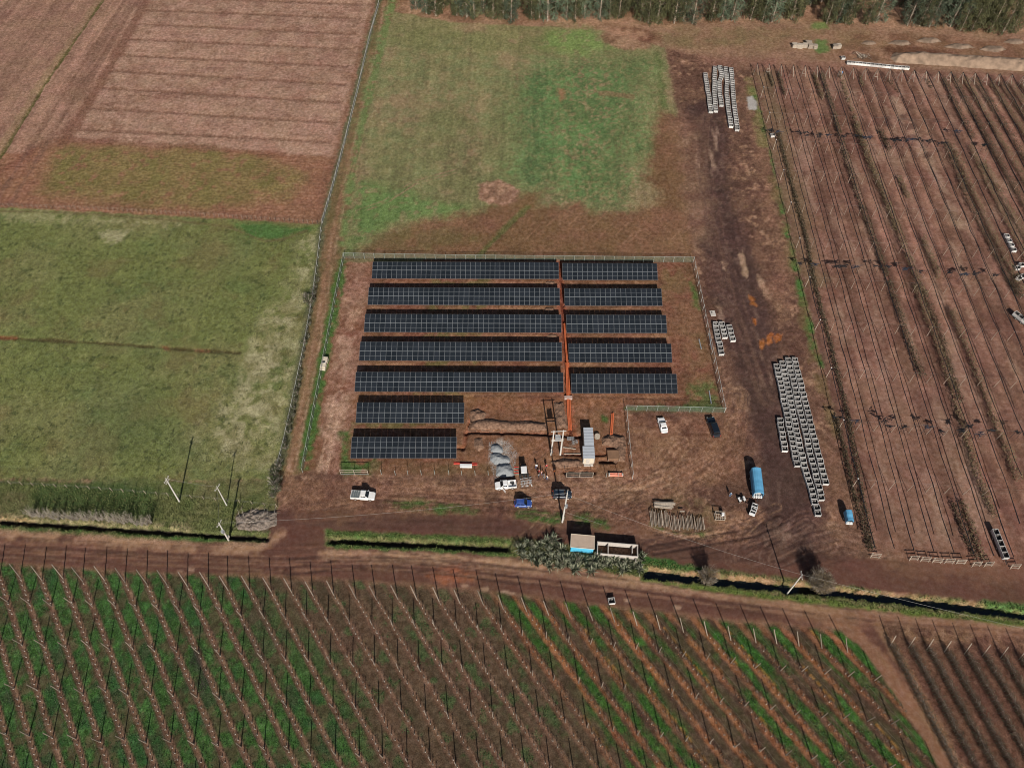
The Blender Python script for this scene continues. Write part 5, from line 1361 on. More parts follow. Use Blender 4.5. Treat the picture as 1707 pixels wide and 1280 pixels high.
# ------------------------------------------------------------------ heaps
def heap(name, label, px, h, material, ns=1.2, rough=.25, cat='heap', steep=.9, seed=1, res=.22, kind=None):
    poly = GP(px); p = np.array(poly)
    x0_, x1_, y0_, y1_ = p[:, 0].min() - .4, p[:, 0].max() + .4, p[:, 1].min() - .4, p[:, 1].max() + .4
    nx, ny = int((x1_ - x0_) / res) + 2, int((y1_ - y0_) / res) + 2
    X, Y = np.meshgrid(np.linspace(x0_, x1_, nx), np.linspace(y0_, y1_, ny)); X, Y = X.ravel(), Y.ravel()
    d = sd_poly(X, Y, poly) + .5 * (fbm(X, Y, ns, 3, seed) - .5)
    z = np.minimum(np.clip(d, 0, None) * steep, h * 2)
    z = h * (1 - np.exp(-z / h)) if h > 0 else z
    z = z * (1 + rough * 2 * (fbm(X, Y, ns, 4, seed + 3) - .5)) + rough * .5 * (fbm(X, Y, ns * .4, 2, seed + 5) - .5) * (d > 0.1)
    z = np.where(d > 0, z, -.12)
    o = p.mean(0); vs = list(zip(X - o[0], Y - o[1], z)); fs = []
    keep = (d > -.35).reshape(ny, nx)
    for j in range(ny - 1):
        for k in range(nx - 1):
            if keep[j, k] or keep[j + 1, k + 1]: fs.append((j * nx + k, j * nx + k + 1, (j + 1) * nx + k + 1, (j + 1) * nx + k))
    m_ = MB(); m_.add(vs, fs)
    return tag(m_.build(name, material, None, smooth=True, loc=(o[0], o[1], 0)), label, cat, None, kind)
def q4(x, y): return (810 + x / 8.53, 730 + y / 8.53)
heap('gravel_heap', 'rear small heap of grey gravel', [q4(*p) for p in ((70, 110), (120, 80), (200, 95), (240, 150), (250, 210), (130, 215), (70, 190))], 1.1, M_gravel, .9, .45, seed=3, steep=1.0)
heap('gravel_heap', 'middle heap of grey gravel', [q4(*p) for p in ((55, 230), (140, 200), (260, 240), (345, 290), (350, 350), (250, 390), (120, 385), (60, 310))], 1.4, M_gravel, .9, .45, seed=9, steep=1.0)
heap('gravel_heap', 'largest front heap of grey gravel beside the white pickup', [q4(*p) for p in ((150, 400), (240, 350), (350, 370), (385, 450), (395, 540), (260, 560), (150, 545), (140, 470))], 1.6, M_gravel, .9, .4, seed=15, steep=1.05)
def q5(x, y): return (800 + x / 5.334, 640 + y / 5.334)
heap('soil_mound', 'long brown spoil bank behind the branch trench', [q5(*p) for p in ((-70, 330), (60, 300), (250, 330), (450, 330), (590, 345), (600, 412), (400, 412), (100, 408), (-90, 405))], 1.0, M_soil, 1.4, .35, seed=21)
heap('soil_mound', 'small crumbly soil mound at the left end of the branch trench', [q5(*p) for p in ((-90, 240), (-20, 215), (60, 260), (40, 330), (-60, 330))], .8, M_soil, 1.0, .5, seed=27)
heap('soil_mound', 'small soil mound right of the front solar table', [q5(*p) for p in ((-50, 490), (20, 480), (40, 560), (-10, 610), (-50, 560))], .7, M_soil, 1.0, .5, seed=29)
heap('soil_mound', 'crumbled soil bank along the orange conduit', [q5(*p) for p in ((660, 160), (745, 160), (765, 300), (780, 395), (690, 395), (665, 330))], .6, M_soil, .9, .6, seed=33)
heap('soil_mound', 'rounded soil mound in front of the container cabin', [q5(*p) for p in ((620, 690), (740, 665), (880, 670), (920, 700), (900, 740), (760, 750), (690, 745))], 1.1, M_soil, 1.4, .3, seed=37)
heap('soil_mound', 'rough reddish soil mound right of the container cabin', [q5(*p) for p in ((1080, 480), (1180, 440), (1290, 470), (1300, 560), (1290, 690), (1210, 690), (1190, 560), (1080, 545))], 1.0, M_soil, .9, .7, seed=41)
for k, p in enumerate(((250, 230), (245, 430), (265, 628))):
    a, b_ = 860 + p[0] / 4.492, 420 + p[1] / 4.492
    heap('soil_mound', 'small loose soil pile by the trench, %s from the back' % ordw(k + 1), [(a - 9, b_ + 1), (a - 3, b_ - 3), (a + 9, b_ - 2), (a + 10, b_ + 3), (a, b_ + 4)], .55, M_soil, .8, .5, seed=50 + k)
heap('sand_heap', 'long pale sand heap near the treeline', [(1484, 97), (1490, 89), (1530, 87), (1620, 93), (1720, 99), (1790, 104), (1790, 126), (1700, 119), (1600, 112), (1520, 107), (1492, 105)], 2.4, M_sand, 2.2, .4, seed=61, res=.35, steep=.75)
for k, q_ in enumerate(((1500, 72, 20, 5), (1548, 68, 22, 5), (1598, 78, 26, 5), (1655, 82, 24, 6), (1448, 72, 14, 4), (1690, 70, 18, 5))):
    heap('earth_mound', 'low brown earth mound behind the sand heap, %s of six' % ordw(k + 1), [(q_[0] - q_[2], q_[1] + 1), (q_[0] - q_[2] * .4, q_[1] - q_[3]), (q_[0] + q_[2] * .6, q_[1] - q_[3] * .8), (q_[0] + q_[2], q_[1] + 2), (q_[0] + q_[2] * .2, q_[1] + q_[3])], .5, mat('mound_soil', (.19, .13, .09), .95, .35, .6, bump=.7, bscale=3), 1.6, .6, seed=80 + k, res=.4)
heap('brush_heap', 'grey brown heap of brushwood at the pasture corner', [(392, 862), (420, 848), (462, 853), (462, 876), (430, 886), (398, 882)], .7, mat('brushwood_litter', (.19, .15, .12), .95, .45, 3.0, bump=1.0, bscale=7), .7, .9, seed=67)
# excavated pit right of the cabin: a raised block stands for its sunlit far wall
x0, y0 = G(1022, 763); t = empty('pit_wall_block', (x0, y0, 0), 0, 'square brown earth block standing for a lit pit wall beside the container cabin', 'earth block')
MB().box((0, .45, .35), (2.5, 2.2, .7)).build('pit_wall_stand_in', mat('lit_pit_wall_earth', (.19, .105, .06), .9, .15, 1.0), t)
for xx in (-1.2, 1.2): MB().box((xx, -.95, .5), (.08, .08, 1.0)).build('stake', M_wood, t)

# orange conduits, barrier, junction box
def conduit(pts, label, r=.14, n=3):
    pts = [Vector((*G(*p), 0)) for p in pts]; o = pts[0].copy()
    t = empty('orange_conduit', tuple(o), 0, label, 'conduit')
    for k in range(n):
        off = (k - (n - 1) / 2) * r * 2.1
        m_ = MB(); m_.tube([p - o + Vector((off + R.uniform(-.03, .03), 0, r + .02 + (.1 if k % 2 else 0))) for p in pts], r, 7); m_.build('pipe', M_orange, t)
conduit([(945.5, 605), (947, 650), (948.3, 690), (950.5, 717)], 'bundle of orange conduits in the trench below the panels', .15, 3)
conduit([(940.5, 540), (943, 575), (945.3, 604)], 'reddish orange conduits in the middle of the cable trench', .11, 2)
conduit([(1021, 690), (1020, 708), (1018.5, 725)], 'short orange conduit lying right of the container cabin', .17, 2)
x0, y0 = G(947.3, 664); t = empty('junction_box', (x0, y0, 0), 0, 'pale junction box lid across the cable trench', 'junction box')
MB().box((0, 0, .2), (1.75, .75, .4)).build('box', M_conc, t); MB().box((0, 0, .43), (1.85, .85, .07)).build('lid', mat('pinkish_lid', (.42, .29, .24), .9, .1, 2), t)
x0, y0 = G(1027, 793); t = empty('orange_barrier', (x0, y0, 0), -.02, 'orange pipes bundled as a barrier at the fence end', 'barrier')
for k in range(4): m_ = MB(); m_.tube([(-1.4, -.2 + k * .2, .3 + .1 * (k % 2)), (1.4, -.2 + k * .2 + R.uniform(-.1, .1), .3)], .1, 7); m_.build('pipe', mat('salmon_pipe', (.62, .2, .12), .5, .15, 2), t)
for xx in (-1.5, 1.35): MB().box((xx, .1, .3), (.3, .5, .6)).build('foot_block', M_concw, t)
x0, y0 = G(777, 778); t = empty('white_box', (x0, y0, 0), -.02, 'long white box lying below the front solar table', 'box')
MB().box((0, 0, .35), (2.6, .6, .6)).build('box', M_white, t); MB().box((0, 0, .67), (2.65, .65, .05)).build('lid', M_white, t)
x0, y0 = G(776, 774); t = empty('red_poles', (x0, y0, 0), -.03, 'two red poles lying behind the long white box', 'pole')
for yy in (0, .35): m_ = MB(); m_.tube([(-2.6, yy, .1), (2.6, yy - .1, .1)], .09, 6); m_.build('pole', M_red, t)
for a, b_, lb in (((1182, 652), (1185.5, 673), 'pale pipe lying in the grass near the fence corner'), ((1165, 566), (1169, 582), 'pale pipe lying inside the mesh fence'), ((1182, 556), (1186, 583), 'thin pale pipe lying along the mesh fence')):
    A, B_ = Vector((*G(*a), .12)), Vector((*G(*b_), .12)); m_ = MB(); m_.tube([(0, 0, 0), B_ - A], .13, 7); tag(m_.build('pipe', M_steel, None, loc=tuple(A)), lb, 'pipe')
x0, y0 = G(995.5, 729); t = empty('cable_drum', (x0, y0, 0), .6, 'pale wooden cable drum behind the container cabin', 'cable drum')
for zz in (.08, .72): m_ = MB(); m_.tube([(0, 0, zz - .05), (0, 0, zz + .05)], .62, 14); m_.build('flange', M_woodp, t)
m_ = MB(); m_.tube([(0, 0, .1), (0, 0, .7)], .32, 12); m_.build('core', M_plastic, t)
for k, (q_, w_) in enumerate((((951, 732), 1.5), ((958, 738), 1.2), ((955, 742), 1.8))):
    x0, y0 = G(*q_); t = empty('rebar_cage', (x0, y0, 0), .3 * k, ('grey metal cage near the conduit end', 'small grey metal cage by the cabin shadow', 'rusty metal cage below the other cages')[k], 'metal cage')
    for s1 in (-1, 1):
        for s2 in (-1, 1): m_ = MB(); m_.tube([(-w_ / 2, s1 * .25, .05 + (s2 > 0) * .5), (w_ / 2, s1 * .25, .05 + (s2 > 0) * .5)], .035, 5); m_.build('bar', M_steel if k < 2 else M_wooddk, t)
    for xx in np.linspace(-w_ / 2, w_ / 2, 5):
        m_ = MB(); m_.tube([(xx, -.25, .05), (xx, .25, .05), (xx, .25, .55), (xx, -.25, .55), (xx, -.25, .05)], .03, 5); m_.build('hoop', M_steel if k < 2 else M_wooddk, t)
for k, (a, b_) in enumerate((((938, 746), (960, 749)), ((940, 757), (969, 757)))):
    A, B_ = Vector((*G(*a), .15)), Vector((*G(*b_), .15)); m_ = MB(); m_.beam((0, 0, 0), B_ - A, .16, .12); tag(m_.build('plank', M_woodp, None, loc=tuple(A)), ('pale plank lying above the narrow trench', 'pale plank along the narrow trench edge')[k], 'plank')

# ------------------------------------------------------------------ timber
def q6(x, y): return (1040 + x / 4.2675, 820 + y / 4.2675)
def logpile(a, b_, n, ln, label, rz0):
    A, B_ = Vector((*G(*a), 0)), Vector((*G(*b_), 0))
    for k in range(n):
        p = A + (B_ - A) * (k / (n - 1)); r_ = R.uniform(.08, .11); l = ln * R.uniform(.85, 1.08)
        m_ = MB(); lift = .55 + .12 * (k % 2) + R.uniform(0, .1)
        dx = R.uniform(-.12, .12)
        oy = R.uniform(-.35, .35); m_.tube([(0, oy, .12), (dx, oy + l, lift)], [r_, r_ * .85], 7)
        tag(m_.build('timber_pole', (M_wood, M_vpost, M_wooddk)[k % 3], None, loc=(p.x, p.y, 0), rz=rz0), label % ordw(k + 1), 'timber pole', 'stacked timber poles')
logpile(q6(195, 238), q6(320, 250), 15, 3.3, 'grey timber pole in the left stack, %s from the left', .02)
logpile(q6(335, 262), q6(575, 275), 25, 2.9, 'grey timber pole in the right stack, %s from the left', .03)
for k in range(7):
    A, B_ = Vector((*G(*q6(210 + R.uniform(0, 10), 78 + k * 6)), .55 + .1 * (k % 3))), Vector((*G(*q6(340 + R.uniform(0, 25), 84 + k * 7)), .55 + .1 * (k % 2)))
    m_ = MB(); m_.beam((0, 0, 0), B_ - A, .2, .09); tag(m_.build('board', M_woodp, None, loc=tuple(A)), 'pale board lying across the left timber stack, %s from the back' % ordw(k + 1), 'board', 'boards on the timber stack')
for k in range(3): # bearers under the boards
    p = G(*q6(215 + k * 60, 100)); MB().box((0, 0, .22), (.2, 1.2, .44)); tag(MB().box((0, 0, .22), (.2, 1.3, .44)).build('bearer_block', M_wooddk, None, loc=(p[0], p[1], 0)), 'dark bearer block below the boards, %s from the left' % ordw(k + 1), 'block')
m_ = MB(); A = Vector((*G(*q6(410, 148)), .75)); m_.box((0, 0, 0), (1.0, .25, .1)); tag(m_.build('board', M_woodp, None, loc=tuple(A)), 'short loose board on the right timber stack', 'board')
x0, y0 = G(1199, 862); t = empty('frame_crate', (x0, y0, 0), -.05, 'open wooden frame crate with a white sack beside the timber stacks', 'crate')
for xx in (-.95, .95):
    for yy in (-.7, .7): MB().box((xx, yy, .65), (.12, .12, 1.3)).build('corner_post', M_woodp, t)
for zz in (.2, 1.25):
    for yy in (-.7, .7): MB().box((0, yy, zz), (1.78, .08, .12)).build('rail', M_woodp, t)
    for xx in (-.95, .95): MB().box((xx, 0, zz), (.08, 1.28, .12)).build('rail', M_woodp, t)
for k in range(4): MB().box((-.6 + k * .4, 0, .14), (.14, 1.3, .05)).build('floor_slat', M_wood, t)
m_ = MB(); m_.loft([[(.35, 0, .3), (.9, 0, .3), (.9, .55, .3), (.35, .55, .3)], [(.3, -.05, .8), (.95, -.05, .8), (.95, .6, .8), (.3, .6, .8)], [(.4, .05, 1.2), (.85, .05, 1.2), (.85, .5, 1.2), (.4, .5, 1.2)]]); tag(m_.build('white_sack', M_white, None, loc=(x0, y0, 0)), 'white sack inside the wooden frame crate', 'sack')
# timber bundles by the far headland
for k, (q_, w_, mm) in enumerate((((1324, 79), 1.6, M_woodp), ((1333, 80), 1.7, M_woodp), ((1341, 79), 1.5, M_woodp), ((1350, 80), 1.6, M_wood), ((1358, 81), 1.3, M_wood), ((1347, 75), 2.0, M_wood), ((1391, 81), 1.6, M_wood), ((1397, 80), 1.4, M_woodp))):
    x0, y0 = G(*q_); t = empty('timber_bundle', (x0, y0, 0), R.uniform(-.2, .2), 'bundle of sawn boards by the far headland, %s of eight from the left' % ordw(sorted((1324, 1333, 1341, 1350, 1358, 1347, 1391, 1397)).index(q_[0]) + 1), 'timber bundle', 'timber bundles')
    for j in range(4):
        for l_ in range(3): MB().box((R.uniform(-.05, .05), -.5 + l_ * .5, .18 + j * .32), (w_ * R.uniform(.9, 1.1), .46, .26)).build('board', mm, t)
x0, y0 = G(1438, 98); t = empty('timber_debris', (x0, y0, 0), 0, 'jumbled heap of broken brown timber behind the bin row', 'debris')
for k in range(26):
    a_ = R.uniform(0, 6.28); m_ = MB(); c = Vector((R.gauss(0, 1.2), R.gauss(0, .9), R.uniform(.15, 1.1))); d = Vector((math.cos(a_), math.sin(a_), R.uniform(-.3, .5))) * R.uniform(.5, 1.3)
    m_.beam(c - d, c + d, R.uniform(.08, .2), R.uniform(.06, .15)); m_.build('splinter', (M_wood, M_woodp, M_wooddk)[k % 3], t)
# ------------------------------------------------------------------ orchard: posts, wires, rolled nets
SC = H / 130.0
OY = [v * SC for v in (56.0, 69.4, 82.4, 95.2, 108.0, 120.6, 133.0, 145.3, 157.4, 169.4, 181.2, 192.7, 204.6)]
def orow(k, yk0):
    """base of the post of row k on the cross line that meets row 0 at yk0"""
    x0 = (64.22 + .0472 * (yk0 / SC - 69.4)) * SC
    return Vector((x0 + 3.39 * SC * k, yk0 - .29 * SC * k * .9, 0))
OH = 3.55
def fov(p, m=4):
    """is a ground point inside (or near) the surveyed picture area"""
    if p.y < 20 or p.y > 292: return False
    return abs(p.x) < (60.5 + .49 * p.y / 1.0) * 1.0 * 1.02 + m
mp = MB(); mp.tube([(0, 0, -.3), (0, 0, OH)], [.055, .045], 6); ME_OP = mp.mesh('trellis_post', M_wood)
mp = MB(); mp.tube([(0, 0, -.3), (0, 0, OH + .15)], [.07, .06], 6); mp.box((0, 0, OH + .17), (.2, .2, .12), mi=1); ME_OP0 = mp.mesh('edge_post', [M_woodp, M_white])
NROW = 26
for k in range(NROW):
    for j in range(1, len(OY)):
        p = orow(k, OY[j])
        if not fov(p, 3): continue
        last = j == len(OY) - 1
        if k == 0 and not last:
            o = inst('edge_post', ME_OP0, None, tuple(p), (R.uniform(-.03, .03), R.uniform(-.03, .03), 0))
            tag(o, 'white-capped edge post of the orchard, %s from the road' % ordw(j), 'post', 'white-capped orchard edge posts')
        elif last:
            t = empty('orchard_trestle', tuple(p), R.uniform(-.03, .03), 'wooden A-shaped end frame at the top of the orchard, %s from the left' % ordw(k + 1), 'end frame', 'orchard end frames')
            for sg in (-1, 1):
                m_ = MB(); m_.tube([(sg * .9, -1.3, -.2), (0, 0, OH)], .06, 6); m_.build('leg', M_woodp, t)
            m_ = MB(); m_.tube([(0, .9, -.2), (0, 0, OH - .1)], .05, 6); m_.build('strut', M_woodp, t)
            if k % 3 == 1:
                for zz in (.33, .6): m_ = MB(); m_.tube([(-.9 * (1 - zz) , -1.3 * (1 - zz), OH * zz), (.9 * (1 - zz), -1.3 * (1 - zz), OH * zz)], .045, 5); m_.build('crossbar', M_woodp, t)
        else:
            o = inst('trellis_post', ME_OP, None, tuple(p), (R.uniform(-.04, .04), R.uniform(-.04, .04), 0))
            tag(o, 'slim orchard post under the nets, %s row from the left, %s from the road' % (ordw(k + 1), ordw(j)), 'post', 'orchard trellis posts')
for k in range(NROW):
    pts = []
    for j in range(len(OY)):
        p = orow(k, OY[j])
        if pts:
            a = pts[-1]
            for s_ in (.25, .5, .75):
                q_ = a.lerp(p, s_); pts_m = Vector((q_.x + R.uniform(-.10, .10), q_.y, OH - .06 - .22 * (1 - abs(2 * s_ - 1)) + R.uniform(-.04, .04)))
                mids.append(pts_m)
            seq.extend(mids)
        else: seq = []
        q_ = Vector((p.x + R.uniform(-.04, .04), p.y, OH - .02)); seq.append(q_); pts.append(Vector((p.x, p.y, OH - .02))); mids = []
    seq = [s_ for s_ in seq if fov(Vector((s_.x, s_.y, 0)), 8)]
    if len(seq) < 4: continue
    o = seq[0].copy(); m_ = MB()
    m_.tube([s_ - o for s_ in seq], [R.uniform(.07, .115) for _ in seq], 5)
    tag(m_.build('rolled_net', M_net, None, loc=tuple(o)), 'black rolled net hanging along the orchard row, %s from the left' % ordw(k + 1), 'rolled net', 'rolled nets over the orchard rows')
    # second roll slung lower on the windward side of the row
for j in range(1, len(OY) - 1):
    a, b_ = orow(0, OY[j]), orow(NROW - 1, OY[j]); a.z = b_.z = OH + .05
    m_ = MB(); m_.tube([(0, 0, 0), b_ - a], .009, 3)
    tag(m_.build('cross_wire', M_wire, None, loc=tuple(a)), 'thin pale wire crossing the orchard on post line %s from the road' % ordw(j), 'wire', 'orchard cross wires')
# low timber frames at the road end of the orchard rows
for k, q_ in enumerate(((1458, 928), (1522, 932), (1541, 934), (1561, 936), (1581, 937), (1600, 938), (1626, 942), (1646, 942), (1690, 946))):
    x0, y0 = G(*q_); t = empty('timber_frame_stand', (x0, y0, 0), R.uniform(-.15, .1), 'low pale timber frame at the road end of the orchard, %s from the left' % ordw(k + 1), 'timber frame', 'timber frames at the orchard end')
    for xx in (-.8, .8): m_ = MB(); m_.tube([(xx - .1, -.3, -.1), (xx + .15, .2, 1.3)], .06, 5); m_.build('leg', M_woodp, t)
    for zz in (.35, .8, 1.2): m_ = MB(); m_.beam((-1.0, -.3 + zz * .38, zz), (1.0, -.3 + zz * .38 + R.uniform(-.05, .05), zz), .1, .1); m_.build('bar', M_wood, t)
# crumpled nets gathered on three cross lines
def net_bundle(px, ln, label, mm, green=False):
    p = Vector((*G(*px, 2.7), 0)); m_ = MB(); ln *= .7
    for s_ in range(5 if ln > 2 else 3):
        c = Vector((R.uniform(-ln / 2, ln / 2), R.uniform(-.3, .3), R.uniform(-.2, .3)))
        pts = [c + Vector((R.uniform(-.7, .7), R.uniform(-.45, .45), R.uniform(-.45, .3))) for _ in range(6)]
        m_.tube(pts, [R.uniform(.04, .12) for _ in range(6)], 5)
    m_.tube([(-ln / 2 - .3, 0, .2), (0, .05, .1), (ln / 2 + .3, 0, .2)], .07, 5)
    for xx in (-ln * .35, ln * .35): m_.tube([(xx, 0, 0), (xx + R.uniform(-.2, .2), -.1, -2.7)], .035, 4)
    tag(m_.build('net_bundle', mm, None, loc=(p.x, p.y, 2.7)), label, 'net bundle', 'gathered black nets')
def r7(x, y): return (1250 + x / 3.199, 100 + y / 3.199)
def r8(x, y): return (1250 + x / 2.667, 480 + y / 2.667)
lines = [('far', [(105, 375, 2.4), (160, 385, 2.6), (285, 393, 3.5), (370, 403, 2), (420, 402, 2), (500, 405, 2.2), (580, 405, 2.4), (625, 412, 3.4), (760, 428, 3.2), (810, 430, 4), (855, 425, 4), (945, 430, 3.5), (1025, 445, 4.0), (1110, 380, 3), (1260, 452, 3)]),
         ('middle', [(265, 1083, 2), (345, 1090, 2.4), (460, 1100, 3), (505, 1097, 2.5), (575, 1098, 2.6), (680, 1102, 2.4), (735, 1100, 2), (840, 1112, 3.4), (930, 1125, 2.8), (1070, 1130, 2.6), (1145, 1143, 3), (1210, 1138, 2.2), (1310, 1145, 2.2)])]
for nm, lst in lines:
    for k, (a, b_, ln) in enumerate(lst): net_bundle(r7(a, b_), ln, 'gathered black net on the %s cross line of the orchard, %s from the left' % (nm, ordw(k + 1)), M_netb if (k % 3 == 1) else M_net)
for k, (a, b_, ln) in enumerate(((390, 575, 2.4), (468, 590, 2.2), (595, 592, 1.6), (625, 615, 2), (690, 618, 2), (800, 618, 2.6), (855, 640, 2.2), (935, 632, 2.2), (975, 612, 2), (1020, 650, 2.6), (1075, 632, 1.6), (1195, 640, 2.8))):
    net_bundle(r8(a, b_), ln, 'gathered black net on the near cross line of the orchard, %s from the left' % ordw(k + 1), M_netb if (k % 4 == 1) else M_net)

# shrub rows between the orchard posts
M_shrub = leafmat('dormant_foliage', C(92, 82, 58), C(120, 103, 76), 2.0, .15)
M_shrubd = leafmat('dark_dormant_foliage', C(58, 54, 38), C(86, 74, 54), 2.0, .15)
M_green = leafmat('weed_green', C(54, 88, 40), C(82, 112, 58), 2.0, .25)
def leafcloud(m_, c, rx, ry, rz_, n, s, mi=0, up=.3, rnd=R):
    for _ in range(n):
        a_, u_ = rnd.uniform(0, 6.283), rnd.uniform(-1, 1); rr_ = rnd.uniform(.35, 1) ** .6
        h_ = math.sqrt(1 - u_ * u_)
        p = Vector((c[0] + rx * rr_ * h_ * math.cos(a_), c[1] + ry * rr_ * h_ * math.sin(a_), c[2] + rz_ * rr_ * u_))
        if p.z < .03: p.z = .03
        d = Vector((rnd.gauss(0, 1), rnd.gauss(0, 1), rnd.gauss(0, .7) + up)).normalized()
        e_ = d.orthogonal().normalized(); e_.rotate(Matrix.Rotation(rnd.uniform(0, 6.28), 3, d))
        sl = s * rnd.uniform(.6, 1.4)
        m_.add([p - d * sl, p + e_ * sl * .45, p + d * sl, p - e_ * sl * .45], [(0, 1, 2, 3)], mi)
def shrub_row(px, label, w=.75, h=1.5, dens=14, gap=.0, mats=None, s=.17):
    dens = int(dens * 2.4); w *= 1.15; h *= 1.3
    pts = along(GP(px), .75); o = pts[0][0]; m_ = MB()
    for p, a_ in pts:
        if R.random() < gap: continue
        c = p - o; hh = h * R.uniform(.75, 1.15)
        m_.tube([(c.x, c.y, -.1), (c.x + R.uniform(-.1, .1), c.y, hh * .5), (c.x + R.uniform(-.3, .3), c.y + R.uniform(-.3, .3), hh)], [.05, .035, .015], 4, mi=1)
        leafcloud(m_, (c.x + R.uniform(-.15, .15), c.y, hh * .55), w * R.uniform(.8, 1.15), .55, hh * .5, dens, s, 0)
    tag(m_.build('shrub_row', mats or [M_shrub, M_twig], None, loc=tuple(o)), label, 'shrub row', 'dormant shrub rows of the orchard')
SD = [M_shrubd, M_twig]; SL = [M_shrub, M_twig]
rows_px = [([r7(150, 400), r7(210, 630), r7(300, 960), r7(345, 1210), r8(350, 230), r8(430, 560), r8(545, 1175)], 'long dark shrub row along the left orchard edge', .62, 1.0, 15, .0, SD),
 ([r8(385, 590), r8(455, 880), r8(530, 1175)], 'second dark shrub row at the left orchard edge near the road', .6, 1.0, 15, 0, SD),
 ([r7(375, 85), r7(430, 250), r7(500, 500), r7(560, 700), r7(650, 960), r7(745, 1215), r8(700, 250), r8(765, 415)], 'long dark shrub row in the left half of the orchard', .7, 1.6, 15, .05, SD),
 ([r7(340, 90), r7(385, 220)], 'short shrub row at the orchard top beside the long dark row', .6, 1.4, 14, 0, SL),
 ([r7(480, 90), r7(560, 330), r7(650, 560), r7(740, 790), r7(780, 930)], 'ragged shrub row right of the long dark row', .7, 1.2, 12, .3, SL),
 ([r7(560, 360), r7(650, 600), r7(720, 760), r7(800, 960), r7(860, 1120), r7(930, 1280)], 'broad shrub row with green weeds in the orchard middle', .85, 1.6, 15, .05, SL),
 ([r8(730, 0), r8(800, 180), r8(870, 380), r8(950, 640), r8(1000, 830), r8(1085, 1035)], 'long pale shrub row running down towards the road', .9, 1.5, 16, 0, SL),
 ([r8(770, 20), r8(850, 230), r8(940, 520)], 'narrow shrub row beside the long pale one', .6, 1.2, 12, .1, SD),
 ([r7(690, 390), r7(740, 490)], 'short shrub row at the far net line', .7, 1.5, 14, 0, SD),
 ([r7(790, 640), r7(840, 750)], 'short shrub row in the orchard centre', .7, 1.4, 14, 0, SL),
 ([r7(915, 960), r7(1000, 1170)], 'short shrub row ending at the middle net line', .7, 1.5, 14, 0, SL),
 ([r8(890, 110), r8(960, 270), r8(1060, 530), r8(1120, 690), r8(1185, 860)], 'solid pale shrub row on the right of the orchard', .95, 1.6, 17, 0, SL),
 ([r8(900, 970), r8(945, 1090), r8(1000, 1215)], 'left of two short shrub rows near the road', .7, 1.3, 15, 0, SD),
 ([r8(940, 960), r8(985, 1090), r8(1035, 1215)], 'right of two short shrub rows near the road', .7, 1.3, 15, 0, SL),
 ([r8(1160, -20), r8(1200, 50)], 'short shrub stub beside the right edge trailer', .7, 1.4, 14, 0, SD),
 ([r7(100, 80), r7(120, 150)], 'tiny shrub row at the orchard top left', .5, 1.0, 12, 0, SD),
 ([r7(150, 80), r7(185, 200)], 'thin shrub row at the orchard top left corner', .5, 1.1, 12, 0, SD),
 ([r7(585, 100), r7(605, 150)], 'shrub stub below the orchard end frames', .6, 1.2, 12, 0, SL),
 ([r7(740, 120), r7(800, 190)], 'ragged shrub stub below the row of bins', .6, 1.0, 10, .4, SD),
 ([r7(940, 110), r7(965, 160)], 'sparse shrub stub right of the bin row', .5, 1.0, 10, .2, SD)]
for px, lb, w_, h_, d_, g_, mm in rows_px: shrub_row(px, lb, w_, h_, d_, g_, mm)
# dense rows of the right hand block
starts = [(1575, 240, 'e'), (1590, 232, 'f')]
dense = [([r7(1040, 450), r7(1160, 760), r7(1300, 1040), r7(1420, 1270)], .8), ([r7(1075, 470), r7(1200, 750), r7(1340, 1040), r7(1450, 1240)], .8), ([r7(1025, 110), r7(1130, 330), r7(1190, 430)], .6), ([r7(1170, 470), r7(1290, 720), r7(1390, 920), r7(1500, 1130)], .8), ([r7(1080, 110), r7(1200, 320), r7(1330, 560), r7(1500, 860)], .75), ([r7(1140, 110), r7(1240, 280), r7(1380, 520), r7(1520, 760)], .75), ([r7(1200, 120), r7(1300, 280), r7(1440, 500), r7(1560, 690)], .75), ([r7(1280, 130), r7(1370, 270), r7(1470, 420), r7(1600, 620)], .75), ([r7(1330, 130), r7(1420, 260), r7(1520, 410), r7(1640, 580)], .75), ([r7(1380, 135), r7(1470, 260), r7(1600, 440)], .7), ([r7(1440, 140), r7(1560, 290), r7(1680, 460)], .7), ([r7(1240, 560), r7(1350, 760), r7(1500, 1020)], .7)]
for k, (px, w_) in enumerate(dense):
    shrub_row(px, 'dense grey-brown shrub row in the right orchard block, %s of twelve' % ordw(k + 1), w_, 1.5, 13, .03, SL if k % 2 else SD)
m_ = MB(); o = Vector((*G(1380, 640), 0))
M_lime = leafmat('bright_weed', C(60, 104, 44), C(96, 132, 66), 2.0, .25)

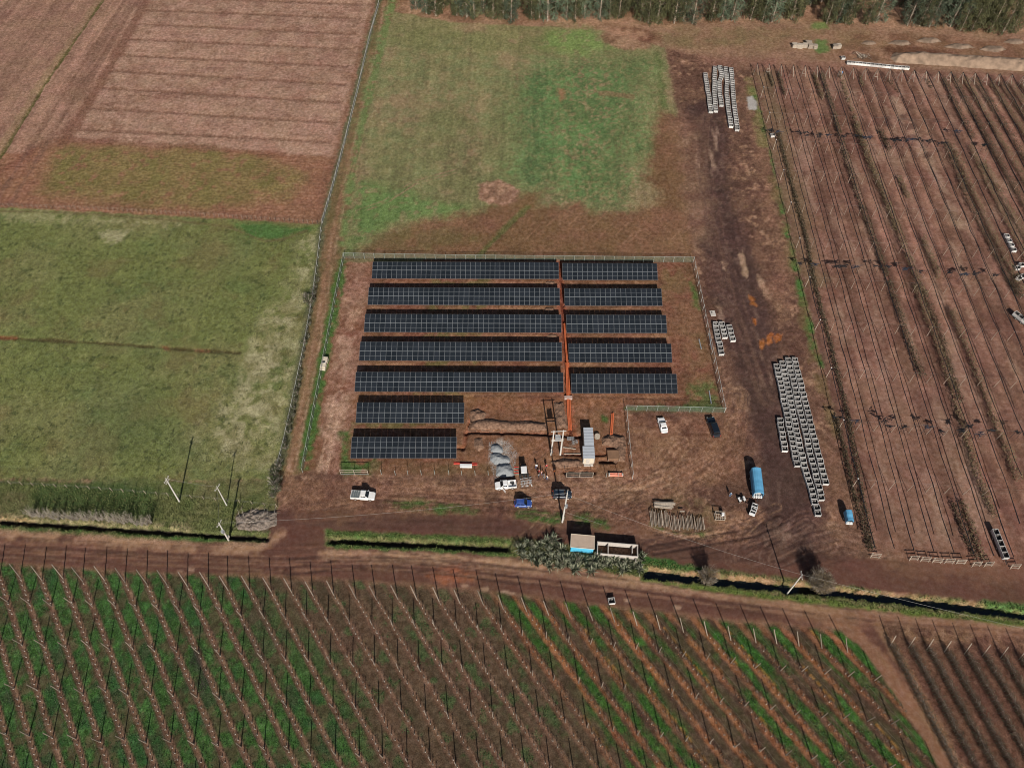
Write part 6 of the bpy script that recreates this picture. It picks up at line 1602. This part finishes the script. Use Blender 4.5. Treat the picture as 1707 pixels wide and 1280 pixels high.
# ------------------------------------------------------------------ lower vineyard: posts and saplings
mp = MB(); mp.tube([(0, 0, -.3), (0, 0, PH - .05)], [.10, .08], 6); ME_VP = mp.mesh('vine_post', M_vpost)
mp = MB(); mp.tube([(-LEAN[0] * .08, -LEAN[1] * .08, -.3), (LEAN[0], LEAN[1], PH)], [.105, .09], 6); ME_VE = mp.mesh('end_post', M_vpost)
def infield(x, y): return y > 3 and abs(x) < 84 + .36 * y * 1.0
RDv = Vector((RD[0], RD[1], 0))
poly_v = GP(P_('vineyard_ground'))
nvis = 0
SAP = []
for k, (bx0, by0) in enumerate(VB):
    base = Vector((bx0, by0, 0)); vis = k - 8
    if infield(bx0, by0):
        o = inst('end_post', ME_VE, None, tuple(base), (0, 0, R.uniform(-.06, .06)))
        tag(o, 'leaning end post at the road, %s vine row from the left' % ordw(max(1, vis)) if vis >= 1 else 'leaning end post at the road beyond the left edge, %s outwards' % ordw(9 - k), 'post', 'leaning vineyard end posts')
    s_ = 6.3; j = 1
    lim = 95.0
    while s_ < lim:
        p = base + RDv * s_
        if p.y < 3.5: break
        if infield(p.x, p.y) and sd_poly(np.array([p.x]), np.array([p.y]), poly_v)[0] > -.5:
            o = inst('vine_post', ME_VP, None, (p.x, p.y, 0), (R.uniform(-.04, .04), R.uniform(-.04, .04), 0))
            tag(o, 'slim vineyard post, %s row from the left, %s in from the road' % (ordw(k + 1), ordw(j)), 'post', 'lower vineyard posts')
        s_ += 10.0; j += 1
    s_ = .8; c_ = 0
    while s_ < lim:
        p = base + RDv * s_
        if p.y < 3: break
        c_ += 1
        if infield(p.x, p.y) and R.random() > .05 and sd_poly(np.array([p.x]), np.array([p.y]), poly_v)[0] > .3: SAP.append((p + Vector((R.uniform(-.1, .1), R.uniform(-.1, .1), 0)), k, c_))
        s_ += 1.22 * R.uniform(.92, 1.08)
M_guard = mat('pale_trunk_guard', (.52, .47, .40), .8, .1, 3)
M_dead = leafmat('dead_leaves', C(140, 92, 60), C(170, 120, 84), 2.0, .2)
def sapling(seed, guard=True, leaves=0):
    rr_ = random.Random(seed); m_ = MB()
    h_ = rr_.uniform(.9, 1.3)
    m_.tube([(0, 0, -.1), (rr_.uniform(-.05, .05), 0, h_ * .5), (rr_.uniform(-.12, .12), rr_.uniform(-.12, .12), h_)], [.045, .035, .02], 4, mi=0)
    if guard: m_.tube([(0, 0, .02), (.01, 0, .38)], [.075, .07], 5, mi=1)
    for _ in range(4):
        a_ = rr_.uniform(0, 6.28); z_ = h_ * rr_.uniform(.55, 1)
        m_.tube([(0, 0, z_), (math.cos(a_) * .35, math.sin(a_) * .35, z_ + rr_.uniform(0, .35))], [.02, .01], 3, mi=0)
    leafcloud(m_, (0, 0, h_ * .6), .3, .3, .4, 8, .10, 0, rnd=rr_)
    if leaves: leafcloud(m_, (0, 0, .2), .55, .55, .2, leaves, .10, 2, rnd=rr_)
    return m_
ME_SAP = [sapling(s_, True, 0).mesh('vine_sapling', [M_twig, M_guard, M_dead]) for s_ in (1, 2)] + [sapling(5, s_ == 0, 8).mesh('vine_sapling', [M_twig, M_guard, M_dead]) for s_ in (0, 1)]
def sapkind(p):
    east = p.x > 6 + R.uniform(-6, 6)
    return R.choice((2, 3, 3)) if east else R.choice((0, 0, 1))
order = sorted(SAP, key=lambda e_: (e_[0].x ** 2 + (e_[0].y - 30) ** 2 * 2.0) if abs(e_[0].x) < 76 and e_[0].y > 23 else 1e9)
near, rest = order[:300], order[300:]
for p, k, c_ in near:
    o = inst('vine_sapling', ME_SAP[sapkind(p)], None, tuple(p), (0, 0, R.uniform(0, 6.28)), (1, 1, R.uniform(.85, 1.15)))
    tag(o, 'vine sapling in the lower vineyard, %s row from the left, %s from the road' % (ordw(k + 1), ordw(c_)), 'sapling', 'vine saplings')
m_ = MB()
protos = [sapling(s_, True, 0) for s_ in (1, 2)] + [sapling(5, s_ == 0, 8) for s_ in (0, 1)]
V_, F_, MI_ = [], [], []
parr = [(np.array(q_.v), q_.f, q_.m) for q_ in protos]; base_n = 0
for p, k, c_ in rest:
    pv, pf, pm_ = parr[sapkind(p)]; a_ = R.uniform(0, 6.28)
    rot = np.array([[math.cos(a_), -math.sin(a_), 0], [math.sin(a_), math.cos(a_), 0], [0, 0, R.uniform(.85, 1.15)]])
    V_.append(pv @ rot.T + np.array(tuple(p))); F_.extend([tuple(i_ + base_n for i_ in f_) for f_ in pf]); MI_.extend(pm_); base_n += len(pv)
me = bpy.data.meshes.new('vine_saplings'); me.from_pydata(np.concatenate(V_).tolist(), [], F_)
for mm in (M_twig, M_guard, M_dead): me.materials.append(mm)
me.polygons.foreach_set('material_index', MI_)
o = bpy.data.objects.new('vine_saplings', me); col.objects.link(o)
tag(o, 'remaining rows of vine saplings in the lower vineyard', 'saplings', None, 'stuff')
# trellis wires along the vineyard rows
for k, (bx0, by0) in enumerate(VB):
    a = Vector((bx0, by0, 0)); ln = (a.y - 4) / .819
    m_ = MB(); m_.tube([(LEAN[0], LEAN[1], PH), tuple(RDv * 6.3 + Vector((0, 0, PH - .1))), tuple(RDv * ln + Vector((0, 0, PH - .1)))], .006, 3)
    tag(m_.build('trellis_wire', M_wire, None, loc=tuple(a)), 'thin wire strung along the lower vineyard, %s row from the left' % ordw(k + 1), 'wire', 'vineyard row wires')

# ------------------------------------------------------------------ corner field of leafless vines
BRB = [Vector((a * SC, b_ * SC, 0)) for a, b_ in ((62.85, 39.65), (65.9, 39.45), (68.8, 39.1), (71.6, 38.75), (74.8, 38.4), (77.7, 38.1), (80.6, 37.8), (83.5, 37.5), (86.4, 37.2), (89.3, 36.9), (92.2, 36.6))]
BD = Vector((math.sin(math.radians(14)), -math.cos(math.radians(14)), 0))
mp = MB(); mp.tube([(0, 0, -.2), (.3, 1.1, 3.1)], [.085, .075], 6); ME_BE = mp.mesh('end_post', M_woodp)
for k, p in enumerate(BRB):
    tag(inst('end_post', ME_BE, None, tuple(p), (0, 0, R.uniform(-.05, .05))), 'leaning pale end post of the leafless vine field, %s from the left' % ordw(k + 1), 'post', 'end posts of the leafless vines')
    m_ = MB(); s_ = .3
    while s_ < 36:
        c = BD * s_
        m_.tube([(c.x, c.y, -.1), (c.x + R.uniform(-.1, .1), c.y, .8), (c.x + R.uniform(-.15, .15), c.y + R.uniform(-.2, .2), 1.5)], [.06, .05, .04], 4)
        for _ in range(16):
            a_ = R.uniform(0, 6.28); z_ = R.uniform(1.0, 1.9); l_ = R.uniform(.5, 1.3)
            p1 = Vector((c.x, c.y, z_)) + BD * R.uniform(-.5, .5)
            p2 = p1 + Vector((math.cos(a_) * l_ * .55, math.sin(a_) * l_ * .8, R.uniform(-.1, .6)))
            m_.tube([p1, p1.lerp(p2, .5) + Vector((0, 0, R.uniform(-.1, .2))), p2], [.025, .02, .012], 3, mi=1 if R.random() < .12 else 0)
        leafcloud(m_, (c.x, c.y, 1.35), 1.0, .5, 1.0, 70, .11, 2)
        s_ += .7
    tag(m_.build('leafless_vine_row', [M_twig, M_twigp, M_shrubd], None, loc=tuple(p)), 'row of tangled leafless vines in the corner field, %s from the left' % ordw(k + 1), 'vine row', 'leafless vine rows')
# ------------------------------------------------------------------ trees along the top
M_euc = [leafmat('grey_green_leaves', C(54, 66, 50), C(98, 108, 86), .3, .12, rnd=.3), leafmat('olive_leaves', C(52, 58, 36), C(92, 90, 60), .3, .12, rnd=.3)]
def tree_proto(seed, h, rad, mm):
    rr_ = random.Random(seed)
    tk = MB(); lean = (rr_.uniform(-.4, .4), rr_.uniform(-.3, .3))
    tk.tube([(0, 0, -.3), (lean[0] * .3, lean[1] * .3, h * .35), (lean[0], lean[1], h * .75), (lean[0] * 1.3, lean[1], h * .96)], [.26, .2, .1, .03], 7)
    cr = MB()
    nb = 40
    for k in range(nb):
        f_ = (k + .5) / nb; z = h * (.05 + .93 * f_)
        prof = rad * (0.75 + .35 * math.sin(f_ * 3.1)) * (1.0 if f_ < .75 else max(.15, (1 - f_) / .25))
        a_ = k * 2.4 + rr_.uniform(-.4, .4); d = prof * rr_.uniform(.45, 1.0)
        c = Vector((lean[0] * f_ + math.cos(a_) * d, lean[1] * f_ + math.sin(a_) * d, z))
        tk.tube([(lean[0] * f_, lean[1] * f_, max(.4, z - d * .5)), tuple(c)], [.06 * (1.2 - f_), .02], 4)
        for _ in range(95):
            p = c + Vector((rr_.gauss(0, rad * .17), rr_.gauss(0, rad * .17), rr_.gauss(0, .6)))
            if p.z < .15: continue
            d_ = Vector((rr_.gauss(0, .6), rr_.gauss(0, .6), -1)).normalized()
            e_ = Vector((rr_.gauss(0, 1), rr_.gauss(0, 1), rr_.gauss(0, .3))); e_ = (e_ - d_ * e_.dot(d_)).normalized()
            l_, w_ = rr_.uniform(.15, .38), rr_.uniform(.06, .12)
            cr.add([p - d_ * l_, p + e_ * w_, p + d_ * l_, p - e_ * w_], [(0, 1, 2, 3)])
    return tk.mesh('trunk', M_bark), cr.mesh('crown', mm)
PROT = [tree_proto(s_, hh, rd_, M_euc[s_ % 2]) for s_, hh, rd_ in ((11, 15, 3.0), (12, 18, 3.4), (13, 13, 2.5), (14, 19, 3.2), (15, 16, 2.8))]
# front line of the wood, base points read along its foot
foot = [(655, 2), (676, 10), (694, 18), (711, 24), (727, 28), (744, 24), (760, 28), (777, 30), (792, 32), (808, 26), (823, 32), (838, 34), (853, 37), (868, 31), (884, 34), (899, 31), (914, 37), (929, 38), (944, 34), (958, 36), (972, 32), (987, 36), (1001, 34), (1015, 34), (1030, 30), (1047, 20), (1066, 36), (1080, 40), (1094, 40), (1110, 43), (1124, 41), (1139, 38), (1155, 42), (1172, 38), (1186, 37), (1202, 37), (1219, 37), (1236, 38), (1253, 34), (1270, 37), (1286, 38), (1302, 35), (1318, 34), (1332, 30), (1348, 20), (1363, 38), (1379, 40), (1396, 38), (1412, 41), (1428, 40), (1444, 43), (1461, 38), (1478, 24), (1497, 44), (1514, 45), (1531, 44), (1549, 47), (1566, 48), (1583, 47), (1601, 52), (1618, 54), (1636, 50), (1652, 55), (1669, 58), (1687, 55), (1704, 58)]
foot_front = [q_ for k, q_ in enumerate(foot) if k % 4 != 1 and not any(a_ < q_[0] < b_ for a_, b_ in ((1036, 1060), (1335, 1358), (1466, 1490), (900, 912), (1640, 1648)))]
for k, q_ in enumerate(foot_front):
    x0, y0 = G(*q_)
    tk, cr = PROT[(k * 3 + k // 5) % 5]; s_ = R.uniform(.75, 1.2)
    t = empty('tall_tree', (x0 + R.uniform(-.4, .4), y0 + R.uniform(0, .8), 0), R.uniform(0, 6.28), 'tall grey-green tree at the foot of the wood, %s from its left end' % ordw(k + 1), 'tree', 'trees along the edge of the wood')
    t.scale = (s_, s_, s_ * R.uniform(.9, 1.1))
    inst('trunk', tk, t); inst('crown', cr, t)
# the wood behind the front line
wood = []
for k in range(150):
    q_ = R.choice(foot); x0, y0 = G(*q_)
    wood.append((x0 + R.uniform(-3, 3), y0 + 4 + R.random() ** 1.2 * 22))
pv = [(np.empty(len(cr.vertices) * 3), cr) for _, cr in PROT[:2]]
for a_, cr in pv: cr.vertices.foreach_get('co', a_)
n_w = 0
wood = [w_ for w_ in sorted(wood) if True][::2]
for k, (x0, y0) in enumerate(wood):
    tk, cr = PROT[k % 5]; s_ = R.uniform(.9, 1.2)
    t = empty('tall_tree', (x0, y0, 0), R.uniform(0, 6.28), 'tall grey-green tree inside the wood behind its front line, %s from the left' % ordw(k + 1), 'tree', 'trees inside the wood')
    t.scale = (s_, s_, s_); inst('trunk', tk, t); inst('crown', cr, t)

# ------------------------------------------------------------------ shrubs and verge plants
def bare_shrub_mesh(seed, h, w, n, pale=.5, leaves=0, nm='twigs'):
    rr_ = random.Random(seed); m_ = MB()
    for _ in range(n):
        a_ = rr_.uniform(0, 6.28); l_ = rr_.uniform(.5, 1) * w
        p0 = Vector((rr_.gauss(0, w * .12), rr_.gauss(0, w * .12), -.1)); p2 = Vector((math.cos(a_) * l_, math.sin(a_) * l_, h * rr_.uniform(.45, 1)))
        p1 = p0.lerp(p2, .5) + Vector((rr_.gauss(0, .1) * w, rr_.gauss(0, .1) * w, h * .12))
        mi = 0 if rr_.random() < pale else 1
        m_.tube([p0, p1, p2], [.035, .022, .01], 3, mi=mi, cap=False)
        for _ in range(5):
            f_ = rr_.uniform(.4, 1); q_ = p1.lerp(p2, f_) if f_ > .5 else p0.lerp(p1, f_ * 2)
            d = Vector((rr_.gauss(0, 1), rr_.gauss(0, 1), rr_.uniform(0, 1.4))).normalized() * rr_.uniform(.2, .5) * w * .6
            m_.tube([q_, q_ + d], [.014, .007], 3, mi=mi, cap=False)
    if leaves: leafcloud(m_, (0, 0, h * .55), w * .85, w * .85, h * .45, leaves, .10, 2, rnd=rr_)
    return m_
sh = bare_shrub_mesh(3, 4.9, 2.9, 260, .2, 3200); tag(sh.build('bushy_shrub', [M_twigp, M_twig, M_shrub], None, loc=(*G(1362, 978), 0)), 'large bare bushy shrub on the ditch bank beside the leaning pole', 'shrub')
sh = bare_shrub_mesh(4, 4.5, 2.2, 180, .25, 1100); tag(sh.build('bushy_shrub', [M_twigp, M_twig, M_shrub], None, loc=(*G(1176, 968), 0)), 'smaller bare shrub on the ditch bank right of the concrete shell', 'shrub')
MEW = [bare_shrub_mesh(20 + s_, 3.6, 1.1, 20, .75, 6).mesh('reed_shrub', [M_twigp, M_twig, M_shrub]) for s_ in range(3)]
for k in range(26):
    f_ = k / 25; px_, py_ = 52 + 200 * f_ + R.uniform(-3, 3), 862 + 12 * f_ + R.uniform(-3, 3)
    tag(inst('reed_shrub', MEW[k % 3], None, (*G(px_, py_), 0), (0, 0, R.uniform(0, 6)), (1, 1, R.uniform(.8, 1.25))), 'leafless grey shrub in the row along the left ditch, %s from the left' % ordw(k + 1), 'shrub', 'leafless shrubs along the left ditch')
# spiky grey-green plants around the hut
def spiky(seed, n=75, h=1.5):
    rr_ = random.Random(seed); m_ = MB()
    for _ in range(n):
        a_ = rr_.uniform(0, 6.28); l_ = rr_.uniform(.6, 1.25) * h; el = rr_.uniform(.25, 1.35)
        d = Vector((math.cos(a_) * math.cos(el), math.sin(a_) * math.cos(el), math.sin(el))); s1 = Vector((-math.sin(a_), math.cos(a_), 0)) * rr_.uniform(.05, .085)
        c0 = Vector((rr_.gauss(0, .16), rr_.gauss(0, .16), rr_.uniform(.02, .3))); c1 = c0 + d * l_ * .6; c2 = c0 + d * l_ + Vector((0, 0, -.18 * l_ * math.cos(el)))
        m_.add([c0 - s1, c0 + s1, c1 + s1, c1 - s1, c2], [(0, 1, 2, 3), (3, 2, 4)], 0 if rr_.random() < .62 else 1)
    return m_
M_agave = [leafmat('grey_green_blades', C(100, 106, 84), C(160, 158, 134), 1.5, .15), leafmat('gap_shade_blades', C(38, 48, 32), C(62, 70, 46), 1.5, .15)]  # second, dark blade colour stands for the shaded gaps between blades
MES = [spiky(s_).mesh('spiky_plant', M_agave) for s_ in (31, 32, 33)]
sp = [(868, 915), (880, 907), (890, 916), (900, 908), (912, 905), (922, 900), (872, 927), (886, 930), (900, 926), (915, 918), (926, 912), (936, 918), (895, 940), (908, 936), (921, 930), (934, 932), (947, 930), (915, 944), (930, 944), (944, 942), (956, 940), (962, 930), (972, 934), (978, 944), (990, 936), (998, 930), (1006, 938), (994, 946), (1014, 942), (1024, 936), (1034, 944), (1045, 938), (1054, 946), (1063, 940), (1068, 930), (958, 950), (985, 952), (1040, 950), (1066, 950)]
sp.sort()
for k, q_ in enumerate(sp):
    s_ = R.uniform(.85, 1.3)
    tag(inst('spiky_plant', MES[k % 3], None, (*G(*q_), 0), (0, 0, R.uniform(0, 6.28)), (s_, s_, s_)), 'spiky grey-green plant in front of the hut and shell, %s from the left' % ordw(k + 1), 'plant', 'spiky plants around the hut')
# dark hedge shrubs along the left fence
MEH = []
for s_ in range(3):
    rr_ = random.Random(60 + s_); m_ = bare_shrub_mesh(60 + s_, 1.5, .8, 22, .5, 0); leafcloud(m_, (0, 0, .7), .75, .75, .65, 120, .13, 2, rnd=rr_); MEH.append(m_.mesh('hedge_shrub', [M_twigp, M_twig, leafmat('hedge_leaves', C(58, 70, 44), C(92, 96, 66), 1.5, .2)]))
hp = [p for p, _ in along(GP([(528, 470), (518, 510), (512, 560), (500, 625), (488, 690), (474, 750)]), 2.1)] + [Vector((*G(*q_), 0)) for q_ in ((512, 498), (518, 508), (522, 503), (463, 782), (460, 792), (466, 800), (458, 806), (462, 818), (456, 828), (468, 775))]
for k, p in enumerate(hp):
    s_ = R.uniform(.7, 1.3) * (1.7 if k >= len(hp) - 10 else .95)
    tag(inst('hedge_shrub', MEH[k % 3], None, (p.x + R.uniform(-.3, .3), p.y, 0), (0, 0, R.uniform(0, 6)), (s_, s_, s_ * R.uniform(.8, 1.2))), 'dark green shrub along the pasture fence, %s from the back' % ordw(k + 1), 'shrub', 'shrubs along the pasture fence')
# brushwood on the heap at the pasture corner
for k, q_ in enumerate(sorted((R.uniform(396, 462), R.uniform(852, 882)) for _ in range(34))):
    p = Vector((*G(*q_), .55)); a_ = R.uniform(0, 3.14); l_ = R.uniform(.5, 1.4); m_ = MB()
    d = Vector((math.cos(a_) * l_, math.sin(a_) * l_, R.uniform(-.2, .3))); m_.tube([-d, Vector((0, 0, .1)), d], [.05, .045, .03], 5)
    tag(m_.build('cut_branch', (M_twigp, M_twig, M_wooddk)[k % 3], None, loc=tuple(p)), 'cut branch on the brushwood heap at the pasture corner, %s from the left' % ordw(k + 1), 'branch', 'branches on the brushwood heap')
# weeds and tufts of grass: nobody could count them
def tufts(name, label, px, n, h, w, mm, blades=5, mask=None):
    poly = GP(px); p = np.array(poly); vs, fs = [], []; cnt = 0; tries = 0
    while cnt < n and tries < n * 12:
        tries += 400
        X = np.array([R.uniform(p[:, 0].min(), p[:, 0].max()) for _ in range(400)]); Y = np.array([R.uniform(p[:, 1].min(), p[:, 1].max()) for _ in range(400)])
        ok = sd_poly(X, Y, poly) > 0
        if mask is not None: ok &= mask(X, Y)
        for x_, y_ in zip(X[ok], Y[ok]):
            jj_ = min(NR - 1, int(np.searchsorted(YS, y_))); kk_ = int(round((x_ / WID[jj_] + 1) / 2 * (NC - 1)))
            if kk_ < 0 or kk_ >= NC or GRS[jj_ * NC + kk_] < .55: continue
            z_ = float(GZ[jj_ * NC + kk_]); cnt += 1
            for _ in range(blades):
                a_ = R.uniform(0, 6.28); d = (math.cos(a_) * w, math.sin(a_) * w); b0 = len(vs)
                vs += [(x_ - d[1] * .35, y_ + d[0] * .35, z_), (x_ + d[1] * .35, y_ - d[0] * .35, z_), (x_ + d[0] * R.uniform(.5, 1.2), y_ + d[1] * R.uniform(.5, 1.2), z_ + h * R.uniform(.5, 1.2))]
                fs.append((b0, b0 + 1, b0 + 2))
    me = bpy.data.meshes.new(name); me.from_pydata(vs, [], fs); me.materials.append(mm)
    o = bpy.data.objects.new(name, me); col.objects.link(o); return tag(o, label, 'grass', None, 'stuff')
tufts('vineyard_weeds', 'green weeds growing between the lower vineyard rows', [(-60, 945), (430, 965), (850, 1000), (1400, 1060), (1500, 1200), (1560, 1290), (-60, 1290)], 9000, .2, .16, leafmat('vineyard_weed_leaves', C(50, 76, 42), C(78, 100, 58), 2.0, .2))
tufts('bank_grass', 'tall grass on the ditch banks', [(-30, 800), (460, 840), (455, 905), (-30, 880)], 3500, .35, .16, leafmat('verge_grass', C(90, 102, 58), C(128, 130, 86), 1.0, .3))
tufts('ditch_grass', 'grass along the roadside ditch', [(545, 884), (860, 897), (1070, 930), (1300, 962), (1720, 1008), (1720, 1044), (1300, 1000), (1070, 968), (860, 928), (545, 914)], 4500, .32, .15, leafmat('ditch_grass_leaves', C(84, 104, 52), C(126, 134, 82), 1.0, .3))
tufts('pasture_tufts', 'scattered darker grass tufts in the pasture', [(-60, 360), (530, 385), (500, 600), (462, 790), (-60, 790)], 3500, .25, .22, leafmat('tuft_grass', C(62, 70, 40), C(98, 98, 62), 1.0, .25), 4, mask=lambda X, Y: fbm(X, Y, 3.0, 3, 83) > .56)

for k in range(9):
    q_ = (866 + k * 24 + R.uniform(-8, 8), (R.uniform(903, 912) if k < 3 else R.uniform(932, 946))); s_ = R.uniform(.8, 1.15)
    tag(inst('hedge_shrub', MEH[k % 3], None, (*G(*q_), 0), (0, 0, R.uniform(0, 6)), (s_, s_, s_)), 'dark leafy shrub among the spiky plants by the hut, %s from the left' % ordw(k + 1), 'shrub', 'leafy shrubs by the hut')
# loose stones spilled round the gravel heaps
vs, fs = [], []
pg = GP([q4(*p) for p in ((40, 60), (300, 30), (440, 200), (420, 420), (380, 560), (120, 590), (30, 300))]); pa = np.array(pg)
while len(fs) < 2600 * 4:
    x_, y_ = R.uniform(pa[:, 0].min(), pa[:, 0].max()), R.uniform(pa[:, 1].min(), pa[:, 1].max())
    if sd_poly(np.array([x_]), np.array([y_]), pg)[0] < 0: continue
    r_ = R.uniform(.03, .09); b0 = len(vs); a_ = R.uniform(0, 2)
    vs += [(x_ + r_ * math.cos(a_ + j * 2.09), y_ + r_ * math.sin(a_ + j * 2.09), -.01) for j in range(3)] + [(x_, y_, r_ * 1.1)]
    fs += [(b0, b0 + 1, b0 + 3), (b0 + 1, b0 + 2, b0 + 3), (b0 + 2, b0, b0 + 3), (b0, b0 + 2, b0 + 1)]
me = bpy.data.meshes.new('loose_gravel'); me.from_pydata(vs, [], fs); me.materials.append(mat('loose_stone', (.33, .32, .31), .9, .3, 2))
o = bpy.data.objects.new('loose_gravel', me); col.objects.link(o); tag(o, 'loose grey stones spilled around the gravel heaps', 'gravel', None, 'stuff')
